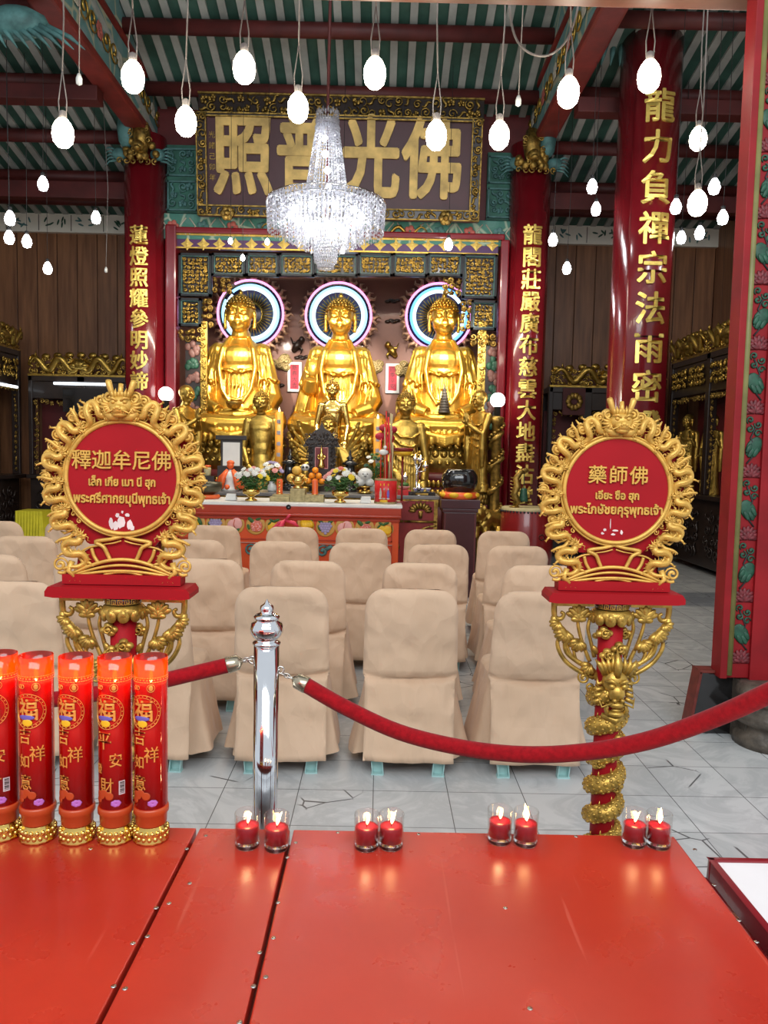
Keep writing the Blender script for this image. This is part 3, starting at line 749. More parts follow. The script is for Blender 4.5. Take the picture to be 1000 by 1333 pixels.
# carved strip over the board
a = P(258, 150, 9.9); c_ = P(631, 129, 9.9)
b = MB(); b.bx(a.x, c_.x, 9.9, 10.0, a.z, c_.z); TB = structure(b.build('trim_7', M['dark_wood'], None, .005))
b = MB(); carve(b, a.x + .02, c_.x - .02, a.z + .02, c_.z - .02, 9.89, 9, 0.11, 0.014)
for (q) in ((a.x, c_.x, a.z, a.z + .02), (a.x, c_.x, c_.z - .02, c_.z)): b.bx(q[0], q[1], 9.87, 9.9, q[2], q[3])
b.build('carving', M['gold_dark'], TB)

# ---------------------------------------------------------------- altar gate screen
Yg = 10.25
gp = lambda px, py: P(px, py, Yg)
o = empty('altar_screen', (gp(440, 500).x, Yg, 0), 'red altar screen with violet star band and carved gilt panels', 'screen')
ox = o.location.x
def G(px, py): q = gp(px, py); return q.x - ox, q.z
b = MB()
x0, z0 = G(221, 306); x1, _ = G(657, 308)
zb = G(440, 309)[1]; b.bx(x0, x1, -.06, .10, zb, G(440, 301)[1])
for pxa, pxb in ((217, 231), (649, 660)):
    xa, xb = G(pxa, 400)[0], G(pxb, 400)[0]
    b.bx(xa, xb, -.08, .14, 0.0, zb + (0.1 if pxa < 300 else 0))
b.build('frame', M['red_lacq'], o, 0.02)
xl, xr = G(231, 340)[0], G(648, 340)[0]
zs0, zs1 = G(440, 328)[1], G(440, 309)[1]
b = MB(); b.bx(xl, xr, 0, .06, zs0, zs1); b.mi = 1
b.bx(xl, xr, -.02, .02, zs0, zs0 + .02); b.bx(xl, xr, -.02, .02, zs1 - .02, zs1)
b.build('violet_band', [M['purple'], M['gold_old']], o)
px = 244
k = 0
while px < 642:
    x, z = G(px, 318.5 + (px - 440) * .004); b = MB()
    for q in range(4):
        R_ = Matrix.Rotation(q * PI / 2, 3, 'Y')
        b.add([V((x, -.03, z)), V((x, 0, z)) + R_ @ V((.034, 0, .034)), V((x, -.012, z)) + R_ @ V((0, 0, .082)), V((x, 0, z)) + R_ @ V((-.034, 0, .034))], [(0, 1, 2), (0, 2, 3)], False)
    b.ell((x, -.02, z), .022, 8, 6)
    b.build('gilt_star', M['gold_star'], o); px += 20.9; k += 1
def panel(pxa, pya, pxb, pyb, sd):
    (xa, zb_), (xb, za_) = G(pxa, pya), G(pxb, pyb)
    b = MB(); t = .03
    b.bx(xa, xb, .04, .07, za_, zb_); b.mi = 1
    for q in ((xa, xb, za_, za_ + t), (xa, xb, zb_ - t, zb_), (xa, xa + t, za_, zb_), (xb - t, xb, za_, zb_)): b.bx(q[0], q[1], -.02, .05, q[2], q[3])
    b.mi = 3
    for q in ((xa + t, xb - t, za_ + t, za_ + t + .008), (xa + t, xb - t, zb_ - t - .008, zb_ - t), (xa + t, xa + t + .008, za_, zb_), (xb - t - .008, xb - t, za_, zb_)): b.bx(q[0], q[1], -.005, .05, q[2], q[3])
    p = b.build('panel', [M['dark_wood'], M['frame_blue'], M['gold_dark'], M['teal_pt']], o)
    b = MB(); carve(b, xa + .05, xb - .05, za_ + .05, zb_ - .05, .03, sd, .050, .0115, .03)
    b.build('relief_carving', M['gold_old'], p)
ps = [(276, 319), (321, 363), (365, 408), (410, 421), (423, 468), (469, 512), (513, 556), (557, 602)]
ps = [(276, 319.5), (320.5, 363), (364, 409), (410, 465.5), (466.5, 511), (512, 556), (557, 602)]
for i, (a_, b_) in enumerate(ps): panel(a_, 329.5, b_, 360, 20 + i)
panel(233, 329.5, 275, 386, 40); panel(603, 330.5, 646, 389, 41)
panel(233, 388, 262, 425, 42); panel(614, 391, 646, 430, 43)
# hanging scroll brackets below the panels and the floral side boards
for (pa, pya, pb, pyb, sd) in ((277, 361, 302, 382, 1), (576, 361, 601, 386, 2), (262, 389, 276, 425, 3), (601, 390, 614, 430, 4), (232, 426, 262, 444, 5), (613, 432, 646, 452, 6)):
    b = MB(); (xa, zb_), (xb, za_) = G(pa, pya), G(pb, pyb); carve(b, xa, xb, za_, zb_, .05, sd, .08, .020, .05); b.build('scroll_bracket', M['gold_dark'], o)
for (pa, pb, pst0, pst1, sd) in ((240, 259, 261, 269, 1), (634, 647, 622, 632, 2)):
    (xa, zt_), (xb, zb_) = G(pa, 444), G(pb, 560)
    b = MB(); b.bx(xa, xb, .06, .1, zb_, zt_); rg = random.Random(sd)
    for i in range(6):
        z = zb_ + (i + .5) * (zt_ - zb_) / 6; x = (xa + xb) / 2; b.mi = 1 + i % 2
        for q in range(7): b.ell((x + rg.uniform(-.07, .07), .05, z + rg.uniform(-.07, .07)), (.045, .015, .05), 7, 5)
    b.build('floral_side_board', [M['dark_wood'], M['leaf_pt'], mk('dim painted rose', (.22, .10, .08), .5)], o)
    xs0, xs1 = G(pst0, 480)[0], G(pst1, 480)[0]
    b = MB(); b.bx(xs0, xs1, .02, .06, zb_, G(pst0, 418)[1]); carve(b, xs0, xs1, zb_, G(pst0, 420)[1], .02, sd, .08, .014, .02)
    b.build('gilt_post', M['gold_old'], o)

# ---------------------------------------------------------------- altar back wall with its hangings
Yw = 11.6
b = MB(); b.bx(-3.3, 2.1, Yw, Yw + .12, 0.3, 4.9); structure(b.build('wall_2', M['brown_wall']))
wp = lambda px, py: P(px, py, Yw)
# flaming halos with neon rings
HAL = ((327, 409, 'behind the left golden statue', -0.55), (441, 412, 'behind the middle golden statue', 9), (571, 413, 'behind the right golden statue', 0.75))
for i, (px, py, lb, gap) in enumerate(HAL):
    Yh = 11.42
    c = P(px, py, Yh); k = Yh / F
    o = empty('halo', c, 'round neon halo with pink and blue rings ' + lb, 'halo', 'neon halos behind the three statues')
    b = MB(); b.lathe([(0.0, 0), (30 * k, 0), (31 * k, .02), (39 * k, .03), (41 * k, .05), (41 * k, .1)], (0, 0, 0), 48, Matrix.Rotation(-PI / 2, 3, 'X'), cap0=False)
    b.tube([(0, .05, 0), (0, Yw - Yh - .004, 0)], .03, 8)
    b.build('disc', mk('violet mirror disc', (.025, .022, .05), .35, .2, .1), o)
    b = MB()
    for q in range(40):
        a = q * 2 * PI / 40; R_ = Matrix.Rotation(a, 3, 'Y')
        b.cone(R_ @ V((0, -.01, 15 * k)), R_ @ V((0, -.02, (26 + 3 * (q % 2)) * k)), .012, .004, 4)
    b.torus((0, -.01, 0), 14 * k, .012, 30, 5)
    b.build('gilt_rays', M['gold_old'], o)
    b = MB(); rg = random.Random(i)
    for q in range(40):
        a = q * 2 * PI / 40; R_ = Matrix.Rotation(a, 3, 'Y'); L = rg.uniform(8, 15); s = (-1) ** q
        b.tube([R_ @ V((0, .02, 41 * k)), R_ @ V((2.4 * k * s, -.02, (41 + L * .35) * k)), R_ @ V((-1.2 * k * s, -.01, (41 + L * .7) * k)), R_ @ V((2.0 * k * s, .0, (41 + L) * k))], [.034, .034, .022, .003], 6)
    b.torus((0, .03, 0), 42.5 * k, .03, 40, 6)
    b.build('flame_rim', mk('pinkish gilt flame', (.55, .33, .20), .45, .4, .2, 8), o)
    full = gap > 5
    def ring(R0, r, mt, nm, g):
        b = MB(); b.torus((0, -.06, 0), R0 * k, r, 64, 8, 'Y', *((0, 2 * PI) if full else (g + .25, g + 2 * PI - .12)))
        return b.build(nm, mt, o)
    gp_ = {0: 2.2, 1: 0, 2: 0.45}[i]
    ring(41.5, .016, M['neon_pink'], 'pink_neon_tube', gp_)
    ring(35.0, .022, M['neon_blue' if i == 2 else 'neon_ice'], 'blue_neon_tube', gp_ + .2)
    ring(31.5, .026, M['neon_white'], 'white_neon_tube', gp_ - .1)
# red paper tablets
for px, py, tx, lb in ((384, 491, '新春大吉', 'left of the middle golden statue'), (511, 493, '四季平安', 'right of the middle golden statue')):
    c = wp(px, py); k = Yw / F
    o = empty('wall_tablet', (c.x, Yw - .02, c.z), 'narrow red tablet in a white frame ' + lb, 'tablet', 'red tablets on the altar wall')
    b = MB(); b.bx(-9 * k, 9 * k, -.03, .02, -19 * k, 19 * k); b.build('frame', M['white'], o, .008)
    b = MB(); b.bx(-5.5 * k, 5.5 * k, -.035, -.028, -15.5 * k, 15.5 * k); q = b.build('paper', M['paper_red'], o)
    b = MB()
    for i, ch in enumerate(tx): b.text(ch, .085, TM(0, -.037, (11 - 7.3 * i) * k), .002)
    b.build('inscription', mk('dim ink', (.12, .01, .02), .6), q)
# gilt cloud ornaments and flying figures on the wall
CL = ((365, 471, 'left'), (399, 478, ''), (490, 476, ''), (529, 482, ''), (622, 488, ''))
b = None
for i, (px, py, lb) in enumerate(((366, 472, 'between the left statue and its red tablet'), (488, 478, 'beside the right shoulder of the middle statue'), (527, 479, 'beside the right tablet'), (620, 487, 'right of the right golden statue'))):
    c = wp(px, py); k = Yw / F; b = MB(); rg = random.Random(i + 5)
    for q in range(7):
        x, z = rg.uniform(-9, 9) * k, rg.uniform(-8, 7) * k
        b.ell((x, 0, z), (6.5 * k, .04, 5 * k), 12, 7); b.scroll((x, z), 4.6 * k, 1.6, .014, q, 1, -.045, 16, 5)
    oo = b.build('wall_cloud', mk('pale gilt cloud', (.62, .46, .20), .5, .2, .15), None, loc=(c.x, Yw - .03, c.z))
    tag(oo, 'pale gilt scroll cloud ' + lb, 'ornament', 'gilt clouds on the altar wall')
for i, (px, py, mt, lb) in enumerate(((388, 449, 'dark_wood', 'small dark flying figure on the altar wall above the left red tablet'), (510, 456, 'gold_old', 'small gilt flying figure on the altar wall above the right red tablet'))):
    c = wp(px, py); k = Yw / F; s = 1 if i == 0 else -1
    b = MB(); b.ell((s * 5 * k, -.02, 6 * k), (4 * k, .05, 4.5 * k), 8, 6); b.tube([(s * 3 * k, 0, 4 * k), (-s * 1 * k, -.03, -2 * k), (-s * 6 * k, 0, -9 * k)], [.045, .06, .03], 8)
    b.tube([(s * 2 * k, -.03, 2 * k), (-s * 6 * k, -.04, 2 * k), (-s * 9 * k, -.02, 9 * k)], [.025, .02, .005], 6); b.tube([(s * 2 * k, -.03, -2 * k), (s * 6 * k, -.04, -7 * k), (s * 4 * k, -.02, -12 * k)], [.025, .02, .005], 6)
    oo = b.build('flying_figure', M[mt], None, loc=(c.x, Yw - .03, c.z)); tag(oo, lb, 'ornament')
for i, (px, py, lb) in enumerate(((393, 466, 'under the dark flying figure'), (361, 503, 'low, right of the left golden statue'), (511, 393, 'high, between the middle and right halos'), (511, 419, 'lower, between the middle and right halos'))):
    c = wp(px, py); k = Yw / F; b = MB()
    for q in range(4): b.ell(((-6 + 4 * q) * k, 0, (q % 2) * 1.5 * k), (4 * k, .025, 2.2 * k), 8, 5)
    b.scroll((0, 0), 3 * k, 1.3, .01, 0, 1, -.025, 12, 5)
    oo = b.build('wall_cloud', M['dark_wood'], None, loc=(c.x, Yw - .02, c.z)); tag(oo, 'little dark cloud carving on the altar wall ' + lb, 'ornament', 'dark clouds on the altar wall')

# ---------------------------------------------------------------- side cabinets
def cabinet(o, L, zc, H, seed, frieze=True, bays=3):
    """local frame: front face at y = 0 looking to -y, x from 0 to L, counter height zc, top height H"""
    b = MB(); D = .55
    b.bx(0, L, 0, D, H - .08, H); b.bx(-.02, L + .02, -.06, D, zc - .06, zc); b.bx(0, L, .04, D, 0.1, zc - .06); b.bx(0, L, D - .05, D, zc, H)
    zt_ = H - (.52 if frieze else .34)
    b.bx(0, L, .02, .12, zt_, H - .08)
    for i in range(bays + 1):
        x = L * i / bays; b.bx(max(0, x - .06), min(L, x + .06), 0, .12, zc, H)
    b.build('carcass', M['dark_wood'], o, .008)
    b = MB(); b.bx(.02, L - .02, D - .12, D - .06, zc, zt_); b.build('red_lining', M['maroon'], o)
    for i in range(bays):
        x0, x1 = L * i / bays + .07, L * (i + 1) / bays - .07
        b = MB(); carve(b, x0, x1, zt_ - .10, zt_ - .01, .03, seed + i, .08, .012); b.build('gilt_valance', M['gold_dark'], o)
        for xa, sd in ((x0, 9), (x1 - .07, 19)):
            b = MB(); carve(b, xa, xa + .07, zc + .05, zt_ - .1, .05, seed + i + sd, .08, .010); b.build('gilt_jamb', M['gold_dark'], o)
        if frieze:
            m_ = max(1, round((x1 - x0) / .5))
            for q in range(m_):
                xa = x0 + (x1 - x0) * q / m_; b = MB(); carve(b, xa + .03, xa + (x1 - x0) / m_ - .03, H - .42, H - .14, .0, seed + 31 + i * 5 + q, .09, .016); b.build('frieze_carving', M['gold_old'], o)
    b = MB(); n = max(1, int(L / 1.2))
    for i in range(n):
        xa, xb = L * i / n, L * (i + 1) / n
        s = 1
        serpent(b, xa + .05, (xa + xb) / 2 - .02, H + .17, .09, -.04, 2, .05, i); serpent(b, xb - .05, (xa + xb) / 2 + .02, H + .17, .09, -.04, 2, .05, i)
        carve(b, xa, xb, H + .02, H + .28, .02, seed + 50 + i, .085, .016)
        for q in range(9): b.ell((xa + (q + .5) * (xb - xa) / 9, .03, H + .27 + .05 * sin(PI * q / 8)), (.07, .04, .05), 8, 5)
    b.bx(0, L, .0, .1, H, H + .03)
    b.build('dragon_crest', M['gold_old'], o)
    for i in range(bays):
        b = MB(); x0, x1 = L * i / bays + .1, L * (i + 1) / bays - .1; carve(b, x0, x1, .25, zc - .2, .03, seed + 70 + i, .16, .014); b.build('lower_carving', M['dark_wood'], o)
Yb = 11.72
xa, xb = P(36, 480, Yb).x, P(165, 480, Yb).x
o = empty('altar_cabinet', (xa, Yb, 0), 'dark cabinet with gilt dragon crest left of the left altar column', 'cabinet')
cabinet(o, xb - xa + .1, 1.12, P(100, 490, Yb).z, 100, False, 2)
b = MB(); z = P(100, 500, Yb).z; L = xb - xa
b.bx(L * .36, L + .05, -.03, .05, z - .42, z - .06)
bd = b.build('sign_panel', M['black'], o)
b = MB(); b.tube([(L * .28, -.06, z), (L * .8, -.06, z)], .02, 8); b.build('tube_lamp', M['tube_lamp'], o)
o = empty('altar_cabinet', (-5.5, 9.4, 0), 'dark carved cabinet with gilt dragon crest along the left side wall', 'cabinet', None, PI / 2)
cabinet(o, 2.45, 1.12, 2.98, 200, True, 2)
b = MB(); b.tube([(1.6, -.06, 2.42), (2.2, -.06, 2.42)], .02, 8); b.build('tube_lamp', M['tube_lamp'], o)
xa = P(716, 500, Yb).x
o = empty('altar_cabinet', (xa, Yb, 0), 'dark cabinet with small gilt crest seen between the two right columns', 'cabinet')
cabinet(o, 4.32 - xa, 1.12, P(740, 504, Yb).z, 300, False, 3)
b = MB(); q = P(747, 523, Yb); b.bx(q.x - xa - .17, q.x - xa + .17, -.02, .03, q.z - .2, q.z + .2); b.mi = 1
for k in range(10): b.ell((q.x - xa + .09 * cos(k * .628), -.04, q.z + .09 * sin(k * .628)), (.045, .02, .05), 7, 5)
b.build('flower_panel', [M['dark_red'], M['gold_dark']], o)
o = empty('altar_cabinet', (4.37, 11.7, 0), 'dark cabinet with tall gilt dragon crest along the right side wall', 'cabinet', None, -PI / 2)
cabinet(o, 6.6, 1.08, 2.98, 400, True, 5)
# yellow covered table at the far left
q = P(45, 664, 10.4)
o = empty('covered_table', (q.x, 10.4, 0), 'small table under a bright yellow pleated cloth by the left cabinets', 'table')
w_ = 17 * .0104; z = q.z
b = MB()
def f(u, v):
    q = u * 4; k = int(q) % 4; t = q - int(q); cs = ((-1, -1), (1, -1), (1, 1), (-1, 1)); nr = ((0, -1), (1, 0), (0, 1), (-1, 0))[k]
    (ax_, ay_), (bx_, by_) = cs[k], cs[(k + 1) % 4]
    d = v * (.022 + .012 * sin(t * 2 * PI * (9 if k % 2 == 0 else 8)))
    return V(((ax_ + (bx_ - ax_) * t) * w_ + nr[0] * d, (ay_ + (by_ - ay_) * t) * .18 + nr[1] * d, z - .40 * v))
b.grid(f, 288, 6, True, True, True); b.bx(-w_, w_, -.18, .18, z - .012, z)
b.build('cloth', M['yellow_cl'], o)
b = MB()
for sx in (-1, 1):
    for sy in (-1, 1): b.bx(sx * .14 - .015, sx * .14 + .015, sy * .12 - .015, sy * .12 + .015, 0, z - .02)
b.build('legs', M['dark_wood'], o)
# ---------------------------------------------------------------- statues
def head(b, c, s, yaw=0.0, ush=True, bald=False, hair=None):
    """a face looking to -y (before yaw); c = middle of the head, s = chin to crown"""
    M0 = b.M; T = Matrix.Translation(c) @ Matrix.Rotation(yaw, 4, 'Z')
    b.M = (M0 @ T) if M0 is not None else T
    b.ell((0, .05 * s, .10 * s), (.385 * s, .44 * s, .40 * s), 20, 14)
    b.ell((0, -.04 * s, -.16 * s), (.325 * s, .34 * s, .34 * s), 18, 12)
    b.ell((0, -.22 * s, -.37 * s), (.17 * s, .15 * s, .13 * s), 12, 8)
    for sx in (-1, 1):
        b.ell((sx * .20 * s, -.27 * s, -.14 * s), (.14 * s, .10 * s, .14 * s), 10, 8)
        b.tube([(sx * .06 * s, -.395 * s, .165 * s), (sx * .15 * s, -.395 * s, .185 * s), (sx * .31 * s, -.30 * s, .09 * s)], [.022 * s, .026 * s, .016 * s], 6)
        b.ell((sx * .165 * s, -.355 * s, .02 * s), (.10 * s, .066 * s, .062 * s), 10, 6)
        b.tube([(sx * .07 * s, -.395 * s, -.010 * s), (sx * .165 * s, -.418 * s, -.040 * s), (sx * .28 * s, -.35 * s, -.022 * s)], .014 * s, 5)
        b.ell((sx * .415 * s, .04 * s, .0 * s), (.05 * s, .11 * s, .17 * s), 8, 6)
        b.tube([(sx * .42 * s, 0, -.08 * s), (sx * .42 * s, -.02 * s, -.25 * s), (sx * .40 * s, -.04 * s, -.40 * s)], [.05 * s, .055 * s, .06 * s], 6)
    b.tube([(0, -.36 * s, .14 * s), (0, -.445 * s, .0), (0, -.515 * s, -.12 * s)], [.035 * s, .045 * s, .062 * s], 7)
    for sx in (-1, 1): b.ell((sx * .06 * s, -.45 * s, -.135 * s), .042 * s, 6, 5)
    b.tube([(-.14 * s, -.36 * s, -.232 * s), (-.05 * s, -.425 * s, -.25 * s), (0, -.425 * s, -.262 * s), (.05 * s, -.425 * s, -.25 * s), (.14 * s, -.36 * s, -.232 * s)], [.012 * s, .026 * s, .024 * s, .026 * s, .012 * s], 6)
    b.tube([(-.09 * s, -.375 * s, -.30 * s), (0, -.42 * s, -.312 * s), (.09 * s, -.375 * s, -.30 * s)], [.014 * s, .03 * s, .014 * s], 6)
    b.tube([(0, .02 * s, -.3 * s), (0, .04 * s, -.62 * s)], [.22 * s, .25 * s], 12)
    if hair is not None:
        hm = hair.M; hair.M = (hm @ T) if hm is not None else T
        if not bald:
            for i in range(9):
                t = i / 9 * PI / 2 * 1.25 - .42
                n = max(1, int(26 * cos(max(t, -.2))))
                for j in range(n):
                    a = 2 * PI * (j + .5 * (i % 2)) / n
                    x, y, z = .40 * s * cos(t) * cos(a), .05 * s + .455 * s * cos(t) * sin(a), .12 * s + .42 * s * sin(t)
                    if y < -.05 * s and z < .27 * s - .10 * s * (abs(x) / (.4 * s)): continue
                    hair.ell((x, y, z), (.046 * s, .046 * s, .042 * s), 6, 5)
            if ush:
                hair.ell((0, .06 * s, .50 * s), (.20 * s, .20 * s, .10 * s), 12, 8)
                for j in range(12): hair.ell((.19 * s * cos(j * .5236), .06 * s + .19 * s * sin(j * .5236), .50 * s), .045 * s, 6, 5)
                hair.lathe([(.05 * s, .56 * s), (.075 * s, .62 * s), (.06 * s, .68 * s), (.0, .74 * s)], (0, .06 * s, 0), 10)
        hair.M = hm
    b.M = M0
def hand(b, wrist, d, up, L, curl=0.3):
    """palm and five fingers; d along the hand, up = back-of-hand normal"""
    d = V(d).normalized(); up = V(up); up = (up - d * up.dot(d)).normalized(); s = d.cross(up); w = V(wrist)
    R_ = Matrix((s, d, up)).transposed()
    b.ell(w + d * L * .28, (L * .22, L * .30, L * .10), 10, 8, R_)
    for i, (o, l) in enumerate(((-.165, .40), (-.055, .48), (.055, .46), (.165, .36))):
        p0 = w + d * L * .45 + s * L * o; p1 = p0 + (d - up * curl * .4).normalized() * L * l * .5; p2 = p1 + (d - up * curl * 1.2).normalized() * L * l * .5
        b.tube([p0, p1, p2], [L * .062, L * .056, L * .040], 6)
    p0 = w + d * L * .12 + s * L * .16; p1 = p0 + (d * .7 + s * .8).normalized() * L * .22; p2 = p1 + (d - up * .2).normalized() * L * .18
    b.tube([p0, p1, p2], [L * .075, L * .062, L * .042], 6)
def buddha(name, label, px, py_base, k, Y, pose, group=None):
    loc = P(px, py_base, Y)
    o = empty(name, loc, label, 'statue', group)
    S = Matrix.Scale(k, 4)
    b = MB(S); hr = MB(S)
    rs = []
    for z, rx, ry, yo in ((0, 50, 30, 0), (14, 46, 30, 0), (34, 36, 26, 2), (60, 33, 22, 3), (84, 33, 22, 3), (100, 33, 21, 4), (110, 29, 18, 5), (117, 21, 14, 6), (123, 14, 11, 6), (134, 10.5, 10.5, 4)):
        rs.append([(rx * cos(a), yo + ry * sin(a), z) for a in [2 * PI * j / 28 for j in range(28)]])
    b.rings(rs)
    b.ell((0, -12, 98), (23, 9, 16), 14, 8)                                    # bare chest
    head(b, (0, -2, 152), 45, 0, True, False, hr)
    for sx in (-1, 1):
        raised = pose == 'raised' and sx == -1
        el = V((sx * 42, -6, 46)) if not raised else V((sx * 37, -10, 60))
        b.ell((sx * 28, 3, 106), (12, 13, 12), 12, 8)
        b.tube([(sx * 28, 3, 106), (sx * 33, 0, 86), (sx * 35, -4, 72), (sx * 36, -5, 68)], [11.5, 12.5, 14, 14.5], 14)   # cape sleeve
        for q in range(9):                                                     # ruffled hem
            a = q / 9 * 2 * PI; c0 = V((sx * 36 + 13.5 * cos(a), -5 + 13.5 * sin(a), 68 + 2.5 * sin(q * 2.4)))
            b.ell(c0, (3.6, 3.6, 3.4), 7, 5)
        for q in range(5):
            a = -PI / 2 + (q - 2) * .45 * 1.2; b.tube([(sx * 28 + 11 * cos(a), 3 + 11 * sin(a), 112), (sx * 33 + 12.5 * cos(a), 12.5 * sin(a), 87), (sx * 36 + 14.5 * cos(a), -4 + 14.5 * sin(a), 69)], [.9, 1.9, 2.2], 6)
        if raised:
            b.tube([(sx * 36, -2, 68), el, (sx * 36, -24, 62), (sx * 34, -30, 72)], [12, 11.5, 10, 7], 12)
            b.tube([(sx * 40, -10, 64), (sx * 43, -14, 40), (sx * 46, -18, 14)], [10, 12, 10], 10)
            for q in range(4): b.tube([(sx * (36 + q * 4), -22 + q, 58), (sx * (42 + q * 4), -26 + q * 1.5, 34), (sx * (46 + q * 4), -30 + q * 2, 12)], [1.0, 2.0, 1.2], 6)
            hand(b, (sx * 33, -31, 74), (.05, -.05, 1), (0, 1, .1), 28, .2)
        else:
            b.tube([(sx * 37, -2, 70), el, (sx * 36, -20, 34), (sx * 20, -32, 29)], [12, 14.5, 12.5, 8], 12)
            for q in range(4): b.tube([(sx * (48 - q * 3), -8 - q * 5, 66), (sx * (48 - q * 5), -18 - q * 3, 42), (sx * (40 - q * 6), -28 - q * 1.5, 26 + q)], [1.0, 1.8, 1.0], 6)
            hand(b, (sx * 21, -33, 29), (-sx, -.25, -.05), (0, -.5, -1) if pose != 'x' else (0, -1, 0), 24, .3)
        # crossed legs under the robe
        b.tube([(sx * 22, 0, 16), (sx * 40, -14, 18), (sx * 52, -28, 17)], [17, 18, 14.5], 14)
        b.ell((sx * 51, -28, 15), (13, 15, 14), 12, 8)
        b.tube([(sx * 50, -34, 14), (sx * 28, -47, 13), (-sx * 6, -50, 13)], [12, 12, 9], 12)
        b.tube([(sx * 52, -20, 4), (sx * 28, -46, 2), (0, -50, 1)], [7, 8, 7], 10)
        for q in range(6):
            t = q / 5
            b.tube([(sx * (58 - 9 * t), -34 - 6 * t, 22 - 3 * q), (sx * (42 - 6 * t), -52 + 3 * t, 16 - 3.4 * q), (sx * (18 - 4 * t), -60 + 2 * t, 10 - 2.6 * q)], [1.2, 3.2, 1.4], 6)
        b.tube([(sx * 12, -3, 124), (sx * 19, -15, 108), (sx * 23, -20, 84), (sx * 18, -24, 56), (sx * 8, -27, 40)], [3, 3.4, 3.2, 3, 2], 8)     # lapel
        for q in range(3): b.tube([(sx * (17 + q * 5), 0 + q, 119 - q * 2), (sx * (25 + q * 4), -15 + q * 2, 100), (sx * (28 + q * 3.5), -18 + q * 3, 76), (sx * (26 + q * 3), -20 + 2 * q, 56)], [.8, 1.8, 1.8, .8], 6)
    b.tube([(-20, -18, 83), (-10, -22, 80), (0, -23, 79), (10, -22, 80), (20, -18, 83)], [2, 2.6, 2.6, 2.6, 2], 8)
    for sx in (-1, 1):
        b.tube([(0, -25, 80), (sx * 7, -26, 83), (sx * 12, -25, 80), (sx * 5, -26, 77)], 1.6, 6)
    for q in range(7): b.tube([((q - 3) * 4.6, -21, 78), ((q - 3) * 4.9, -24, 62), ((q - 3) * 4.2, -26, 47)], [.7, 1.6, 1.0], 6)
    b.tube([(-19, -20, 72), (-20, -22, 56), (-12, -25, 46), (0, -27, 43), (12, -25, 46), (20, -22, 56), (19, -20, 72)], [1, 1.8, 2.2, 2.2, 2.2, 1.8, 1], 7)
    b.tube([(-34, -24, 30), (-16, -36, 24), (0, -40, 23), (16, -36, 24), (34, -24, 30)], [4, 6, 6.5, 6, 4], 10)
    for q in range(4): b.tube([(-46 + q * 6, -44 - 3 * q, 14 - 2 * q), (-22 + q * 2, -58, 3 - 2.5 * q), (0, -62, -1 - q * 3), (22 - q * 2, -58, 3 - 2.5 * q), (46 - q * 6, -44 - 3 * q, 14 - 2 * q)], [1.4, 3.2, 3.4, 3.2, 1.4], 7)
    for q in range(13): x = (q - 6) * 8.2; yy = -60 * math.sqrt(max(.05, 1 - (x / 66) ** 2)); b.tube([(x * .86, yy + 4, 6), (x, yy, -3), (x * 1.04, yy - 1, -11 + 2.5 * (q % 2))], [3.5, 4.6, 3.0], 7)
    b.ell((0, -14, 2), (60, 44, 6), 30, 6)
    me = remesh(b, 1.0 * k, M['gold'], 3)
    body = link('body', me, o)
    hr.build('hair', M['gold_old'] if pose != 'pagoda' else M['gold'], o)
    h = MB(S)
    if pose == 'bowl':
        h.lathe([(4, 0), (8, 2), (10, 7), (10.5, 9), (9, 9), (3, 8)], (0, -40, 31), 20); h.build('alms_bowl', M['gold_dark'], o)
    elif pose == 'pagoda':
        pr = []
        for q in range(9): pr += [(7.5 - q * .62, q * 3.4), (8.3 - q * .62, q * 3.4 + .4), (7.2 - q * .62, q * 3.4 + 1.6)]
        h.lathe(pr + [(1, 31), (0.2, 37)], (0, -40, 30), 10); h.build('pagoda', M['stone'], o)
    else:
        h.ell((0, -40, 35), (7, 7, 5), 12, 8); h.build('alms_bowl', M['gold_old'], o)
    return o
KB = .01075
YB = 10.75
GRP = None
BUD = [buddha('buddha_statue', 'large seated golden Buddha holding a bowl, left of the three big ones', 312, 566, KB, YB, 'bowl'),
       buddha('buddha_statue', 'large seated golden Buddha with one raised hand, middle of the three big ones', 441, 570, KB, YB, 'raised'),
       buddha('buddha_statue', 'large seated golden Buddha with a dark pagoda in its lap, rightmost big one', 574, 570, KB, YB, 'pagoda')]
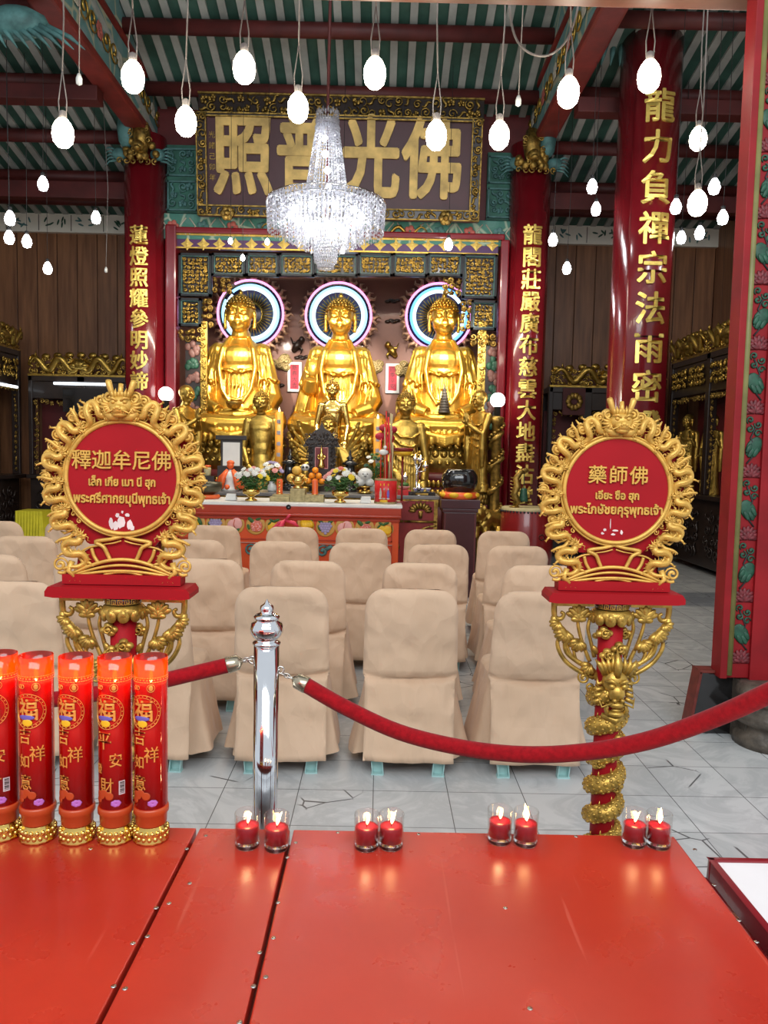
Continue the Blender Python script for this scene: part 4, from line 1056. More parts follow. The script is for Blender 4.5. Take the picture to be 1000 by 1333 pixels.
# lotus thrones
for i, (o_, lb) in enumerate(zip(BUD, ('left', 'middle', 'right'))):
    L = o_.location; zb = L.z
    o = empty('lotus_throne', (L.x, L.y, 0), 'gilt lotus throne with rows of rounded petals under the %s big golden Buddha' % lb, 'throne')
    def el(r, z, yo=-.1, n=48): return [(r * .61 * cos(2 * PI * j / n), yo + r * .50 * sin(2 * PI * j / n), z) for j in range(n)]
    b = MB(); b.rings([el(1.02, zb - .08), el(1.06, zb - .04), el(1.0, zb - .012)]); b.rings([el(.92, zb - .5), el(.98, zb - .3), el(.95, zb - .08)])
    b.build('seat', M['gold_old'], o)
    b = MB()
    for r in range(3):
        n = 34
        for j in range(n):
            a = 2 * PI * (j + .5 * (r % 2)) / n; R0 = (1.03 - .05 * r); z = zb - .12 - r * .105
            x, y = R0 * .61 * cos(a), -.1 + R0 * .50 * sin(a)
            Rz = Matrix.Rotation(a, 3, 'Z')
            b.ell((x, y, z), (.03, .052, .056), 8, 6, Rz); b.ell((x * 1.03, (y + .1) * 1.03 - .1, z - .022), (.03, .03, .024), 6, 4, Rz)
    b.build('lotus_petals', M['gold_old'], o)
    b = MB(); b.rings([el(1.06, 0.0), el(1.06, .9), el(.98, .95), el(.98, zb - .62), el(1.05, zb - .56), el(1.05, zb - .50), el(.92, zb - .47)]); b.build('base', M['maroon'], o)
    b = MB()
    for j in range(60):
        a = 2 * PI * j / 60; x, y = 1.0 * .61 * cos(a), -.1 + 1.0 * .5 * sin(a)
        b.ell((x, y, zb - .58 - .04), (.035, .035, .06), 6, 5)
        for q in (0, 1):
            xx, yy = 1.075 * .61 * cos(a), -.1 + 1.075 * .5 * sin(a); b.ell((xx, yy, zb - .74 - .13 * q), (.04, .03, .055), 6, 5)
    b.build('carved_band', M['gold_old'], o)
# smaller statues: robed standing figures
def standing(name, label, px, py_chin, hs, Y, mt, arms, yaw=0.0, bald=False, z_base=None, ratio=7.0, headyaw=0.0, robe=True, hmat=None, tilt=0.0):
    """hs = head height in metres, arms: list of (shoulder side, elbow, hand) in head units from the chin level"""
    c = P(px, py_chin, Y); zb = c.z - (ratio - 1) * hs if z_base is None else z_base
    o = empty(name, (c.x, Y, zb), label, 'statue', None, yaw)
    S = Matrix.Translation((0, 0, c.z - zb)) @ Matrix.Scale(hs, 4); b = MB(S); hr = MB(S)
    D = (c.z - zb) / hs
    rs = []
    for z, rx, ry, yo in ((-D, .75, .55, .1), (-D + .4, .72, .50, .1), (-4.2, .62, .44, .1), (-3.2, .62, .42, .1), (-2.55, .58, .38, .1), (-2.0, .52, .34, .12), (-1.4, .60, .38, .12), (-.8, .70, .38, .14), (-.5, .74, .33, .15), (-.30, .55, .27, .16), (-.18, .27, .22, .14), (-.05, .22, .22, .1)):
        if z < -D: z = -D + .01 * (z + D)
        rs.append([(rx * cos(a), yo + ry * sin(a), z) for a in [2 * PI * j / 24 for j in range(24)]])
    rs.sort(key=lambda r: r[0][2]); b.rings(rs)
    head(b, (0, 0, .48), 1.0, headyaw, not bald, bald, hr)
    for sx, e, h_, hd, up in arms:
        b.ell((sx * .70, .14, -.50), (.23, .23, .22), 10, 8)
        b.tube([(sx * .72, .14, -.5), ((sx * .72 + e[0]) / 2, (.14 + e[1]) / 2, (-.5 + e[2]) / 2), e, ((e[0] + h_[0]) / 2, (e[1] + h_[1]) / 2, (e[2] + h_[2]) / 2), h_], [.22, .21, .18, .15, .11], 10)
        hand(b, h_, hd, up, .75, .25)
        if robe:
            b.tube([e, (e[0] * .98, e[1], e[2] - .8), (e[0] * .92, e[1] + .05, max(-D, e[2] - 1.8))], [.17, .20, .12], 8)
    if robe:
        rg = random.Random(px)
        for q in range(11):
            x = (q - 5) * .11; b.tube([(x, -.28 + abs(x) * .15, -1.1 - rg.random() * .4), (x * 1.1, -.33 + abs(x) * .2, -2.6), (x * 1.2, -.42 + abs(x) * .25, max(-D, -D + .1))], [.02, .055, .05], 6)
        for q in range(5): b.tube([(-.66, -.08, -.55 - q * .3), (-.2, -.30, -.95 - q * .35), (.35, -.30, -1.0 - q * .4), (.64, -.1, -.8 - q * .4)], [.02, .045, .045, .02], 6)
    else:
        b.ell((0, -.16, -.85), (.48, .10, .26), 12, 6); b.ell((0, -.16, -1.9), (.40, .10, .5), 12, 6)
    body = link('body', remesh(b, max(.0055, hs * .034), mt, 3), o)
    if not bald: hr.build('hair', hmat or mt, o)
    return o
dn = lambda sx: (sx, (sx * .92, .10, -1.9), (sx * .62, -.35, -2.75), (-sx * .45, -.4, -.8), (0, -1, 0))
k9 = .0095
standing('standing_buddha_statue', 'standing golden Buddha in front of the left big Buddha', 340, 536, 25 * k9, 9.55, M['gold_old'],
         [dn(-1), dn(1)], robe=False)
standing('standing_buddha_statue', 'standing gilt Buddha in a patterned robe, behind the red incense pot', 528, 541, 29 * k9, 9.55, M['gold_old'],
         [(-1, (-.85, .1, -1.8), (-.5, -.4, -2.4), (.5, -.4, -.7), (0, -1, 0)), (1, (.95, .1, -1.9), (.85, -.3, -2.9), (0, -.2, -1), (0, -1, 0))], hmat=M['gold_dark'])
standing('seated_luohan_statue', 'bright bare chested golden Buddha in front of the middle big Buddha', 433, 517, 22 * k9, 9.95, M['brass'],
         [(-1, (-.95, .1, -1.7), (-.85, -.5, -2.7), (.2, -.4, -1), (0, -1, 0)), (1, (.95, .1, -1.7), (.85, -.5, -2.7), (-.2, -.4, -1), (0, -1, 0))], robe=False, ratio=6.4)
pray = [(-1, (-.72, -.25, -1.5), (-.10, -.78, -.95), (.05, -.25, 1), (-1, 0, 0)), (1, (.72, -.25, -1.5), (.10, -.78, -.95), (-.05, -.25, 1), (1, 0, 0))]
standing('monk_statue', 'golden praying monk statue beside the right globe lamp', 624, 531, 23 * .0099, 9.85, M['gold_old'], pray, -1.05, True, ratio=5.7)
standing('monk_statue', 'golden monk statue in profile at the left end of the altar', 243, 524, 23 * .0099, 9.85, M['gold_old'], pray, 1.05, True, ratio=5.7)
# many-armed figure
c = P(428, 566, 9.5); hs = 25 * .0095
o = empty('many_armed_statue', (c.x, 9.5, c.z), 'golden many-armed figure with arms fanned out behind the dark shrine', 'statue')
b = MB(Matrix.Scale(hs, 4)); hr = MB(Matrix.Scale(hs, 4))
head(b, (0, 0, .48), 1, 0, True, False, hr)
b.rings([[(rx * cos(a), .1 + ry * sin(a), z) for a in [2 * PI * j / 20 for j in range(20)]] for z, rx, ry in ((-2.2, .7, .4), (-1.2, .55, .34), (-.55, .68, .32), (-.25, .3, .24), (-.05, .22, .22))])
for sx in (-1, 1):
    for q in range(8):
        a = .75 - q * .24; r1, r2 = .95, 1.55 + .25 * sin(q)
        e = V((sx * (.55 + r1 * cos(a) * .55), .05 - .03 * q, -.6 + r1 * sin(a) * .55 - .55)); h_ = V((sx * (.55 + r2 * cos(a) * .8), -.2 - .05 * q, -.75 + r2 * sin(a) * 1.0))
        b.tube([(sx * .5, .05, -.6), e, h_], [.15, .13, .09], 8); hand(b, h_, (sx * cos(a) * .4, -.2, 1 if q < 6 else .2), (0, 1, 0), .5, .3)
link('body', remesh(b, .0075, M['gold_old'], 3), o); hr.build('hair', M['gold_dark'], o)
# little gilt figures inside the right side cabinet
for i, (px, py, Y, lb) in enumerate(((896, 556, 11.2, 'small golden statue in the right side cabinet, further back'), (928, 556, 10.4, 'small golden statue in the right side cabinet, nearer the carved door frame'))):
    st = standing('luohan_statue', lb, px, py, 17 * Y / F, Y, M['gold_old'], [(-1, (-.9, .0, -1.6), (-.6, -.5, -2.2), (.3, -1, 0), (0, 0, 1)), (1, (.9, 0, -1.6), (.7, -.4, -.9), (0, -.3, 1), (0, 1, 0))], -1.1, True, z_base=1.08, ratio=4)
# ---------------------------------------------------------------- pedestals under the smaller statues
def pedestal(x, y, z, wd, label, mt='gold_dark'):
    o = empty('pedestal', (x, y, 0), label, 'pedestal')
    b = MB(); b.bx(-wd, wd, -wd * .8, wd * .8, 0, z - .16); b.bx(-wd * 1.1, wd * 1.1, -wd * .9, wd * .9, 0, .06); b.build('block', M['maroon'], o, .01)
    b = MB()
    for r in range(2):
        for j in range(18):
            a = 2 * PI * (j + .5 * r) / 18; b.ell((wd * 1.02 * cos(a), wd * .85 * sin(a), z - .11 + .06 * r - .01), (wd * .22, wd * .22, .045), 7, 5)
    b.lathe([(wd * .9, z - .16), (wd * 1.0, z - .1), (wd * .95, z)], (0, 0, 0), 24); b.build('lotus_top', M[mt], o)
for o in [x for x in COL.objects if x.name.startswith(('standing_buddha', 'seated_luohan', 'monk_statue', 'many_armed'))]:
    nm = o.name; L = o.location
    ch = {'standing_buddha_statue': 'under the standing Buddha on the left', 'standing_buddha_statue.001': 'under the standing Buddha behind the red incense pot', 'seated_luohan_statue': 'under the bare chested golden Buddha', 'monk_statue': 'under the praying monk at the right end of the altar', 'monk_statue.001': 'under the monk in profile at the left end', 'many_armed_statue': 'under the many armed figure'}[nm]
    z = L.z - (.53 if nm.startswith('many') else 0)
    if nm == 'monk_statue': z = L.z
    pedestal(L.x, L.y, z, .13 if nm.startswith('monk') else .17 if nm.startswith(('seat', 'many')) else .21, 'gilt lotus pedestal ' + ch)
# crouching gilt beast at the foot of the right monk
q = P(634, 676, 9.5)
o = empty('lion_statue', (q.x, 9.5, 0), 'crouching gilt lion figure on a carved block right of the wooden drum stand', 'statue')
z0 = q.z - .22; b = MB(); b.bx(-.13, .13, -.11, .11, 0, z0 - .0); carve(b, -.13, .13, .5, z0 - .02, -.13, 77, .1, .016)
b.build('block', M['gold_dark'], o)
b = MB()
b.tube([(-.10, -.05, z0 + .12), (0, 0, z0 + .24), (.12, .03, z0 + .20), (.2, .05, z0 + .06)], [.10, .13, .12, .09], 12); b.ell((-.13, -.10, z0 + .30), (.10, .11, .10), 10, 8); b.ell((-.17, -.19, z0 + .27), (.06, .06, .05), 8, 6)
for x in (-.14, -.02, .14): b.tube([(x, -.08, z0 + .12), (x - .01, -.13, z0 + .05), (x - .02, -.14, z0)], [.055, .045, .05], 8)
for k in range(10): b.scroll((-.13 + .1 * cos(k * .63), z0 + .31 + .1 * sin(k * .63)), .035, 1.1, .014, k, 1, -.14, 10, 5)
link('body', remesh(b, .009, M['gold_old'], 2), o)

# ---------------------------------------------------------------- red altar table with painted fruit
YA = 7.6
xr = P(519, 700, YA).x; xl = P(228, 700, YA).x; zt_ = P(440, 656, YA).z
o = empty('altar_table', (xl, YA, 0), 'orange red altar table with a row of painted fruit medallions behind the last chairs', 'table')
L = xr - xl; DA = .75
b = MB(); b.bx(-.03, L + .03, -.04, DA, zt_ - .03, zt_); b.build('marble_top', M['white'], o, .006)
b = MB(); b.bx(-.02, L + .02, -.035, DA - .02, zt_ - .11, zt_ - .03); b.tube([(-.02, -.035, zt_ - .115), (L + .02, -.035, zt_ - .115)], .022, 8); b.bx(-.01, L + .01, -.02, DA, zt_ - .17, zt_ - .13); b.build('moulding', M['orange_dk'], o, .006)
b = MB(); b.bx(0, L, 0, DA - .04, 0.0, zt_ - .11); b.build('body', M['orange_red'], o, .006)
kA = YA / F
def ax(px): return P(px, 680, YA).x - xl
def az(py): return P(440, py, YA).z
b = MB()
mats = [M['orange_dk'], M['cream_pt']]
for x0, x1 in ((ax(232), ax(370)), (ax(386), ax(511))):
    for za_, zb_ in ((az(704.5), az(669)), (az(760), az(708))):
        b.mi = 0; t = .012
        for q in ((x0, x1, zb_ - t, zb_), (x0, x1, za_, za_ + t), (x0, x0 + t, za_, zb_), (x1 - t, x1, za_, zb_)): b.bx(q[0], q[1], -.012, .002, q[2], q[3])
        b.mi = 1; b.bx(x0, x1, -.014, -.01, zb_ - .004, zb_)
b.build('panel_frame', mats, o)
b = MB(); b.lathe([(0, -.02), (.025, -.02), (.025, .01), (0, .01)], (ax(376), -.03, az(661)), 12, Matrix.Rotation(PI / 2, 3, 'X')); b.build('lock', M['black'], o)
KF = [M['medal'], M['fruit_y'], M['fruit_v'], M['fruit_p'], M['fruit_r'], M['leaf'], M['orange_fr'], M['orange_dk']]
def medal(px, kind, i):
    b = MB(); R0 = 12.8 * kA; c = (ax(px), az(686.5 + (px - 440) * .01))
    def dsk(x, z, rx, rz, mi, y=-.012, a=0): b.mi = mi; b.ell((c[0] + x * R0, y, c[1] + z * R0), (rx * R0, .006, rz * R0), 16, 6, Matrix.Rotation(a, 3, 'Y'))
    b.mi = 0; b.lathe([(R0, .004), (R0, -.008), (R0 * .9, -.012), (0, -.012)], (c[0], 0, c[1]), 32, Matrix.Rotation(-PI / 2, 3, 'X'), cap0=False)
    b.mi = 0; b.ell((c[0], -.004, c[1]), (R0, .008, R0), 32, 6)
    if kind == 'grape':
        for (x, z, a) in ((-.5, .55, .6), (.5, .55, -.6), (-.6, -.1, 1.2)): dsk(x, z, .34, .18, 5, -.013, a)
        for r, n in ((.35, 4), (.1, 5), (-.15, 4), (-.4, 3), (-.62, 1)):
            for j in range(n): dsk((j - (n - 1) / 2) * .27, r, .16, .16, 2, -.020)
    elif kind == 'peach':
        dsk(-.25, -.05, .50, .55, 3, -.017, .3); dsk(.25, .12, .52, .6, 3, -.020, -.3); b.mi = 4
        b.tube([(c[0] + .02 * R0, -.027, c[1] + .5 * R0), (c[0] - .1 * R0, -.027, c[1]), (c[0] + .1 * R0, -.026, c[1] - .5 * R0)], .004, 4)
        dsk(-.2, -.62, .3, .14, 5, -.026, 1.0); dsk(.25, -.62, .36, .14, 5, -.026, -.7)
    elif kind == 'lychee':
        dsk(.1, -.1, .62, .62, 4, -.018)
        rg = random.Random(1)
        for j in range(24): dsk(.1 + rg.uniform(-.45, .45), -.1 + rg.uniform(-.45, .45), .07, .07, 3, -.022)
        dsk(-.45, .5, .42, .2, 5, -.02, .7); dsk(.3, .62, .3, .14, 5, -.02, -.3); dsk(-.7, -.2, .3, .14, 5, -.02, 1.3)
    elif kind == 'banana':
        for j in range(5): b.mi = 1; b.tube([(c[0] + (-.3 + j * .2) * R0, -.02, c[1] + .6 * R0), (c[0] + (-.1 + j * .2) * R0, -.025, c[1] + .1 * R0), (c[0] + (.25 + j * .12) * R0, -.02, c[1] + (-.45 + j * .1) * R0)], [.02, .034, .016], 6)
        dsk(.55, .45, .35, .15, 5, -.02, -.9); dsk(-.5, -.35, .34, .26, 6, -.022, .4); dsk(-.2, -.55, .3, .2, 6, -.022, .2)
    elif kind == 'leaf':
        dsk(-.1, .1, .55, .5, 1, -.018); dsk(.45, .2, .5, .2, 5, -.022, 1.1); dsk(.3, -.4, .4, .18, 5, -.022, .5)
    else:
        dsk(-.25, -.1, .48, .48, 1, -.018); dsk(.35, -.12, .46, .5, 6, -.016); dsk(.35, -.12, .4, .45, 1, -.018)
        dsk(-.25, .5, .34, .13, 5, -.024, .5); dsk(.2, .55, .34, .13, 5, -.024, -.4); dsk(-.5, .25, .26, .1, 5, -.024, -.8)
    b.build('painted_medallion', KF, o)
for i, (px, kd) in enumerate(((255, 'leaf'), (281, 'grape'), (306, 'peach'), (333, 'lychee'), (358, 'orange'), (397, 'banana'), (424, 'grape'), (449, 'peach'), (475, 'lychee'), (500, 'orange'))): medal(px, kd, i)
b = MB()
for px in (327, 421): c = (ax(px), az(718)); b.scroll(c, .06, 1.3, .018, 1, 1, -.01, 14, 5); b.tube([(c[0], -.01, c[1]), (c[0] + .08, -.01, c[1] + .05), (c[0] + .13, -.01, c[1] + .02)], [.02, .025, .005], 5)
b.build('teal_scroll', M['teal_pt'], o)
# pink ribbon bow hung over the table front
q = P(373, 683, YA - .08)
b = MB()
b.M = Matrix.Scale(.75, 4)
for k in range(4):
    a = .5 + k * .28; b.tube([(-.02, -.02, .06), (-.10 - .03 * k, -.05, .02 - .03 * k), (-.15 - .02 * k, -.04, -.06 - .03 * k)], [.012, .024, .012], 6, flat=.4)
b.tube([(-.02, -.02, .06), (.03, -.05, .11), (.05, -.04, .14)], [.01, .02, .016], 6); b.tube([(-.02, -.03, .06), (.10, -.05, .03), (.16, -.04, -.02)], [.015, .03, .015], 6)
b.tube([(-.02, -.02, .06), (-.09, -.04, -.05), (-.19, -.04, -.16), (-.21, -.03, -.22)], [.02, .045, .05, .03], 8)
tag(b.build('ribbon', M['pink_cl'], None, loc=(q.x, YA - .08, q.z)), 'crumpled pink ribbon hanging over the front of the red altar table', 'ribbon')

def on(px, Y, z): return V((P(px, 650, Y).x, Y, z))
# stepped brass stand
zA = zt_
o = empty('altar_stand', on(388, 7.85, zA), 'low stepped gilt stand in the middle of the red altar table', 'stand'); k = 7.85 / F
b = MB(); b.bx(-32 * k, 34 * k, -.09, .09, 0, .072); b.bx(-9 * k, 10 * k, -.10, .09, .0, .135); b.bx(-35 * k, -10 * k, -.11, .1, 0, .05); b.build('block', M['grey_gold'], o, .004)
o = empty('incense_burner', on(388, 7.85, zA + .135), 'round brass incense burner on the stepped gilt stand', 'incense burner')
b = MB(); b.lathe([(.05, 0), (.055, .01), (.03, .03), (.05, .045), (.068, .07), (.065, .095), (.05, .11), (.06, .125), (.05, .12), (.03, .1)], (0, 0, 0), 24)
for sx in (-1, 1): b.torus((sx * .07, 0, .09), .022, .007, 16, 6)
b.build('bowl', M['brass'], o)
for px, lb, tx in ((364, 'left of the brass incense burner', True), (410, 'right of the brass incense burner', False)):
    o = empty('candle_holder', on(px, 7.83, zA + .07), 'orange red cylinder candle on the stepped gilt stand, ' + lb, 'candle')
    b = MB(); b.lathe([(.036, 0), (.032, .012), (.030, .016), (.031, .15), (.027, .155), (.0, .15)], (0, 0, 0), 20); b.build('candle', M['candle_red'], o)
    b = MB(); b.lathe([(.032, 0), (.036, .008), (.03, .014)], (0, 0, -.001), 20)
    if tx:
        for i in range(4): b.lathe([(.012, 0), (.012, .004), (.0, .004)], (0, -.030, .125 - i * .032), 8, Matrix.Rotation(PI / 2, 3, 'X'))
    b.build('gilt_ring', M['brass'], o)
# flower bowls
def flowers(name, loc, rad, hgt, seed, label, pal, nf, bowl=True):
    o = empty(name, loc, label, 'flowers'); rg = random.Random(seed)
    zb = .125 if bowl else .1
    b = MB()
    if bowl: b.lathe([(.06, 0), (.062, .012), (.03, .03), (.028, .045), (.05, .06), (.085, .075), (.088, .125), (.08, .125), (.07, .1)], (0, 0, 0), 24); b.build('gold_bowl', M['brass'], o)
    else: b.lathe([(.04, 0), (.055, .03), (.05, .07), (.03, .1), (.04, .12), (.03, .11)], (0, 0, 0), 20); b.build('vase', M['white_gl'], o)
    b = MB()
    for i in range(int(nf * 4)):
        a, r = rg.uniform(0, 6.28), rad * math.sqrt(rg.random()); z = zb + hgt * .55 * rg.random()
        R_ = Euler((rg.uniform(-1, 1), rg.uniform(-1, 1), a)).to_matrix()
        b.ell((r * cos(a), r * sin(a) * .7, z), (.012, .036, .004), 6, 4, R_)
    for i in range(nf): a = rg.uniform(0, 6.28); b.tube([(0, 0, zb - .04), (rad * .6 * cos(a), rad * .4 * sin(a), zb + hgt * .6)], .004, 4)
    b.build('foliage', M['leaf'], o)
    for i in range(nf):
        a, r = i * 2.4, rad * .95 * math.sqrt((i + .5) / nf); z = zb + hgt * (1 - .5 * (r / rad) ** 2) * rg.uniform(.82, 1.02)
        c = V((r * cos(a), r * sin(a) * .7 - .02, z)); n = (c - V((0, .02, zb))).normalized() + V((0, -.5, 0)); Rq = n.to_track_quat('Z', 'Y').to_matrix()
        b = MB(); s = rg.uniform(.026, .038)
        for ringn, ro, tilt in ((10, 1.0, .25), (7, .62, .7)):
            for j in range(ringn):
                t = j * 2 * PI / ringn; Rr = Rq @ Matrix.Rotation(t, 3, 'Z') @ Matrix.Rotation(-tilt, 3, 'Y')
                b.ell(c + Rr @ V((s * ro * .6, 0, 0)), (s * ro * .55, s * .24, s * .10), 6, 4, Rr)
        b.ell(c + Rq @ V((0, 0, s * .25)), s * .22, 6, 5, )
        b.build('flower', M[pal[rg.randrange(len(pal))]], o)
    return o
flowers('flower_arrangement', on(327, 7.8, zA), .17, .22, 3, 'white and yellow flowers in a gold bowl, left bouquet', ['petal_w', 'petal_w', 'petal_y', 'petal_w', 'petal_p'], 22)
flowers('flower_arrangement', on(443, 7.8, zA), .18, .23, 8, 'mixed red, yellow and white flowers in a gold bowl, right bouquet', ['petal_w', 'petal_w', 'petal_y', 'petal_p', 'fruit_r'], 22)
for px, lb, wd in ((301, 'left', 7), (476, 'right', 7)):
    o = empty('paper_stack', on(px, 7.8, zA), 'small stack of white paper on the %s half of the red altar table' % lb, 'paper')
    b = MB()
    for i in range(4): b.box((.003 * (i % 2), 0, .012 + i * .016), (.11 - .006 * i, .08, .015), Matrix.Rotation(.05 * (i - 1), 3, 'Z'))
    b.build('sheets', M['white'], o)
# red incense pot with sticks
o = empty('incense_pot', on(502, 7.82, zA), 'red printed incense pot full of long incense sticks', 'pot')
R0 = 14.5 * .00782
b = MB(); b.lathe([(R0, 0), (R0, .255), (R0 - .008, .255), (R0 - .01, .22), (0, .22)], (0, 0, 0), 32); b.build('pot', M['print_red'], o)
b = MB(); b.lathe([(R0 + .002, .0), (R0 + .003, .014), (R0 + .002, .02)], (0, 0, 0), 32, cap0=False, cap1=False); b.build('base_band', M['grey_gold'], o); b = MB(); b.lathe([(R0 + .002, .235), (R0 + .003, .25), (R0 - .002, .258)], (0, 0, 0), 32, cap0=False, cap1=False); b.build('rim_band', M['grey_gold'], o)
b = MB(); f = wrapcyl(0, 0, R0 + .001)
def wl(bb, c, r, mi):
    t = MB(); t.ell(c, r, 10, 6); bb.mi = mi; bb.add([f(V(q)) for q in t.v], t.f)
for i, x in enumerate((-.055, -.018, .025)):
    wl(b, (x, 0, .10), (.014, .003, .045), (0, 1, 2)[i]); wl(b, (x, -.002, .15), (.007, .003, .010), 0); wl(b, (x, 0, .055), (.018, .002, .008), 0); wl(b, (x, 0, .195), (.006, .002, .014), 3)
wl(b, (-.02, 0, .03), (.045, .003, .014), 3)
b.build('printed_figures', [M['cream_pt'], M['print_or'], M['print_bl'], M['fruit_y']], o)
b = MB(); rg = random.Random(2)
for i in range(12):
    a = rg.uniform(0, 6.28); r = rg.uniform(.01, .06); b.mi = i % 2
    p0 = V((r * cos(a), r * sin(a) * .6, .2)); b.tube([p0, p0 + V((rg.uniform(-.05, .05), rg.uniform(-.03, .03), rg.uniform(.3, .75)))], .006 if i % 3 else .010, 5)
b.mi = 2; b.ell((-.03, -.03, .52), (.05, .03, .03), 8, 6); b.ell((-.015, -.03, .57), (.02, .02, .02), 6, 5)
b.build('incense_stick', [M['print_red'], M['hide'], M['white']], o)
# standing oil lamp and ribboned ornament behind it
o = empty('hanging_ornament', on(503, 8.0, zA), 'red bow ornament with yellow lotus lamp behind the incense pot', 'ornament')
k = .008; b = MB()
for i, (dx, dz) in enumerate(((-9, 88), (2, 86), (-4, 99), (5, 97))): b.ell((dx * k, 0, dz * k - .02), (.06, .05, .04), 10, 6)
b.tube([(6 * k, .02, 0), (6 * k, .02, 95 * k)], .012, 6); b.build('red_bow', M['paper_red'], o)
b = MB(); b.ell((1 * k, -.05, 74 * k), .03, 10, 8); b.lathe([(.03, 0), (.09, .02), (.11, .05), (.10, .05)], (20 * k, 0, 60 * k), 20); b.build('lotus_lamp', M['fruit_y'], o)
b = MB(); b.lathe([(.10, .05), (.12, .07), (.12, .085), (.09, .09)], (20 * k, 0, 60 * k), 20); b.tube([(20 * k, 0, 0), (20 * k, 0, 60 * k)], .012, 6); b.lathe([(.07, 0), (.07, .012), (.01, .02)], (20 * k, 0, 0), 14); b.build('stand', M['drum_red'], o)

# ---------------------------------------------------------------- second, darker altar table
Y2 = 8.55
zB = P(440, 643, Y2).z
xl2, xr2 = P(232, 650, Y2).x, P(570, 650, Y2).x
o = empty('altar_table', (xl2, Y2, 0), 'long carved altar table with grey top, behind the fruit painted one', 'table')
L2 = xr2 - xl2
b = MB(); b.bx(-.02, L2 + .02, -.03, .7, zB - .04, zB); b.build('grey_top', mk('grey table top', (.22, .21, .20), .3, 0, .1), o, .006)
b = MB(); b.bx(0, L2, 0, .68, 0, zB - .04); b.build('body', mk('carved table red', (.30, .025, .025), .4), o)
b = MB()
for i in range(7):
    x = L2 - .19 - i * .37; z = zB - .17
    for q in range(9):
        a = q * PI / 8; b.ell((x + .09 * cos(a), -.015, z + .06 * sin(a)), (.045, .02, .02), 7, 5, Matrix.Rotation(-a, 3, 'Y'))
    b.tube([(x, -.015, z), (x, -.02, z - .08)], [.03, .02], 6)
    b.tube([(x - .18, -.01, zB - .29), (x + .18, -.01, zB - .29)], .014, 6)
    for q in range(6):
        rr = .10 + q * .045; b.torus((x + .18 - .36 * (i % 2), -.01, zB - .66), rr, .013, 14, 5, 'Y', PI / 2 if i % 2 == 0 else 0.2, PI if i % 2 == 0 else PI / 2)
b.bx(0, L2, -.01, 0, zB - .06, zB - .04); b.bx(L2 - .04, L2, -.015, 0, 0, zB - .04)
b.build('gilt_relief', M['gold_dark'], o)
def it(px, dy=0.25): return on(px, Y2 + dy, zB)
# framed picture
o = empty('framed_picture', it(301, .35), 'picture painted white for bulb glare in a dark wooden frame on the rear altar table', 'picture')
k = (Y2 + .35) / F; zp = P(300, 604, Y2 + .35).z - zB
b = MB(); b.bx(-14 * k, 14 * k, 0, .03, zp - .05, zp + 32 * k); b.bx(-20 * k, 20 * k, -.03, .04, zp + 31 * k, zp + 37 * k); b.bx(-17 * k, 17 * k, -.06, .06, 0, zp - .02); b.build('frame', M['dark_wood'], o, .006)
b = MB(); b.bx(-11 * k, 11 * k, -.006, 0, zp - .02, zp + 28 * k); b.build('picture', mk('picture glare white', (.86, .82, .74), .25, 0, .02, coat=.3), o)  # white stands for a bulb's reflection, put into the picture's colour
# red and white robed figurine
o = empty('figurine', it(300, .12), 'small white figurine wrapped in a red cloak in front of the framed picture', 'figurine')
b = MB(); b.lathe([(.09, 0), (.10, .03), (.07, .06), (.06, .12), (.075, .16), (.05, .22), (.03, .24)], (0, 0, 0), 18); b.build('body', M['white'], o)
b = MB()
for sx in (-1, 1):
    for q in range(4): b.tube([(sx * .03, -.03, .24), (sx * (.07 + .012 * q), -.06 + .02 * q, .15), (sx * (.09 + .015 * q), -.07 + .02 * q, .03)], [.02, .032, .028], 6)
b.ell((0, -.01, .29), (.04, .04, .045), 10, 8); b.ell((0, 0, .32), (.045, .045, .03), 10, 6); b.ell((-.02, -.09, .05), .03, 8, 6); b.build('cloak', M['candle_red'], o)
# jars and dark bowl
for px, dz, lb in ((270, .16, 'upper, left of the framed picture'), (284, .0, 'lower, left of the framed picture')):
    if dz:
        b = MB(); b.bx(-.09, .09, -.06, .06, 0, dz); tag(b.build('riser', M['dark_wood'], None, .004, loc=it(px, .35)), 'small dark riser block under a cream jar left of the framed picture', 'block')
    o = empty('jar', it(px, .35) + V((0, 0, dz)), 'small cream jar with an orange lid, ' + lb, 'jar')
    b = MB(); b.lathe([(.035, 0), (.042, .01), (.042, .085), (.035, .1), (.0, .1)], (0, 0, 0), 18); b.build('jar', M['pomelo'] if False else mk('cream jar', (.55, .48, .26), .4), o)
    b = MB(); b.lathe([(.038, .098), (.04, .12), (.0, .125)], (0, 0, 0), 18); b.build('lid', M['candle_red'], o)
o = empty('singing_bowl', on(271, 8.0, zA), 'large dark metal bowl on a cushion at the left end of the altar', 'bowl')
b = MB(); b.lathe([(.11, 0), (.13, .02), (.12, .045), (0, .045)], (0, 0, 0), 8); b.build('cushion', M['candle_red'], o)
b = MB(); b.lathe([(.05, .045), (.13, .08), (.145, .13), (.14, .175), (.132, .175), (.12, .1), (0, .08)], (0, 0, 0), 28); b.build('bowl', mk('dark bronze', (.10, .09, .06), .35, .7), o)
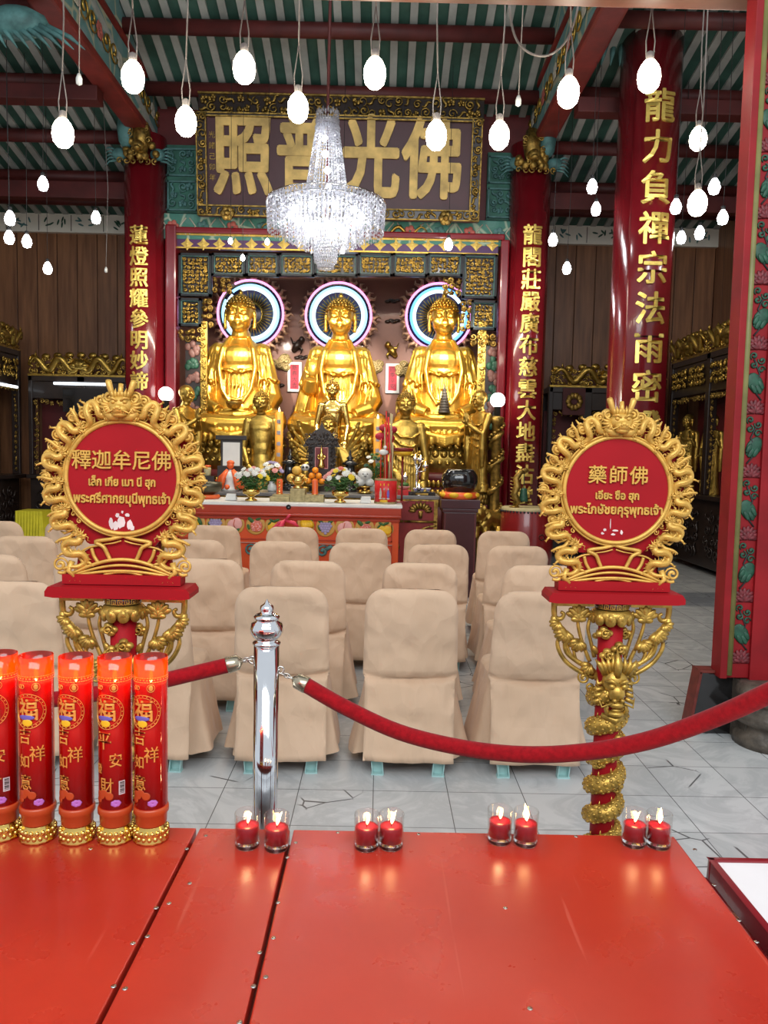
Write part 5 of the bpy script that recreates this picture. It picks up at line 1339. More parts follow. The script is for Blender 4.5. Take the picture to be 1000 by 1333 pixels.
# fruit pyramids on brass dishes
def dish(loc, r, h, label):
    o = empty('offering_dish', loc, label, 'dish'); b = MB(); b.lathe([(.05, 0), (.055, .01), (.02, .025), (.018, h - .03), (r * .9, h - .01), (r, h), (r * .8, h - .004), (0, h - .008)], (0, 0, 0), 20); b.build('dish', M['brass'], o); return o
L_ = it(386, .12); dish(L_, .10, .11, 'brass footed dish under the big pomelos left of the incense burner')
def fruit(nm, loc, r, label, group, mt):
    o = empty(nm, loc, label, 'fruit', group); b = MB(); b.lathe([(r * sin(t) * 1.0, r - r * cos(t) * .94) for t in [PI * j / 10 for j in range(11)]], (0, 0, -.0), 18); b.build('fruit', mt, o)
    b = MB(); b.ell((0, 0, r * 1.92), (r * .1, r * .1, r * .06), 6, 4); b.build('stem_end', M['leaf'], o)
zz = .105
for dx, dy, dz, lb in ((-.058, 0, 0, 'left pomelo at the bottom of the pile'), (.058, .0, 0, 'right pomelo at the bottom of the pile'), (0, 0, .088, 'topmost pomelo of the pile')):
    fruit('pomelo', L_ + V((dx, dy, zz + dz)), .055, 'big ochre ' + lb + ' on the rear altar table', 'pomelos', M['pomelo'])
L_ = it(410, .1); dish(L_, .11, .10, 'brass footed dish under the orange pyramid right of the incense burner')
for n, (dx, dz, lb) in enumerate(((-.075, 0, 'bottom left'), (0, 0, 'bottom middle'), (.075, 0, 'bottom right'), (-.038, .062, 'second tier left'), (.038, .062, 'second tier right'), (0, .124, 'topmost'))):
    fruit('orange', L_ + V((dx, .0, .095 + dz)), .037, lb + ' orange of the pyramid on the rear altar table', 'oranges', M['orange_fr'])
# shrine with gold figure
o = empty('shrine', it(418, .45), 'dark carved miniature shrine with a pointed crest, holding a golden figure', 'shrine'); k = 9.0 / F
b = MB(); b.bx(-17 * k, 17 * k, 0, .12, 0, 58 * k); b.bx(-22 * k, 22 * k, -.05, .14, 0, 28 * k)
b.prism([(-24 * k, 58 * k), (24 * k, 58 * k), (20 * k, 66 * k), (10 * k, 78 * k), (3 * k, 82 * k), (0, 90 * k), (-3 * k, 82 * k), (-10 * k, 78 * k), (-20 * k, 66 * k)], -.03, .1)
carve(b, -22 * k, 22 * k, 59 * k, 76 * k, -.035, 5, .05, .008); carve(b, -20 * k, -11 * k, 28 * k, 58 * k, -.01, 6, .045, .008); carve(b, 11 * k, 20 * k, 28 * k, 58 * k, -.01, 7, .045, .008)
b.build('niche', M['dark_wood'], o)
b = MB(); b.bx(-8 * k, 8 * k, -.014, .0, 30 * k, 57 * k); b.build('red_backing', M['drum_red'], o)
b = MB()
for q in ((-8.5, 8.5, 56.5, 57.5), (-8.5, 8.5, 29.5, 30.5), (-8.5, -7.7, 30, 57), (7.7, 8.5, 30, 57)): b.bx(q[0] * k, q[1] * k, -.02, -.01, q[2] * k, q[3] * k)
b.build('thin_frame', M['petal_p'], o)
b = MB(); b.lathe([(.04, 31 * k), (.045, 33 * k), (.03, 38 * k), (.022, 44 * k), (.034, 48 * k), (.012, 50.5 * k), (.018, 52.5 * k), (.012, 55 * k), (.002, 60 * k)], (0, -.04, 0), 16)
for sx in (-1, 1): b.tube([(sx * .03, -.04, 47.5 * k), (sx * .045, -.045, 44 * k), (sx * .02, -.07, 42 * k)], [.012, .01, .008], 6)
b.build('gold_figure', M['brass'], o)
# lanterns, owl, white rabbit-like melon figure, vase flowers, tall printed candles
for px, lb in ((377, 'left of the shrine'), (455, 'right of the shrine')):
    o = empty('lantern', it(px, .5), 'dark metal pagoda lantern on the rear altar table ' + lb, 'lantern')
    b = MB(); b.lathe([(.09, 0), (.09, .02), (.055, .04), (.055, .06), (.075, .08), (.07, .22), (.055, .26), (.10, .27), (.105, .285), (.05, .32), (.03, .33), (.05, .345), (.02, .37), (.01, .43), (.0, .45)], (0, 0, .05), 8); b.lathe([(.1, 0), (.1, .05), (.09, .05)], (0, 0, 0), 8); b.build('body', M['black'], o)
o = empty('owl_figurine', it(397, .3), 'small gold and white bird figurine between the pomelos and the shrine', 'figurine')
b = MB(); b.lathe([(.04, .0), (.045, .06), (.03, .12), (.04, .16), (.03, .2), (0, .2)], (0, 0, .06), 14); b.lathe([(.05, 0), (.05, .06), (0, .06)], (0, 0, 0), 12); b.build('body', M['gold_old'], o)
b = MB(); b.ell((0, -.005, .28), (.05, .045, .045), 10, 8); b.build('head', M['white_gl'], o)
b = MB(); b.ell((-.02, -.045, .285), .015, 6, 5); b.ell((.02, -.045, .285), .015, 6, 5); b.build('eyes', M['black'], o)
o = empty('figurine', it(475, .15), 'pale celadon seated figurine with a big round head on the rear altar table', 'figurine')
b = MB(); b.lathe([(.06, 0), (.10, .02), (.02, .035), (.02, .07), (.10, .085), (0, .09)], (0, 0, 0), 20); b.build('gilt_dish', M['brass'], o)
b = MB(); b.ell((-.05, -.01, .13), (.055, .05, .05), 12, 8); b.ell((.05, -.01, .13), (.055, .05, .05), 12, 8); b.ell((0, 0, .22), (.085, .07, .075), 16, 10); b.build('body', M['white_gl'], o)
b = MB(); b.ell((-.025, -.066, .225), .007, 6, 5); b.ell((.025, -.066, .225), .007, 6, 5); b.tube([(-.015, -.07, .20), (0, -.072, .196), (.015, -.07, .20)], .003, 5); b.build('face', M['dark_wood'], o)
flowers('vase_of_flowers', it(354, .15), .12, .24, 11, 'pale pink and mauve flowers in a small celadon vase left of the pomelos', ['petal_p', 'petal_w', 'fruit_v'], 14, False)
flowers('vase_of_flowers', it(487, .42), .13, .36, 15, 'grey green leafy flowers behind the pale celadon figurine', ['petal_w', 'leaf', 'leaf_pt'], 14, False)
for px, py, lb in ((363, 536, 'right of the left standing Buddha'), (491, 545, 'left of the right standing Buddha')):
    Yq = Y2 + .60; kq = Yq / F; zt2 = P(px, py, Yq).z
    o = empty('tall_candle', (P(px, 600, Yq).x, Yq, zB), 'tall orange printed candle ' + lb, 'candle')
    b = MB(); b.lathe([(5.2 * kq, 0), (5.2 * kq, zt2 - zB), (0, zt2 - zB - .01)], (0, 0, 0), 20); b.build('wax', M['candle_or'], o)
    b = MB(); f = wrapcyl(0, 0, 5.25 * kq)
    for i in range(4): b.text('福', .05, TM(0, -.001, zt2 - zB - .12 - i * .13), .001, .001, f)
    b.build('print', mk('silver blue print', (.35, .40, .50), .4), o)
    b = MB(); b.lathe([(.0, 0), (.011, .012), (.009, .03), (.0, .06)], (0, 0, zt2 - zB - .005), 10); b.build('flame', M['flame'], o)
# silver oil lamps, teacups, tray of dishes at the right end
o = empty('oil_lamp_stand', it(543, .12), 'branched silver oil lamp stand with small flames right of the red incense pot', 'lamp'); k = .0087
b = MB(); b.lathe([(.06, 0), (.06, .01), (.015, .03), (.012, 25 * k), (.02, 27 * k), (.012, 29 * k), (.012, 40 * k), (.0, 41 * k)], (-.01, 0, 0), 14)
for x, z in ((-.03, 46), (.03, 45), (.085, 37)):
    b.lathe([(.008, -.05), (.012, -.02), (.035, 0), (.037, .022), (.03, .022), (0, .01)], (x, 0, z * k), 14); b.tube([(-.01, 0, 30 * k), (x, 0, z * k - .05)], .008, 6)
b.build('frame', M['chrome'], o)
b = MB()
for x, z in ((-.03, 46), (.03, 45), (.085, 37)): b.lathe([(0, 0), (.008, .008), (.006, .025), (0, .045)], (x, 0, z * k + .02), 8)
b.build('flame', M['flame'], o)
for i, (px, h, lb) in enumerate(((527, .16, 'left of the branched oil lamp stand'), (545, .05, 'in front of the branched oil lamp stand'))):
    o = empty('oil_lamp', it(px, .3 if i == 0 else .02), 'single silver oil lamp ' + lb, 'lamp', )
    b = MB(); b.lathe([(.045, 0), (.045, .01), (.012, .02), (.012, h), (.02, h + .01), (.035, h + .03), (.037, h + .05), (0, h + .04)], (0, 0, 0), 14); b.build('body', M['chrome'], o)
    b = MB(); b.lathe([(0, 0), (.008, .008), (.006, .025), (0, .045)], (0, 0, h + .045), 8); b.build('flame', M['flame'], o)
o = empty('tray', it(549, .0), 'long black tray with gold rim for the teacups', 'tray')
b = MB(); b.bx(-.15, .15, -.02, .10, 0, .045); b.build('tray', M['black'], o, .006); b = MB(); b.bx(-.07, .07, -.024, -.02, .01, .03); b.build('gilt_strip', M['gold_dark'], o)
for i, px in enumerate((541, 549, 557)):
    o = empty('teacup', on(px, Y2 + .03, zB + .045), ('left', 'middle', 'right')[i] + ' one of three white teacups on the black tray', 'cup', 'teacups')
    b = MB(); b.lathe([(.015, 0), (.02, .004), (.032, .03), (.033, .04), (.029, .04), (.018, .008)], (0, 0, 0), 18); b.build('cup', M['white_gl'], o)
    b = MB(); b.ell((0, -.029, .022), (.016, .004, .008), 8, 5); b.build('blue_mark', M['print_bl'], o)
o = empty('offering_box', it(526, .02), 'small bright red box holding a bowl of green and orange fruit', 'box')
b = MB(); b.bx(-.075, .075, -.03, .09, 0, .06); b.build('box', M['print_red'], o, .005)
b = MB(); b.lathe([(.03, .06), (.065, .09), (.068, .10), (.055, .1)], (0, .03, 0), 18); b.build('bowl', M['petal_p'], o)
b = MB(); b.ell((0, .03, .115), (.055, .05, .03), 12, 8); b.build('fruit', M['leaf'], o)
# wooden fish on its dark stand
q = P(597, 668, 8.45)
o = empty('drum_stand', (q.x, 8.45, 0), 'tall dark plum pedestal cabinet right of the altar tables', 'stand'); k = .00845
zt3 = P(597, 650, 8.3).z
b = MB(); b.bx(-21 * k, 21 * k, -.18, .18, 0, zt3 - .14); b.bx(-25 * k, 25 * k, -.21, .21, zt3 - .10, zt3); b.bx(-23 * k, 23 * k, -.195, .195, zt3 - .14, zt3 - .10); b.build('cabinet', M['purple_dk'], o, .008)
b = MB()
for x in (-20, 18.5): b.bx(x * k, (x + 1.5) * k, -.185, -.175, .05, zt3 - .16)
b.build('trim', M['maroon'], o)
o = empty('wooden_fish', (q.x, 8.42, zt3), 'glossy black wooden fish drum on a red and yellow cushion on the plum pedestal', 'drum')
b = MB(); b.lathe([(.19, 0), (.215, .03), (.20, .075), (0, .075)], (0, 0, 0), 24); b.build('cushion', M['candle_red'], o)
b = MB()
for j in range(8): a = j * PI / 4 + .39; b.ell((.195 * cos(a), .195 * sin(a), .045), (.06, .035, .032), 8, 5, Matrix.Rotation(a + PI / 2, 3, 'Z'))
b.build('yellow_patch', M['fruit_y'], o)
b = MB(); rs = []
for j in range(15):
    t = j / 14; z = .075 + .25 * t; r = .20 * (abs(sin(PI * (.14 + .68 * t))) ** .45)
    rs.append([(r * abs(cos(a)) ** .8 * (1 if cos(a) > 0 else -1), .8 * r * sin(a), z) for a in [2 * PI * i / 32 for i in range(32)]])
b.rings(rs); b.build('drum_body', M['black'], o)
b = MB(); b.tube([(-.11, -.155, .15), (0, -.165, .145), (.11, -.155, .15)], .008, 6); b.build('slot', M['dark_wood'], o)
# big drum and bell at the right column
q = P(686, 668, 9.1); R0 = .30
o = empty('drum', (q.x, 9.1, 0), 'big red barrel drum with hide skin before the right altar column', 'drum')
zt4 = P(686, 660, 9.1).z
b = MB(); b.lathe([(R0 * .8, 0), (R0 * .95, .05), (R0 * 1.06, zt4 * .5), (R0, zt4 - .02), (R0 * .98, zt4 - .01), (0, zt4 - .01)], (0, 0, 0), 40); b.build('barrel', M['drum_red'], o)
b = MB(); b.lathe([(R0 * 1.01, zt4 - .035), (R0 * 1.015, zt4 - .012), (R0 * .97, zt4), (0, zt4)], (0, 0, 0), 40, cap0=False); b.build('skin', M['hide'], o)
b = MB()
for j in range(44): a = 2 * PI * j / 44; b.ell((R0 * 1.015 * cos(a), R0 * 1.015 * sin(a), zt4 - .045), .013, 6, 5)
b.build('tacks', M['wire_dk'], o)
b = MB()
for j in range(5): b.torus((R0 * 1.05 * sin(.4), -R0 * 1.05 * cos(.4) - .01, zt4 - .33), .03, .006, 14, 5)
b.build('ring', M['chain'], o)
q2 = P(672, 655, 8.98)
o = empty('bell_stand', (q2.x, 8.98, zt4), 'gilt dragon stand holding a small dark green bell on top of the big drum', 'bell'); k = .009
b = MB(); b.tube([(-.02, 0, 0), (.02, 0, .07), (-.03, -.02, .16), (.01, 0, .25), (-.01, 0, .34), (.04, 0, .42), (.10, 0, .43)], [.03, .045, .04, .045, .04, .035, .02], 8); b.ell((.09, -.01, .435), (.045, .03, .03), 8, 6)
b.lathe([(.06, 0), (.06, .012), (.03, .02)], (-.02, 0, 0), 12)
for j in range(8): b.cone((-.03, .0, .06 + j * .04), (-.08, -.01, .075 + j * .04), .015, .001, 5)
b.build('dragon', M['gold_dark'], o)
b = MB(); b.lathe([(.05, 0), (.052, .02), (.04, .13), (.03, .155), (.0, .16)], (.085, 0, .07), 18); b.tube([(.085, 0, .23), (.085, 0, .42)], .005, 5); b.build('bell', M['leaf_pt'], o)
# globe lamps on gilt dragon posts
for px, py, lb, Yq in ((216, 513, 'left', 9.9), (648, 521, 'right', 9.75)):
    c = P(px, py, Yq)
    o = empty('globe_lamp', (c.x, Yq, 0), 'lit white globe lamp on a gilt carved post by the %s altar column' % lb, 'lamp')
    b = MB(); b.ell(c - V((c.x, Yq, 0)), .093, 24, 16); b.build('globe', M['globe'], o)
    b = MB(); b.lathe([(.09, 0), (.09, .05), (.06, .1), (.06, c.z - .30), (.085, c.z - .28), (.09, c.z - .22), (.05, c.z - .2)], (0, 0, 0), 20)
    n = int((c.z - .5) / .03); b.tube([(.075 * cos(j * .55), .075 * sin(j * .55), .25 + j * .03 * (c.z - .6) / (c.z - .5)) for j in range(n)], [.03 + .012 * sin(j * 1.3) for j in range(n)], 7)
    for j in range(n): a = j * .55 + .3; b.ell((.085 * cos(a), .085 * sin(a), .25 + j * .03), (.028, .028, .02), 6, 4)
    b.build('post', M['gold_dark'], o)
    b = MB(); b.lathe([(.04, c.z - .2), (.04, c.z - .09), (.055, c.z - .08)], (0, 0, 0), 16); b.build('socket', M['wire_dk'], o)
# ---------------------------------------------------------------- covered banquet chairs
def chair_meshes(seed, flare):
    rg = random.Random(seed); T = .92; rc = .095
    b = MB(); rs = []
    zs = [.075 + .345 * i / 12 for i in range(13)] + [.43 + .01 * i for i in range(9)] + [.52 + .305 * i / 12 for i in range(13)] + [T - rc + rc * sin(PI / 2 * i / 8) for i in range(1, 9)]
    for z in zs:
        if z > .47:
            W = .228 - .012 * (z - .47) / .45; y = -.205 - .095 * ((z - .47) / .45); t = .032
        else:
            s = (.47 - z) / .40; W = .218 - .012 * s + .012 * s * s; y = -.215 - .055 * s; t = .012
        if z > T - rc: W = W - rc + rc * math.sqrt(max(0, 1 - ((z - (T - rc)) / rc) ** 2)) * .98
        if z > T - .05: t *= math.sqrt(max(.02, 1 - ((z - (T - .05)) / .05) ** 2))
        ring = []
        n = 22
        for j in range(n + 1):
            x = -W + 2 * W * j / n
            d = .022 * noise.noise(V((x * 5, z * 6, seed * 3.1))) + .016 * abs(noise.noise(V((x * 9 + z * 9, z * 7 - x * 5, seed)))) - .010 * (1 - (x / W) ** 2) * (1 if z > .5 else .4)
            zc = .488 - .022 * (1 - (x / W) ** 2) + .008 * noise.noise(V((x * 7, seed, 5))); d += .022 * math.exp(-((z - zc) / .016) ** 2)
            if .30 < z < .47: d -= .022 * abs(noise.noise(V((x * 16, z * 3, seed + 9))))
            e = t * (1 - (abs(x) / W) ** 6 * .75)
            ring.append((x, y - e + d, z + .010 * noise.noise(V((x * 4, seed, 2))) * (z < .1)))
        for j in range(n, -1, -1):
            x = -W + 2 * W * j / n; e = t * (1 - (abs(x) / W) ** 6 * .75)
            ring.append((x, y + e, z))
        rs.append(ring)
    b.rings(rs); back = b.mesh('back_cover', M['cover'])
    b = MB(); nu, nv = 130, 14
    def f(u, v):
        a = u * 2 * PI - PI / 2; e = 4.0
        cx, sy = abs(cos(a)) ** (2 / e) * (1 if cos(a) > 0 else -1), abs(sin(a)) ** (2 / e) * (1 if sin(a) > 0 else -1)
        x, y = .215 * cx, .015 + .205 * sy
        back_ = max(0, -sy) ** 3
        pl = .018 * sin(u * 34 + seed) + .014 * sin(u * 61 + seed * 2) + .012 * noise.noise(V((u * 14, seed, 0)))
        s = v ** 1.15
        x += cx * s * (flare * (1 - .45 * back_) + pl * (.35 + flare * 5)); y += sy * s * (.06 * (1 - back_) + pl * (1 - back_))
        z = .475 - .405 * v + .012 * (v > .97) * sin(u * 30 + seed)
        x += .004 * noise.noise(V((u * 30, v * 6, seed)))
        return V((x, y, z))
    b.grid(f, nu, nv, True, True, True)
    top = [f(i / nu, 0) for i in range(nu)]
    r2 = [V((q.x * .97, .015 + (q.y - .015) * .97, .492)) for q in top]; r3 = [V((q.x * .8, .015 + (q.y - .015) * .8, .505)) for q in top]
    b.rings([top, r2, r3], False, False, True)
    skirt = b.mesh('seat_cover', M['cover'])
    lg = []
    for sx in (-1, 1):
        for y in (-.235, .19):
            b = MB(); x = sx * .148
            # open channel foot
            b.box((x - .026, y, .045), (.004, .035, .09), Matrix.Rotation(sx * .10, 3, 'Y')); b.box((x + .026, y, .045), (.004, .035, .09), Matrix.Rotation(sx * .10, 3, 'Y'))
            b.box((x, y + .015, .045), (.052, .004, .09)); b.box((x, y, .003), (.058, .04, .006))
            lg.append(b.mesh('leg', M['chair_leg']))
    return back, skirt, lg
CH = [chair_meshes(s, .075 if s < 3 else .052) for s in range(6)]
ROWS = [('in the row nearest the velvet rope', 3.55, 768, [8, 186, 363, 539, 705]),
        ('in the second row from the velvet rope', 4.42, 733, [-18, 118, 267, 402, 550, 698]),
        ('in the third row from the velvet rope', 5.36, 709, [30, 255, 363, 467, 570, 673]),
        ('in the row nearest the altar table', 6.40, 688, [-6, 92, 280, 380, 471, 561, 658])]
ORD = ['first', 'second', 'third', 'fourth', 'fifth', 'sixth', 'seventh']
ci = 0
for ri, (lb, Y, py, pxs) in enumerate(ROWS):
    for i, px in enumerate(pxs):
        X = P(px, py, Y).x; rg = random.Random(ri * 10 + i)
        yaw = rg.uniform(-.05, .05) + (0.05 if px > 650 and ri < 3 else 0)
        back, skirt, lg = CH[(ri + i) % 3 + (3 if ri > 1 else 0)]
        o = empty('banquet_chair', (X, Y + .30, 0), 'cream covered banquet chair, %s from left %s' % (ORD[i], lb), 'chair', 'covered chairs facing the altar', yaw)
        link('back_cover', back, o); link('seat_cover', skirt, o)
        for l in lg: link('leg', l, o)
# ---------------------------------------------------------------- red stage in the foreground
ZS = .70
yf = PZ(560, 1083, ZS).y; xr = PZ(990, 1232, ZS).x
o = empty('stage_table', (0, .2, 0), 'red gloss painted platform of three boards in the foreground carrying the candles', 'platform')
def sx_(pa, pb):
    a, c = PZ(*pa, ZS), PZ(*pb, ZS)
    return lambda y: a.x + (c.x - a.x) * (y - a.y) / (c.y - a.y)
s1, s2 = sx_((258, 1078), (150, 1290)), sx_((380, 1080), (321, 1331))
y0 = -.6
L0 = -2.2
def boardp(fa, fb, i):
    b = MB(); g = .004; bb = 0.0
    top = [(fa(y0) + g, y0), (fb(y0) - g, y0), (fb(yf) - g, yf), (fa(yf) + g, yf)]
    vs = [(x, y - .2, ZS - .03) for x, y in top] + [(x, y - .2, ZS) for x, y in top]
    b.add(vs, [(3, 2, 1, 0), (4, 5, 6, 7), (0, 1, 5, 4), (1, 2, 6, 5), (2, 3, 7, 6), (3, 0, 4, 7)], False)
    return b.build('board', M['stage'], o, .003)
B1 = boardp(lambda y: L0, s1, 0); B2 = boardp(s1, s2, 1); B3 = boardp(s2, lambda y: xr, 2)
SCW = [(220, 1176), (203, 1182), (243, 1105), (192, 1219), (173, 1228), (148, 1284), (163, 1287), (118, 1105), (247, 1150), (330, 1284), (346, 1272), (338, 1240), (356, 1221), (374, 1116), (385, 1097), (362, 1175), (440, 1084), (545, 1086), (658, 1182), (690, 1313), (750, 1089), (905, 1106), (930, 1152), (962, 1198), (640, 1087), (985, 1226), (312, 1331), (268, 1088)]
for px, py in SCW:
    q = PZ(px, py, ZS); b = MB(); b.lathe([(.0048, 0), (.0042, .0012), (0, .0014)], (q.x, q.y - .2, ZS - .0002), 10)
    b.build('screw', M['chain'], B1 if q.x < s1(q.y) else B2 if q.x < s2(q.y) else B3)
b = MB(); b.bx(L0, xr - .012, y0 - .2, yf - .212, ZS - .075, ZS - .03); b.build('apron', M['board_edge'], o)
for x in (-1.9, -.6, xr - .08):
    for y in (y0 + .1, yf - .12): b = MB(); b.bx(x - .03, x + .03, y - .23, y - .17, 0, ZS - .075); b.build('leg', M['board_edge'], o, .004)
# white table with red edge at the right
a = PZ(921, 1117, ZS)
o = empty('white_table', (a.x, 0, 0), 'white topped table with a red edge at the right of the red platform', 'table')
b = MB(); b.bx(.014, 1.2, -.4, a.y - .012, ZS - .03, ZS - .003); b.build('top', M['white_top'], o)
b = MB(); b.bx(0, .014, -.4, a.y, ZS - .045, ZS + .002); b.bx(0, 1.2, a.y - .012, a.y, ZS - .045, ZS + .002); b.build('rim', M['red_lacq'], o, .002)
for x in (.08, 1.1):
    for y in (-.3, a.y - .1): b = MB(); b.bx(x - .02, x + .02, y - .02, y + .02, 0, ZS - .03); b.build('leg', M['board_edge'], o, .003)

# ---------------------------------------------------------------- tall red candles in printed sleeves
TC = [(4, 1087, 'leftmost of the five', 'A', -.006), (50, 1090, 'second of the five from the left', 'J', -.003), (101, 1091, 'middle one of the five', 'J', -.008), (151, 1091, 'fourth of the five from the left', 'P', -.008), (197, 1091, 'rightmost of the five', 'J', -.007)]
flame_me = None
def flame(b, c, h, lean=0.0):
    c = V(c); n = 9; rs = []
    for i in range(n + 1):
        t = i / n; r = h * .17 * (sin(PI * min(1, t * 1.02)) ** .8) * (1 - .55 * t) + .0002
        rs.append([c + V((lean * h * t * t + r * cos(a), r * sin(a), h * t)) for a in [2 * PI * j / 10 for j in range(10)]])
    b.rings(rs)
for i, (px, py, lb, kind, off) in enumerate(TC):
    q = PZ(px, py, ZS)
    o = empty('sleeve_candle', (q.x, q.y, ZS), 'tall red candle in a gold printed sleeve, ' + lb, 'candle', 'tall red sleeve candles')
    R0 = .0350; H = .405
    b = MB(); b.lathe([(.0375, 0), (.038, .005), (.0345, .010), (.036, .018), (.034, .028), (.030, .034), (.030, .038)], (0, 0, 0), 32, cap1=True, mod=lambda a, z: 1 + (.05 * sin(a * 14) if .004 < z < .032 else 0))
    for r in range(2):
        for j in range(18): a = 2 * PI * (j + .5 * r) / 18; b.ell((.0345 * cos(a), .0345 * sin(a), .012 + .012 * r), (.005, .005, .006), 6, 4)
    b.build('base', M['brass'], o)
    b = MB(); b.lathe([(.031, .036), (.033, .040), (.034, .060), (.0375, .064), (.0375, .074), (.036, .078), (.030, .078)], (0, 0, 0), 32); b.build('collar', M['print_or'], o)
    b = MB(); b.lathe([(R0 - .0025, .076), (R0 - .0025, H - .055), (R0 - .006, H - .058), (.006, H - .066), (0, H - .066)], (0, 0, 0), 32); b.build('wax', M['wax'], o)
    b = MB(); b.lathe([(R0, .076), (R0, H - .042)], (0, 0, 0), 40, cap0=False, cap1=False); b.build('sleeve', M['plastic'], o)
    b = MB(); b.lathe([(R0, H - .042), (R0, H), (R0 - .0008, H), (R0 - .0008, H - .042)], (0, 0, 0), 40, cap0=False, cap1=False); b.build('sleeve_rim', M['plastic_rim'], o)
    b = MB(); flame(b, (0, 0, H - .058), .034); b.build('flame', M['flame'], o)
    b = MB(); b.tube([(0, 0, H - .067), (0, 0, H - .055)], .001, 5); b.build('wick', M['wick'], o)
    f = wrapcyl(0, 0, R0 + .0004)
    b = MB()
    def tx(ch, s, x, z, e=.0004): b.text(ch, s, TM(x + off, -.0003, z, .9), .0003, e * .6, f)
    if kind == 'J':
        tx('吉', .036, -.009, .236); tx('如', .030, -.010, .182); tx('祥', .036, .018, .198); tx('意', .034, -.008, .136)
    elif kind == 'P':
        tx('平', .042, -.006, .228); tx('安', .032, .020, .186); tx('發', .022, -.020, .166); tx('財', .036, .000, .130)
    else:
        tx('安', .032, .016, .190); tx('財', .036, .006, .132); tx('平', .040, -.010, .232)
    tx('福', .050, 0, .293, .0012)
    def wr(t): b.add([f(V(q_)) for q_ in t.v], t.f)
    t = MB(); t.torus((off, -.0006, .293), .037, .0006, 40, 5); t.torus((off, -.0006, .293), .031, .0004, 40, 5)
    for j in range(24): a = j * 2 * PI / 24; t.ell((off + .034 * cos(a), -.0006, .293 + .034 * sin(a)), (.0016, .0004, .0012), 5, 4)
    for x in (-.018, -.012): t.torus((x + off, -.0006, .345), .0042, .0007, 14, 5)
    t.ell((.017 + off, -.0006, .345), (.005, .0004, .006), 8, 5); t.torus((.017 + off, -.0006, .345), .008, .0006, 20, 5)
    for j in range(30): t.ell((-.10 + j * .0073, -.0006, .362), (.0022, .0004, .0014), 5, 4)
    wr(t)
    t = MB()
    for j in range(40): t.ell((-.105 + j * .0054, -.0003, .3665), (.003, .0003, .0009), 5, 4); t.ell((-.105 + j * .0054, -.0003, .357), (.003, .0003, .0009), 5, 4)
    wr(t)
    b.build('gold_print', M['foil'], o)
    t = MB()
    for j in range(7): a = j * 2 * PI / 7; t.ell((off + .020 + .006 * cos(a), -.0008, .094 + .004 * sin(a)), (.0055, .0006, .004), 7, 5)
    b = MB(); b.add([f(V(q_)) for q_ in t.v], t.f); b.build('flower_print', M['violet'], o)
    t = MB()
    for (x, z, r1, r2) in ((-.016, .110, .013, .010), (-.006, .116, .010, .008), (.006, .110, .010, .009), (-.022, .098, .010, .006)): t.ell((off + x, -.0006, z), (r1, .0005, r2), 10, 6)
    b = MB(); b.add([f(V(q_)) for q_ in t.v], t.f); b.build('orange_print', M['print_or'], o)
    t = MB(); t.ell((off - .004, -.0008, .279), (.019, .0006, .0055), 12, 6)
    b = MB(); b.add([f(V(q_)) for q_ in t.v], t.f); b.build('blue_print', M['print_bl'], o)
    t = MB(); t.ell((off - .002, -.0008, .268), (.012, .0006, .008), 12, 6)
    b = MB(); b.add([f(V(q_)) for q_ in t.v], t.f); b.build('yellow_print', M['fruit_y'], o)
    if kind in 'PA':
        b = MB(); t = MB()
        for j in range(6): t.bx(.018 + .0022 * j, .018 + .0022 * (j + 1), -.0006, 0, .112, .142)
        b.add([f(V(q_)) for q_ in t.v], t.f, False, 0); t = MB()
        for j in range(9): t.bx(.0205, .0295, -.0009, -.0005, .115 + .0028 * j, .1162 + .0028 * j + .0006 * (j % 3))
        b.add([f(V(q_)) for q_ in t.v], t.f, False, 1); b.build('barcode_label', [M['barcode'], M['wick']], o)
    d = bpy.data.lights.new('candle_light', 'POINT'); d.energy = .35; d.color = (1, .55, .2); d.shadow_soft_size = .01
    l = bpy.data.objects.new('candle_light', d); COL.objects.link(l); l.parent = o; l.location = (0, 0, H - .02)

# ---------------------------------------------------------------- votive candles in glasses
VT = [(322, 1106, .022, .35, 'left candle of the pair beside the chrome post'), (360, 1109, .030, .35, 'right candle of the pair beside the chrome post'), (477, 1108, .022, .25, 'left candle of the second pair from the left'), (509, 1107, .030, .3, 'right candle of the second pair from the left'),
      (650, 1100, .024, .1, 'left candle of the third pair from the left'), (684, 1103, .040, -.12, 'right candle of the third pair, tallest flame'), (825, 1104, .024, .45, 'left candle of the rightmost pair'), (857, 1106, .036, .05, 'right candle of the rightmost pair')]
for px, py, fh, ln, lb in VT:
    q = PZ(px, py - 5, ZS)
    o = empty('votive_candle', (q.x, q.y, ZS), 'red candle in a clear glass, ' + lb, 'candle', 'votive candles on the red platform')
    b = MB(); b.lathe([(.0245, .0), (.0262, .003), (.0268, .012), (.0275, .074), (.0268, .0755), (.0258, .074), (.0252, .014), (.0, .0135)], (0, 0, 0), 32, cap0=False); b.build('glass', M['glass'], o)
    b = MB(); b.lathe([(.0245, .0004), (.0258, .004), (.0250, .0125), (0, .0125)], (0, 0, 0), 24, mod=lambda a, z: 1 + .012 * sin(a * 12)); b.build('glass_base', M['glass_solid'], o)
    b = MB(); b.lathe([(.0246, .015), (.0248, .046), (.0235, .0475), (.010, .046), (0, .0455)], (0, 0, 0), 28); b.build('wax', M['wax_deep'], o)
    b = MB(); flame(b, (.001, 0, .051), fh, ln); b.build('flame', M['flame'], o)
    b = MB(); b.tube([(0, 0, .044), (.0005, 0, .053)], .0009, 5); b.build('wick', M['wick'], o)
    d = bpy.data.lights.new('candle_light', 'POINT'); d.energy = .12; d.color = (1, .6, .28); d.shadow_soft_size = .008
    l = bpy.data.objects.new('candle_light', d); COL.objects.link(l); l.parent = o; l.location = (0, 0, .066)

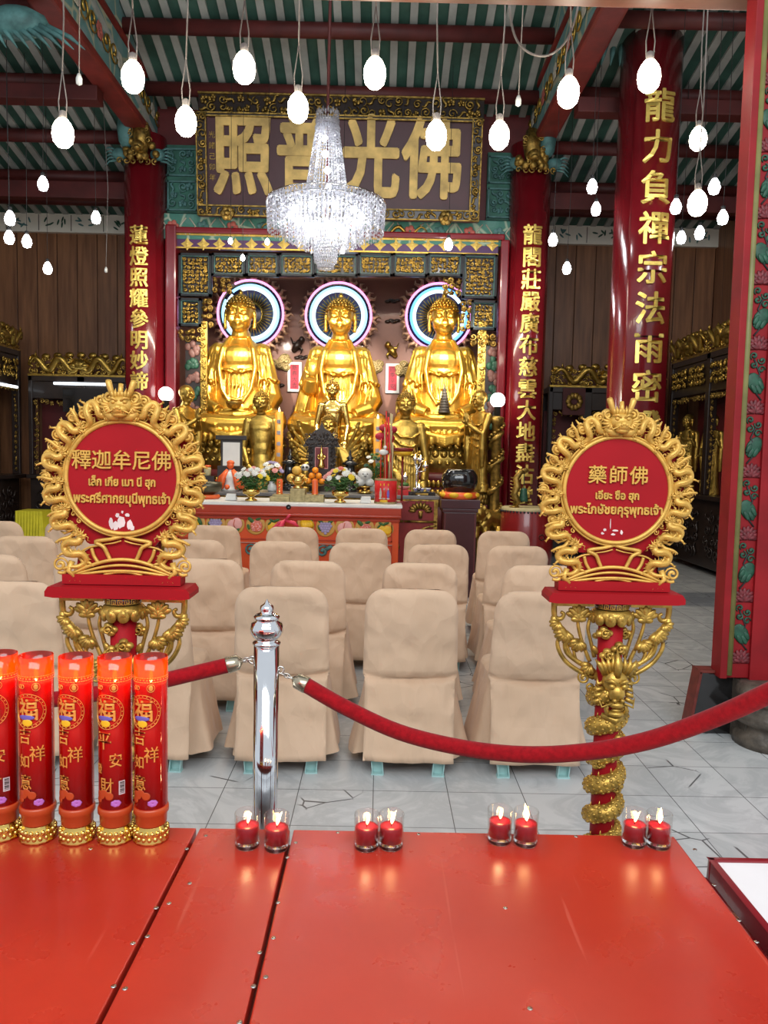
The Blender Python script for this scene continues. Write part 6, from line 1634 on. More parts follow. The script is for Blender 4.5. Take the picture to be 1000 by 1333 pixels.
# ---------------------------------------------------------------- chrome post and velvet ropes
Yp = 2.2; k = Yp / F
c = P(347, 840, Yp); zc = c.z
o = empty('stanchion', (P(346, 960, Yp).x, Yp, 0), 'polished steel barrier post with an onion finial', 'post')
b = MB(); b.lathe([(.16, 0), (.16, .012), (.15, .02), (.06, .035), (.045, .05)], (0, 0, 0), 40); b.build('base', M['chrome'], o)
b = MB(); b.lathe([(.0365, .03), (.0365, zc + .004)], (0, 0, 0), 48); b.build('tube', M['chrome'], o)
b = MB(); b.lathe([(.036, zc), (.041, zc + .004), (.041, zc + .010), (.034, zc + .014), (.030, zc + .020), (.040, zc + .026), (.048, zc + .040), (.049, zc + .052), (.044, zc + .066), (.034, zc + .074), (.037, zc + .079), (.038, zc + .086), (.030, zc + .092), (.020, zc + .097), (.0185, zc + .101), (.021, zc + .108), (.018, zc + .117), (.009, zc + .123), (.004, zc + .130), (0, zc + .137)], (0, 0, 0), 40); b.build('finial', M['chrome'], o)
# hooks at the sides
for sx, px, py in ((-1, 328, 859), (1, 364, 872)):
    b = MB(); h = P(px, py, Yp) - V((o.location.x, Yp, 0)); b.torus((sx * .041, 0, h.z), .010, .0032, 16, 6); b.tube([(sx * .032, 0, h.z), (sx * .04, 0, h.z)], .006, 8)
    b.build('hook', M['chain'], o)
def rope(nm, label, hook, ferr, path):
    o = empty(nm, P(*hook), label, 'rope'); L = o.location.copy()
    a, c_ = P(*hook), P(*ferr[0]); b = MB(); n = 3
    for i in range(n):
        p = a.lerp(c_, (i + .5) / n) - L; d = (c_ - a).normalized(); R_ = d.to_track_quat('X', 'Z').to_matrix()
        b.tube([p + R_ @ (Matrix.Rotation(i * PI / 2, 3, 'X') @ V(((.011 * cos(t)), .006 * sin(t), 0))) for t in [2 * PI * j / 14 for j in range(14)]], .002, 6, True)
    b.build('chain', M['chain'], o)
    f0, f1 = P(*ferr[0]) - L, P(*ferr[1]) - L
    b = MB(); b.tube([f0, f0.lerp(f1, .12), f0.lerp(f1, .3), f1, f1 + (f1 - f0) * .05], [.006, .012, .0225, .0245, .0235], 16); b.build('ferrule', M['grey_gold'] if False else mk('bronze ferrule', (.50, .44, .32), .25, .9), o)
    pts = [f1] + [P(*q) - L for q in path]
    sp = []
    for i in range(len(pts) - 1):
        p0, p1, p2, p3 = pts[max(i - 1, 0)], pts[i], pts[i + 1], pts[min(i + 2, len(pts) - 1)]
        for j in range(6):
            t = j / 6; sp.append(.5 * ((2 * p1) + (p2 - p0) * t + (2 * p0 - 5 * p1 + 4 * p2 - p3) * t * t + (3 * p1 - p0 - 3 * p2 + p3) * t ** 3))
    sp.append(pts[-1])
    b = MB(); b.tube(sp, .0222, 16); b.build('velvet', M['velvet'], o)
rope('velvet_rope', 'red velvet rope sagging right from the steel post across the right sign stand', (366, 876, Yp), ((381, 883, 2.2), (399, 892, 2.19)), [(450, 921, 2.16), (520, 953, 2.12), (600, 973, 2.06), (680, 982, 1.99), (760, 979, 1.92), (840, 965, 1.84), (920, 938, 1.74), (1000, 903, 1.63), (1070, 868, 1.55), (1160, 818, 1.48), (1260, 765, 1.42)])
rope('velvet_rope', 'red velvet rope running from the steel post to the left behind the tall candles', (325, 858, Yp), ((316, 860, 2.2), (296, 866, 2.19)), [(250, 877, 2.17), (190, 891, 2.15), (120, 904, 2.14), (40, 913, 2.13), (-60, 915, 2.1)])
# ---------------------------------------------------------------- round dragon sign stands (units: 2.4 mm, origin at the disc centre)
def dragon(b, cx, cz, ang, s, mir=1, y=0.0, seed=0):
    rg = random.Random(seed)
    M0 = b.M; T = Matrix.Translation((cx, y, cz)) @ Matrix.Rotation(-ang, 4, 'Y') @ Matrix.Diagonal((mir, 1, 1, 1)) @ Matrix.Scale(s, 4)
    b.M = M0 @ T if M0 is not None else T
    ctl = [(.95, -1.25), (.35, -1.15), (-.35, -1.2), (-.95, -.85), (-.75, -.25), (-.1, -.15), (.5, .05), (.6, .6), (.05, .85), (-.6, .75), (-.85, 1.15)]
    pts = []
    for i in range(len(ctl) - 1):
        p0, p1, p2, p3 = ctl[max(i - 1, 0)], ctl[i], ctl[i + 1], ctl[min(i + 2, len(ctl) - 1)]
        for j in range(5):
            t = j / 5; pts.append(tuple(.5 * ((2 * p1[q]) + (p2[q] - p0[q]) * t + (2 * p0[q] - 5 * p1[q] + 4 * p2[q] - p3[q]) * t * t + (3 * p1[q] - p0[q] - 3 * p2[q] + p3[q]) * t ** 3) for q in (0, 1)))
    pts.append(ctl[-1]); n = len(pts)
    P3 = [V((x, -.18 * sin(i * .33) - .1, z)) for i, (x, z) in enumerate(pts)]
    R_ = [.10 + .22 * min(1, i / (n * .45)) for i in range(n)]
    b.tube(P3, R_, 8)
    for i in range(2, n - 3):                                            # scale rings and spine fins
        t = (P3[i + 1] - P3[i - 1]).normalized(); nv = V((-t.z, 0, t.x))
        b.tube([P3[i] + nv * R_[i] * .95 + V((0, -.02, 0)), P3[i] + V((0, -R_[i] * 1.06, 0)), P3[i] - nv * R_[i] * .95 + V((0, -.02, 0))], [.02, .045, .02], 4)
        if i % 2 == 0: b.cone(P3[i] + nv * R_[i] * .7, P3[i] + nv * (R_[i] + .17) - t * .10, .085, .005, 4)
    e = P3[-1]; h = V((-.25, -.35, .25))
    hd = e + V((-.05, -.2, .05))
    b.ell(hd, (.30, .24, .27), 9, 7); b.ell(hd + V((-.28, -.12, -.02)), (.25, .18, .13), 8, 6); b.ell(hd + V((-.22, -.08, -.20)), (.20, .14, .08), 8, 6)
    b.ell(hd + V((-.46, -.16, .05)), (.09, .10, .09), 7, 5)
    for sx in (0, 1): b.ell(hd + V((-.12 + sx * .14, -.24, .12)), .075, 7, 5)
    for q in range(6):
        a = .4 + q * .42; b.tube([hd + V((.10, .0, .05)), hd + V((.35 * cos(a) + .1, -.08, .35 * sin(a))), hd + V((.72 * cos(a - .25) + .1, 0, .62 * sin(a - .25)))], [.10, .09, .008], 5)
    for q in (0, 1): b.tube([hd + V((.02, -.1, .2)), hd + V((.12 + q * .12, -.16, .46)), hd + V((.02 + q * .3, -.12, .70))], [.06, .05, .02], 5)
    b.tube([hd + V((-.45, -.2, -.05)), hd + V((-.66, -.22, -.18)), hd + V((-.55, -.2, -.42)), hd + V((-.75, -.15, -.52))], [.035, .035, .03, .006], 5)
    for (i, dx, dz) in ((14, -.5, -.25), (30, .55, -.2), (24, .25, .5)):
        q0 = P3[i]; q1 = q0 + V((dx * .7, -.15, dz * .4)); q2 = q0 + V((dx, -.2, dz))
        b.tube([q0, q1, q2], [.15, .11, .08], 6)
        for c in range(3): a = math.atan2(dz, dx) + (c - 1) * .55; b.cone(q2, q2 + V((.24 * cos(a), -.05, .24 * sin(a))), .055, .005, 5)
    b.M = M0
def sign_meshes():
    D = {}
    b = MB()                                                              # red base plate and fan
    n = 72; rs = []
    for (r, y) in ((0, 2), (99, 2), (100, 5), (99, 12), (0, 12)): pass
    out = [(92 + 2.5 * sin(a * 22)) for a in [2 * PI * i / 144 for i in range(144)]]
    poly = []
    for i in range(144):
        a = PI / 2 + 2 * PI * i / 144; r = out[i]
        x, z = r * cos(a), r * sin(a)
        poly.append((x, z))
    b.prism(poly, 6, 13); b.prism([(-60, -122), (60, -122), (57, -97), (38, -86), (0, -72), (-38, -86), (-57, -97)], 3, 12.8)
    D['back_plate'] = (b, M['red_sign'])
    b = MB(); b.lathe([(0, -1.8), (67, -1.8)], (0, 0, 0), 72, Matrix.Rotation(-PI / 2, 3, 'X'), cap0=False, cap1=False); b.lathe([(67, -1.8), (67, 8), (0, 8)], (0, 0, 0), 72, Matrix.Rotation(-PI / 2, 3, 'X'), cap0=False, cap1=False); D['disc'] = (b, M['red_sign'])
    b = MB(); b.torus((0, -2, 0), 69, 2.8, 90, 8); b.torus((0, -.5, 0), 73, 1.6, 90, 6); D['disc_rim'] = (b, M['gold_sign'])
    b = MB()
    for sx in (-1, 1):
        for i, a in enumerate((27, 54, 81, 108)):
            t = math.radians(a); r = 89; dragon(b, sx * r * sin(t), r * cos(t), -sx * (t - PI / 2) * 1.0, 14.4, sx, 0, i)
        dragon(b, sx * 76, -60, -sx * .35, 14.5, sx, 0, 9); dragon(b, sx * 62, -93, -sx * .15, 15.5, sx, -1, 8)
        rg = random.Random(5)
        for i in range(46):
            t = math.radians(rg.uniform(10, 136)); r = rg.uniform(76, 101); a = rg.uniform(0, 6.28); L = rg.uniform(4, 7)
            b.tube([(sx * (r * sin(t) + L * cos(a)), 3, r * cos(t) + L * sin(a)), (sx * (r * sin(t) + 2 * cos(a + 1.5)), 1, r * cos(t) + 2 * sin(a + 1.5)), (sx * (r * sin(t) - L * cos(a)), 3, r * cos(t) - L * sin(a))], [.8, 2.0, .5], 5)
        b.tube([(sx * 62, -3, -104), (sx * 66, -5, -116), (sx * 58, -6, -123)], [4, 3.4, 2.6], 7)
        for q in range(3): b.cone((sx * 58, -6, -122), (sx * (50 + q * 7), -8, -129 + q % 2), 1.5, .2, 5)
        for i in range(15):                                               # cloud scrolls round the rim and inside
            t = math.radians(15 + i * 8.4); r = 95 if i % 2 else 91
            b.scroll((sx * r * sin(t), r * cos(t)), 7.4, 1.6, 2.0, i, sx, 0, 18, 6); b.ell((sx * r * sin(t), 2, r * cos(t)), (7, 3, 7), 9, 6)
        for i in range(16):
            t = math.radians(12 + i * 8.2); b.scroll((sx * 77 * sin(t), 77 * cos(t)), 4.0, 1.2, 1.2, i * 1.3, -sx, 1.5, 12, 5)
            r = 86; b.tube([(sx * r * sin(t) + 4 * cos(i), 0, r * cos(t) + 4 * sin(i)), (sx * r * sin(t), -2.5, r * cos(t)), (sx * r * sin(t + .05) - 4 * sin(i), 0, r * cos(t + .05) + 3)], [.6, 1.6, .4], 5)
        for (x, z, R0) in ((16, 97, 8.5), (27, 93.5, 7.5), (37, 88, 7)):
            b.scroll((sx * x, z), R0, 1.8, 2.1, 2.5, -sx, -1, 20, 6); b.ell((sx * x, 2, z), (R0, 3, R0), 10, 6)
    D['dragon_carving'] = (b, M['gold_sign'])
    b = MB()                                                              # dragon face on top
    Z = 88
    b.ell((0, -7, Z), (15, 8, 11), 14, 10); b.ell((0, -14, Z - 5), (10.5, 7, 6), 12, 8); b.ell((0, -12, Z - 11), (9, 5.5, 4), 10, 6); b.ell((0, -19, Z - 3), (4.8, 3.2, 3.2), 8, 6)
    for sx in (-1, 1):
        b.ell((sx * 3.2, -20.5, Z - 4.5), 1.7, 6, 5); b.ell((sx * 7, -13, Z + 4), (3.2, 3, 2.8), 8, 6); b.tube([(sx * 2, -14, Z + 5), (sx * 7, -15.5, Z + 8.5), (sx * 13, -11, Z + 8)], [1.2, 1.8, .7], 6)
        b.tube([(sx * 8, -5, Z + 8), (sx * 12, -6, Z + 18), (sx * 15, -5, Z + 27), (sx * 15.5, -4, Z + 30)], [3.2, 3.6, 4.2, 3.6], 8)
        for q in range(3): b.tube([(sx * (2.5 + 3 * q), -6, Z + 8), (sx * (2 + 4 * q), -8, Z + 15), (sx * (1 + 5.5 * q), -5, Z + 21)], [2.2, 2, .2], 6)
        for q in range(5): a = .5 - q * .42; b.tube([(sx * 11, -6, Z), (sx * (11 + 9 * cos(a)), -9, Z + 9 * sin(a)), (sx * (11 + 17 * cos(a + .25)), -6, Z + 16 * sin(a + .25))], [2.6, 2.2, .3], 6)
        b.tube([(sx * 6, -19, Z - 6), (sx * 14, -19, Z - 10), (sx * 18, -16, Z - 3), (sx * 23, -14, Z - 8)], [1.3, 1.1, 1, .3], 6)
        b.tube([(sx * 20, -4, Z - 8), (sx * 12, -6, Z - 14), (sx * 3, -5, Z - 15)], [4.5, 5.2, 4.2], 8)
    b.tube([(0, -5, Z + 6), (0, -7, Z + 17), (0, -5, Z + 26)], [3, 3.3, 3], 8)
    for q in range(7): b.ell(((q - 3) * 2.3, -17.5, Z - 9), (.8, .8, 1.4), 5, 4)
    for q in range(5): b.ell(((q - 2) * 1.2, -5 - .3, Z - 16), (1, 1.4, 3), 6, 4)
    D['dragon_head'] = (b, M['gold_sign'])
    b = MB()                                                              # fan of ribs and arcs
    for sx in (-1, 1):
        b.stube([(sx * 2, 0, -73), (sx * 14, -1, -76), (sx * 34, 0, -80), (sx * 24, -1, -86), (sx * 19, 0, -96), (sx * 15, 0, -104)], [2.2, 2.4, 2.8, 2.6, 2.6, 2.3], 7)
        b.stube([(sx * 2, -1, -78), (sx * 12, -1, -81), (sx * 25, -1, -83)], [1.0, 1.1, .6], 6)
        b.stube([(sx * 39, 0, -88), (sx * 36, 0, -98), (sx * 30, 0, -107)], 2.3, 6); b.stube([(sx * 56, 0, -97), (sx * 50, 0, -105), (sx * 44, 0, -112)], 2.3, 6)
        b.scroll((sx * 77, -109), 9.5, 1.5, 2.4, PI if sx > 0 else 0, -sx, -2, 24, 8)
        b.stube([(sx * 67, -2, -110), (sx * 72, -2, -119), (sx * 80, -2, -118.5)], [2, 2.6, 2], 8)
        b.stube([(sx * 24, 0, -84), (sx * 42, 0, -87), (sx * 58, 0, -96)], [1.2, 1.4, 1], 6)
    for R0, rr, z0 in ((88, 2.4, -192), (80, 1.8, -192), (72, 2.0, -192)):
        h = 66
        pts = []
        for j in range(25):
            x = -h + 2 * h * j / 24; pts.append((x * (R0 / 88), -1.5, -121 + (R0 - 66) * .9 * (cos(x / h * PI / 2) ** 1.0)))
        b.tube(pts, rr, 6)
    b.stube([(-24, -1, -121), (-12, -1, -118), (0, -1, -117), (12, -1, -118), (24, -1, -121)], 1.8, 6)
    D['fan_ribs'] = (b, M['gold_sign'])
    b = MB()
    b.bx(-73, 73, -8, 16, -132, -120); b.prism([(-84, -133), (84, -133), (88, -139), (88, -145), (78, -146.5), (-78, -146.5), (-88, -145), (-88, -139)], -24, 24); D['shelf'] = (b, M['red_sign'])
    b = MB()                                                              # brackets
    for sx in (-1, 1):
        b.bx(min(sx * 24, sx * 78), max(sx * 24, sx * 78), -5, 5, -153.5, -146.5)
        b.stube([(sx * 76, 0, -148), (sx * 76, 0, -160), (sx * 74, 0, -170), (sx * 66, 0, -171), (sx * 63, -1, -165), (sx * 67, -1, -162)], [4, 4, 3.6, 3.2, 2.6, 2.2], 7)
        b.stube([(sx * 76, 0, -168), (sx * 74, -1, -178), (sx * 66, -2, -188), (sx * 58, -2, -198), (sx * 60, -1, -206), (sx * 56, 0, -218), (sx * 40, 0, -230), (sx * 24, 0, -238), (sx * 14, 0, -250)], [3.6, 6, 7, 6, 3, 2.8, 3.2, 3.8, 4], 8)
        for q in range(6):                                                # big lotus leaves
            a = -2.3 + q * .45; b.tube([(sx * 60, -2, -188), (sx * (60 + 9 * cos(a)), -5, -188 + 9 * sin(a)), (sx * (60 + 16 * cos(a)), -2, -188 + 15 * sin(a))], [3.4, 5, 2], 6)
            b.tube([(sx * 42, -2, -200), (sx * (42 + 8 * cos(a)), -5, -200 + 8 * sin(a)), (sx * (42 + 15 * cos(a)), -2, -200 + 15 * sin(a))], [3.4, 5.2, 1.8], 6)
        for q in range(7):                                                # lotus flower
            a = PI * (q - 3) / 7.5; R_ = Matrix.Rotation(a, 3, 'Y'); b.ell(V((sx * 44, -3 - (q % 2), -168)) + R_ @ V((0, 0, 8)), (4.6, 2.8, 10), 8, 6, R_)
        for q in range(5):
            a = PI * (q - 2) / 4; R_ = Matrix.Rotation(a, 3, 'Y'); b.ell(V((sx * 44, -4.5, -171)) + R_ @ V((0, 0, 4)), (4, 2.4, 6.5), 8, 6, R_)
        for pts in (((44, -174), (42, -186), (36, -205), (26, -228)), ((28, -170), (30, -184), (26, -200), (20, -222)), ((58, -204), (50, -222), (34, -232), (18, -244)), ((48, -212), (44, -226), (30, -236), (16, -252))):
            b.stube([(sx * x, 0, z) for x, z in pts], [2.2, 2.5, 2.5, 3], 6)
        b.ell((sx * 28, -1, -166), (4, 3, 7), 8, 6); b.scroll((sx * 33, -250), 9, 1.4, 2.4, PI / 2, -sx, 0, 18, 7); b.scroll((sx * 24, -262), 7, 1.4, 2.2, 0, sx, -1, 16, 7)
        for q in range(5):
            a = -1.9 + q * .5; b.tube([(sx * 70, -2, -176), (sx * (70 + 7 * cos(a)), -5, -176 + 7 * sin(a)), (sx * (70 + 12 * cos(a)), -2, -176 + 12 * sin(a))], [3, 4.4, 1.6], 6)
            b.tube([(sx * 26, -2, -232), (sx * (26 + 8 * cos(a)), -5, -232 + 9 * sin(a)), (sx * (26 + 13 * cos(a)), -2, -232 + 15 * sin(a))], [3, 4.4, 1.4], 6)
        b.stube([(sx * 66, 0, -190), (sx * 70, -1, -206), (sx * 60, 0, -226), (sx * 42, 0, -240), (sx * 20, 0, -250)], [2.2, 2.8, 3, 3.2, 3.2], 7)
        b.ell((sx * 20, -2, -212), (4, 3, 7), 8, 6, Matrix.Rotation(sx * .5, 3, 'Y'))
    D['bracket'] = (b, M['gold_post'])
    b = MB(); b.lathe([(16, -560), (16, -146)], (0, 0, 0), 28); D['post'] = (b, M['red_sign'])
    b = MB(); b.lathe([(21, -155.5), (22, -155), (22, -147), (21, -146.5)], (0, 0, 0), 28)
    D['fret_band'] = (b, M['purple_dk'])
    b = MB(); f = wrapcyl(0, 0, 22.2)
    for q in range(7):
        x = -24 + q * 8; t = MB()
        for (xa, xb, za, zb) in ((0, 6, -149, -148), (0, 1, -154, -148), (5, 6, -152.5, -148), (2.4, 6, -153.4, -152.4), (2.4, 3.4, -153, -150), (0, 7.5, -154.6, -153.9)): t.bx(x + xa, x + xb, -.4, .4, za, zb)
        b.add([f(V(p)) for p in t.v], t.f, False)
    D['key_fret'] = (b, M['gold_post'])
    b = MB()                                                              # lotus collar, coiled dragon
    b.lathe([(17, -156), (24, -158), (27, -163), (24, -170), (18, -172)], (0, 0, 0), 28)
    for q in range(10):
        a = q * 2 * PI / 10; Rz = Matrix.Rotation(a, 3, 'Z'); b.ell((24 * cos(a), 24 * sin(a), -168), (4, 8, 9), 8, 6, Rz); b.ell((25.5 * cos(a), 25.5 * sin(a), -166), (3, 4.5, 5.5), 8, 6, Rz)
    for q, (a, z) in enumerate(((-2.3, -186), (-1.2, -205), (-2.0, -214), (.2, -190), (2, -196))):
        c = V((19 * cos(a), 19 * sin(a), z))
        for j in range(4): b.ell(c + V((6 * cos(j * 1.7), -1, 4.5 * sin(j * 1.7))), (6, 5, 4.6), 8, 6)
        b.scroll((c.x, z), 6.5, 1.4, 1.7, q, 1, c.y - 6, 16, 6)
    n = 260; pts = []; rr = []
    z0, z1 = -262, -545
    for i in range(n):
        t = i / (n - 1); a = -PI / 2 + .5 - t * 2 * PI * 7; pts.append(V((15.5 * cos(a), 15.5 * sin(a), z0 + (z1 - z0) * t))); rr.append(12.5 * (1 - .2 * t * t))
    b.tube(pts, rr, 12)
    for i in range(3, n - 2, 2):
        t = (pts[i + 1] - pts[i - 1]).normalized(); o_ = V((pts[i].x, pts[i].y, 0)).normalized(); sd = t.cross(o_)
        for q in (-1.1, -.55, 0, .55, 1.1):
            off = .5 if i % 4 == 3 else 0; g = q + off * .5
            c = pts[i] + (o_ * cos(g) + sd * sin(g)) * rr[i]; R_ = Matrix((t, sd * cos(g) - o_ * sin(g), o_ * cos(g) + sd * sin(g))).transposed()
            b.ell(c, (2.9, 2.6, 1.1), 6, 4, R_)
        if i % 6 == 3: b.cone(pts[i] + sd * rr[i] * .8, pts[i] + sd * (rr[i] + 5) - t * 3, 2.4, .2, 4)
    for q in range(7):                                                    # clouds lower down
        z = -330 - q * 32; a = -PI / 2 + (-1) ** q * .8; c = V((17 * cos(a), 17 * sin(a), z))
        for j in range(4): b.ell(c + V((5.5 * cos(j * 1.57 + q), -1, 4 * sin(j * 1.57 + q))), (5.6, 5, 4.2), 8, 6)
        b.scroll((c.x, z), 6, 1.3, 1.7, q, 1, c.y - 5.5, 14, 6)
    Z = -248                                                              # head looking down the front
    b.ell((2, -22, Z), (17, 13, 17), 14, 10); b.ell((2, -31, Z - 13), (11, 9, 12), 12, 8); b.ell((2, -33, Z - 27), (11.5, 8, 5), 10, 8); b.ell((2, -30, Z - 40), (12, 8, 4.5), 10, 6)
    b.tube([(-9, -32, Z - 27), (-11, -31, Z - 34), (-9, -31, Z - 41)], 3, 8); b.tube([(13, -32, Z - 27), (15, -31, Z - 34), (13, -31, Z - 41)], 3, 8); b.ell((2, -32, Z - 35), (7, 4, 3), 8, 6)
    for sx in (-1, 1):
        b.ell((2 + sx * 8, -35, Z - 3), (4.5, 4, 4), 10, 8); b.tube([(2 + sx * 2, -37, Z + 1), (2 + sx * 9, -38, Z + 5), (2 + sx * 16, -30, Z + 2)], [2, 2.8, 1.2], 7); b.ell((2 + sx * 5, -40, Z - 20), (3.2, 3, 2.6), 8, 6)
        for q in range(4):
            b.tube([(2 + sx * (3 + 4 * q), -24, Z + 10), (2 + sx * (5 + 6 * q), -27, Z + 24), (2 + sx * (3 + 8 * q), -22, Z + 38 - 3 * q)], [3.4, 3.6, .4], 7)
            b.tube([(2 + sx * 15, -20, Z - 2 - 7 * q), (2 + sx * (22 + q), -20, Z - 4 - 8 * q), (2 + sx * (22 + 2 * q), -16, Z + 4 - 10 * q)], [3.4, 3, .4], 7)
        b.tube([(2 + sx * 8, -38, Z - 24), (2 + sx * 20, -36, Z - 30), (2 + sx * 24, -30, Z - 18)], [1.6, 1.5, .4], 6)
    b.tube([(2, -30, Z + 8), (2, -33, Z + 22), (2, -26, Z + 44)], [4.5, 5.5, .5], 8)
    b.tube([(-14, -22, Z - 44), (2, -30, Z - 50), (18, -22, Z - 44)], [3, 5, 3], 8)
    D['coiled_dragon'] = (b, M['gold_post'])
    b = MB(); b.lathe([(60, 0), (60, 12), (52, 18), (40, 26), (26, 34), (22, 50)], (0, 0, 0), 32); D['base'] = (b, M['red_sign'])
    return D
SM = sign_meshes()
def sign(cx, cy, Y, kk, label, lines, flakes):
    c = P(cx, cy, Y)
    o = empty('round_sign', (c.x, Y, 0), label, 'sign')
    for nm, (b, mt) in SM.items():
        T = Matrix.Translation((0, 0, 0 if nm == 'base' else c.z)) @ Matrix.Scale(kk, 4)
        bb = MB(T); bb.add(b.v, b.f); bb.m = list(b.m); bb.sm = list(b.sm)
        if nm in ('post', 'coiled_dragon'):
            lim = .05; bb.v = [(x, y, max(z, lim if nm == 'post' else z)) for x, y, z in bb.v]
        bb.build(nm, mt, o)
    T = Matrix.Translation((0, 0, c.z)) @ Matrix.Scale(kk, 4)
    b = MB(T)
    for body, sz, z, sp, w in lines:
        if w:
            n = len(body)
            for i, ch in enumerate(body): b.text(ch, sz, TM((i - (n - 1) / 2) * sp, -3.0, z, 1.0), 1.3, .25)
        else:
            vs, fs = TXT(body, sz, 1.0, .55); wd = max(v[0] for v in vs) - min(v[0] for v in vs)
            b.text(body, sz, TM(0, -2.6, z, sp / wd), 1.0, .55)
    b.build('lettering', M['gold_sign'], o)
    b = MB(T); rg = random.Random(cx)
    for fi, (x, z, w_, h_) in enumerate(flakes):
        n = 9; poly = [(x + w_ * 1.0 * (1 + rg.uniform(-.3, .25)) * cos(a), z + h_ * 1.1 * (1 + rg.uniform(-.3, .25)) * sin(a)) for a in [2 * PI * j / n for j in range(n)]]
        b.prism(poly, -2.1 - .12 * fi, -1.0)
    b.build('paint_chips', M['chalk'], o)
    return o
sign(160, 622, 2.31, .00231 * 1.055, 'round red sign on a gilt dragon stand at the left, with five Chinese characters', [('釋迦牟尼佛', 25, 20, 24.5, 1), ('เล็ก เกีย เมา นี ฮุก', 14, -5.5, 82, 0), ('พระศรีศากยมุนีพุทธเจ้า', 16, -26, 119, 0)],
     [(-14, -57, 3, 7), (-9, -60, 3.5, 6), (-2, -55, 4.5, 8), (9, -58, 5, 6), (-6, -46, 2.5, 2.5), (6, -46, 3, 2), (0, -42, 1.5, 1.5), (12, -62, 3, 3)])
sign(803, 638, 2.40, .00240, 'round red sign on a gilt dragon stand at the right, with three Chinese characters', [('藥師佛', 25, 18, 27, 1), ('เอียะ ซือ ฮุก', 14, -7.5, 57, 0), ('พระไภษัชยคุรุพุทธเจ้า', 16, -26, 121, 0)],
     [(-14, -52, 2.6, 1.8), (-17, -57, 2.2, 1.5), (-3, -58, 3, 1.4), (0, -53, 3.5, 1.2), (8, -55, 1.6, 3), (-7, -44, .5, 7)])
# ---------------------------------------------------------------- chandelier
Yc = 7.1; k = Yc / F
q = P(425, 262, Yc)
o = empty('chandelier', q, 'big crystal chandelier hanging in front of the name board', 'chandelier')
def zz(py): return (262 - py) * k
def strand(b, p0, p1, n, r):
    p0, p1 = V(p0), V(p1)
    for i in range(n):
        c = p0.lerp(p1, (i + .5) / n); h = (p1 - p0).length / n * .5; s = r
        b.add([c + V((0, 0, h)), c + V((s, 0, 0)), c + V((0, s, 0)), c + V((-s, 0, 0)), c + V((0, -s, 0)), c + V((0, 0, -h))], [(0, 1, 2), (0, 2, 3), (0, 3, 4), (0, 4, 1), (5, 2, 1), (5, 3, 2), (5, 4, 3), (5, 1, 4)], False)
b = MB()
for j in range(40):
    a = 2 * PI * j / 40; strand(b, (13 * k * cos(a), 13 * k * sin(a), zz(166)), (29 * k * cos(a), 29 * k * sin(a), zz(268)), 26, .0085)
for j in range(24):
    a = 2 * PI * j / 24; strand(b, (9 * k * cos(a), 9 * k * sin(a), zz(170)), (20 * k * cos(a), 20 * k * sin(a), zz(268)), 24, .008)
b.build('crystal_column', M['crystal'], o)
b = MB()
for j in range(26): a = 2 * PI * j / 26; strand(b, (13 * k * cos(a), 13 * k * sin(a), zz(150 + 3 * (j % 2))), (15 * k * cos(a), 15 * k * sin(a), zz(178)), 3, .012)
b.build('crown_drops', M['crystal'], o)
b = MB()
for (R0, z0, z1, n, m_) in ((75, 266, 301, 84, 7), (68, 264, 296, 76, 6), (58, 266, 305, 64, 8), (48, 270, 312, 52, 8), (38, 275, 318, 44, 8), (28, 280, 322, 34, 8)):
    for j in range(n): a = 2 * PI * j / n; strand(b, (R0 * k * cos(a), R0 * k * sin(a), zz(z0)), (R0 * .97 * k * cos(a), R0 * .97 * k * sin(a), zz(z1 + 2 * (j % 2))), m_, .0095)
for j in range(60):
    a = 2 * PI * j / 60; strand(b, (30 * k * cos(a), 30 * k * sin(a), zz(262)), (74 * k * cos(a), 74 * k * sin(a), zz(266)), 8, .008)
b.build('ring_drops', M['crystal'], o)
b = MB()
for r in range(9):
    R0 = 15.5 - r * .35 - (3 if r > 6 else 0)
    for j in range(26): a = 2 * PI * (j + .5 * (r % 2)) / 26; b.ell((R0 * k * cos(a), R0 * k * sin(a), zz(314 + r * 3.8)), (.011, .011, .014), 6, 4)
b.build('bottom_drops', M['crystal'], o)
b = MB()
for R0, z in ((75, 265), (58, 266), (38, 272), (13, 165), (30, 266), (16, 312)): b.torus((0, 0, zz(z)), R0 * k, .006, 48, 6, 'Z'); b.tube([(-R0 * k, 0, zz(z)), (R0 * k, 0, zz(z))], .004, 5); b.tube([(0, -R0 * k, zz(z)), (0, R0 * k, zz(z))], .004, 5)
for j in range(8): a = j * PI / 4; b.tube([(0, 0, zz(262)), (75 * k * cos(a), 75 * k * sin(a), zz(265))], .006, 5)
b.tube([(0, 0, zz(160)), (0, 0, zz(316))], .006, 5)
b.build('frame', M['chrome'], o)
b = MB(); b.tube([(0, 0, zz(280)), (0, 0, zz(150))], .012, 8); b.tube([(0, 0, zz(150)), (.02, 0, zn(Yc) - .1 - q.z)], .014, 8); b.build('rod', M['dark_red'], o)
CB = emis('chandelier bulb', (.97, .98, 1), 40.0)
for c, r in [((.02 * cos(z), .02 * sin(z), zz(z)), .030) for z in (185, 205, 225, 245)] + [((45 * k * cos(2 * PI * j / 10), 45 * k * sin(2 * PI * j / 10), zz(280)), .034) for j in range(10)] + [((22 * k * cos(2 * PI * j / 5), 22 * k * sin(2 * PI * j / 5), zz(298)), .034) for j in range(5)]:
    b = MB(); b.ell(c, r, 10, 8); b.build('bulb', CB, o)

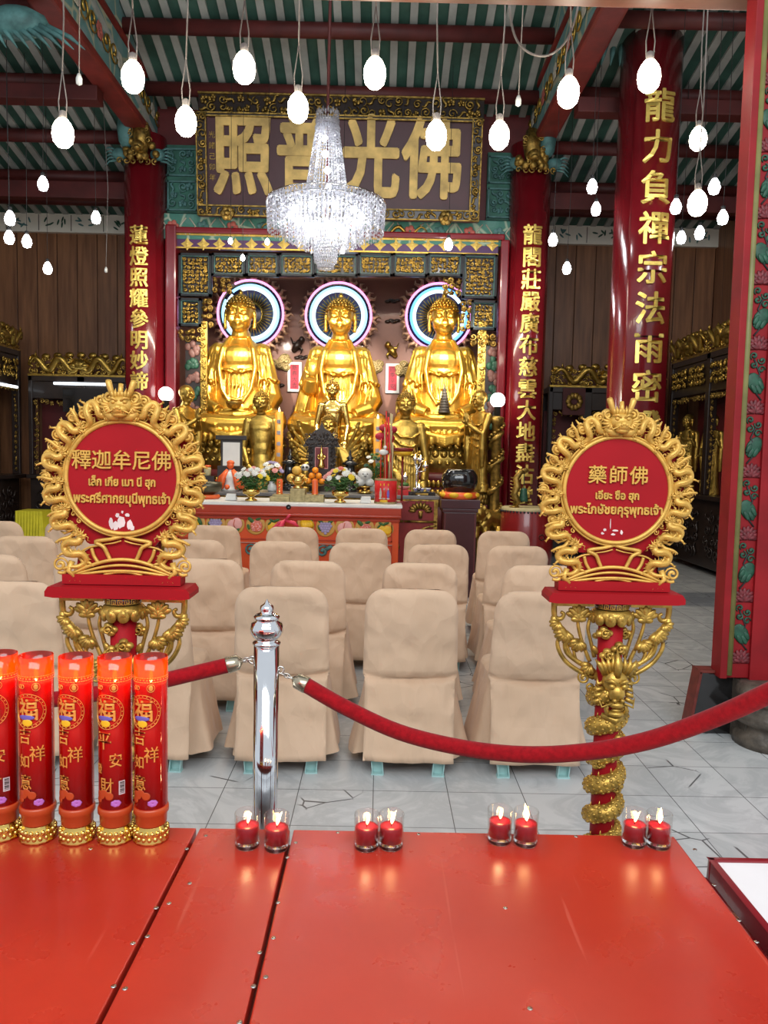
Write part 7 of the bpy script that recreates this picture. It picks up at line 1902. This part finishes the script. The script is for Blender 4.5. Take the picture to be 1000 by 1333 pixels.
# ---------------------------------------------------------------- hanging bulbs
BL = [(173, 102, 4.7, 'in front of the head of the left altar column'), (318, 90, 4.7, 'hanging high above the left part of the name board'), (488, 97, 4.7, 'hanging above the third big character of the name board'), (845, 101, 4.6, 'in front of the big right column, above its lettering'),
      (242, 160, 5.0, 'beside the upper left corner of the name board'), (388, 142, 5.0, 'just left of the chandelier top'), (568, 178, 5.0, 'in front of the rightmost big character'), (740, 122, 4.8, 'between the right altar column and the big right column'), (650, 178, 5.2, 'hanging just right of the name board'), (82, 175, 5.0, 'at the upper left, leftmost of the large bulbs'),
      (909, 182, 6.2, 'right of the big right column, upper of two in line'), (908, 266, 5.6, 'right of the big right column, lower of two in line')]
FB = [(56, 240, 8, 'in the left aisle, the highest there'), (13, 285, 8, 'at the left picture edge, upper of two'), (12, 310, 8.4, 'at the left picture edge, lower of two'), (35, 315, 8.8, 'in the left aisle, just right of the edge pair'), (62, 350, 9.5, 'in the left aisle, lowest of the lit ones'), (125, 284, 9, 'in the left aisle, nearest the left altar column'),
      (771, 244, 8.0, 'left of the big right column, upper of two'), (776, 273, 8.6, 'left of the big right column, lower of two'), (720, 313, 9.0, 'just right of the right altar column, upper of two'), (738, 350, 9.5, 'right of the right altar column, lower of two'),
      (880, 270, 7.6, 'half behind the right edge of the big column'), (930, 244, 7.2, 'near the door frame, upper of two'), (941, 284, 7.8, 'near the door frame, lower of two'), (911, 304, 8.6, 'in the right aisle under the two large ones in line'), (887, 310, 9.0, 'beside the big column, lowest in the right aisle'),
      (348, 315, 9.6, 'low, left of the chandelier bottom'), (446, 327, 9.6, 'low, right of the chandelier bottom'), (584, 319, 9.6, 'before the violet star band at the right'), (300, 314, 9.6, 'before the violet star band at the left'), (316, 336, 9.55, 'over the left carved panels of the altar screen')]
def roofz(x, y): return (zn(y) if -3.2 < x < 2.0 else za(y)) + .0
rg = random.Random(4)
for i, (px, py, Y, lb) in enumerate(BL):
    c = P(px, py, Y); r = .066
    o = empty('hanging_bulb', c, 'large lit bulb ' + lb, 'bulb', 'large hanging bulbs')
    b = MB(); b.lathe([(0, -.082), (r * .5, -.074), (r * .86, -.048), (r, -.005), (r * .95, .035), (r * .72, .068), (.03, .09)], (0, 0, 0), 20, mod=None); b.build('bulb', M['bulb'], o)
    b = MB(); b.lathe([(.022, .09), (.024, .10), (.024, .135), (.01, .145), (0, .145)], (0, 0, 0), 12); b.build('socket', M['wire'], o)
    zt_ = roofz(c.x, Y) - c.z - .04; b = MB()
    for s in (-1, 1): b.tube([(s * .02, 0, .11), (s * .026, 0, .2), (s * .006, 0, .34), (0, 0, .4)], .004, 5)
    b.tube([(0, 0, .38), (rg.uniform(-.02, .02), 0, .7), (.0, 0, max(.9, zt_ * .6)), (rg.uniform(-.05, .05), 0, max(1.0, zt_))], .0055, 5)
    b.build('cable', M['wire'], o)
for i, (px, py, Y, lb) in enumerate(FB):
    c = P(px, py, Y); r = .053 if i not in (15, 16, 18, 19) else .028
    o = empty('hanging_bulb', c, 'smaller lit bulb ' + lb, 'bulb', 'smaller hanging bulbs')
    b = MB(); b.lathe([(0, -r * 1.25), (r * .7, -r), (r, -.1 * r), (r * .8, r * .7), (r * .35, r * 1.5)], (0, 0, 0), 16); b.build('bulb', M['bulb_far'], o)
    b = MB(); b.lathe([(r * .4, r * 1.4), (r * .4, r * 2.2), (0, r * 2.3)], (0, 0, 0), 10); b.build('socket', M['wire_dk'], o)
    zt_ = roofz(c.x, Y) - c.z - .03; b = MB(); b.tube([(0, 0, r * 2.2), (rg.uniform(-.02, .02), 0, zt_ * .5), (0, 0, zt_)], .003, 4); b.build('cable', M['wire_dk'], o)
# small unlit pull-cord ends
for i, (px, py, Y, lb) in enumerate(((103, 105, 4.9, 'at the upper left below the painted beam'), (675, 133, 5.2, 'hanging just right of the name board'), (138, 352, 9.6, 'low in the left aisle'))):
    c = P(px, py, Y); o = empty('hanging_bulb', c, 'small unlit white bulb ' + lb, 'bulb')
    b = MB(); b.lathe([(0, -.03), (.018, -.02), (.02, .01), (.01, .04)], (0, 0, 0), 12); b.build('bulb', M['white_gl'], o)
    zt_ = roofz(c.x, Y) - c.z - .03; b = MB(); b.tube([(0, 0, .03), (.03, 0, zt_ * .5), (-.02, 0, zt_)], .004, 4); b.build('cable', M['wire'], o)
# spotlights on the chests of the three statues and a warm wash on the altar
def spot(name, loc, aim, power, ang, col, size=.05):
    d = bpy.data.lights.new(name, 'SPOT'); d.energy = power; d.color = col; d.spot_size = math.radians(ang); d.spot_blend = .6; d.shadow_soft_size = size
    l = bpy.data.objects.new(name, d); COL.objects.link(l); l.location = loc; l.rotation_euler = (V(aim) - V(loc)).to_track_quat('-Z', 'Y').to_euler()
for B in BUD:
    L = B.location; spot('altar_spotlight', (L.x + .1, 7.9, 3.6), (L.x, L.y, L.z + .95), 620, 30, (1, .93, .80))
d = bpy.data.lights.new('altar_wash', 'AREA'); d.energy = 130; d.color = (1, .88, .7); d.shape = 'RECTANGLE'; d.size = 3.6; d.size_y = .15
l = bpy.data.objects.new('altar_wash', d); COL.objects.link(l); l.location = (-.6, 8.6, 4.15); l.rotation_euler = (V((-.6, 9.6, 1.2)) - V(l.location)).to_track_quat('-Z', 'Y').to_euler()

o = empty('loose_cable', P(663, 4, 4.9), 'grey cable hanging in a loose loop at the top, beside the big right column', 'cable')
b = MB(); b.stube([P(*q, 4.9) - o.location for q in ((663, -25), (663, 4), (670, 46), (688, 68), (714, 72), (738, 52), (751, 16), (756, -25))], .007, 6); b.build('cable', M['wire'], o)
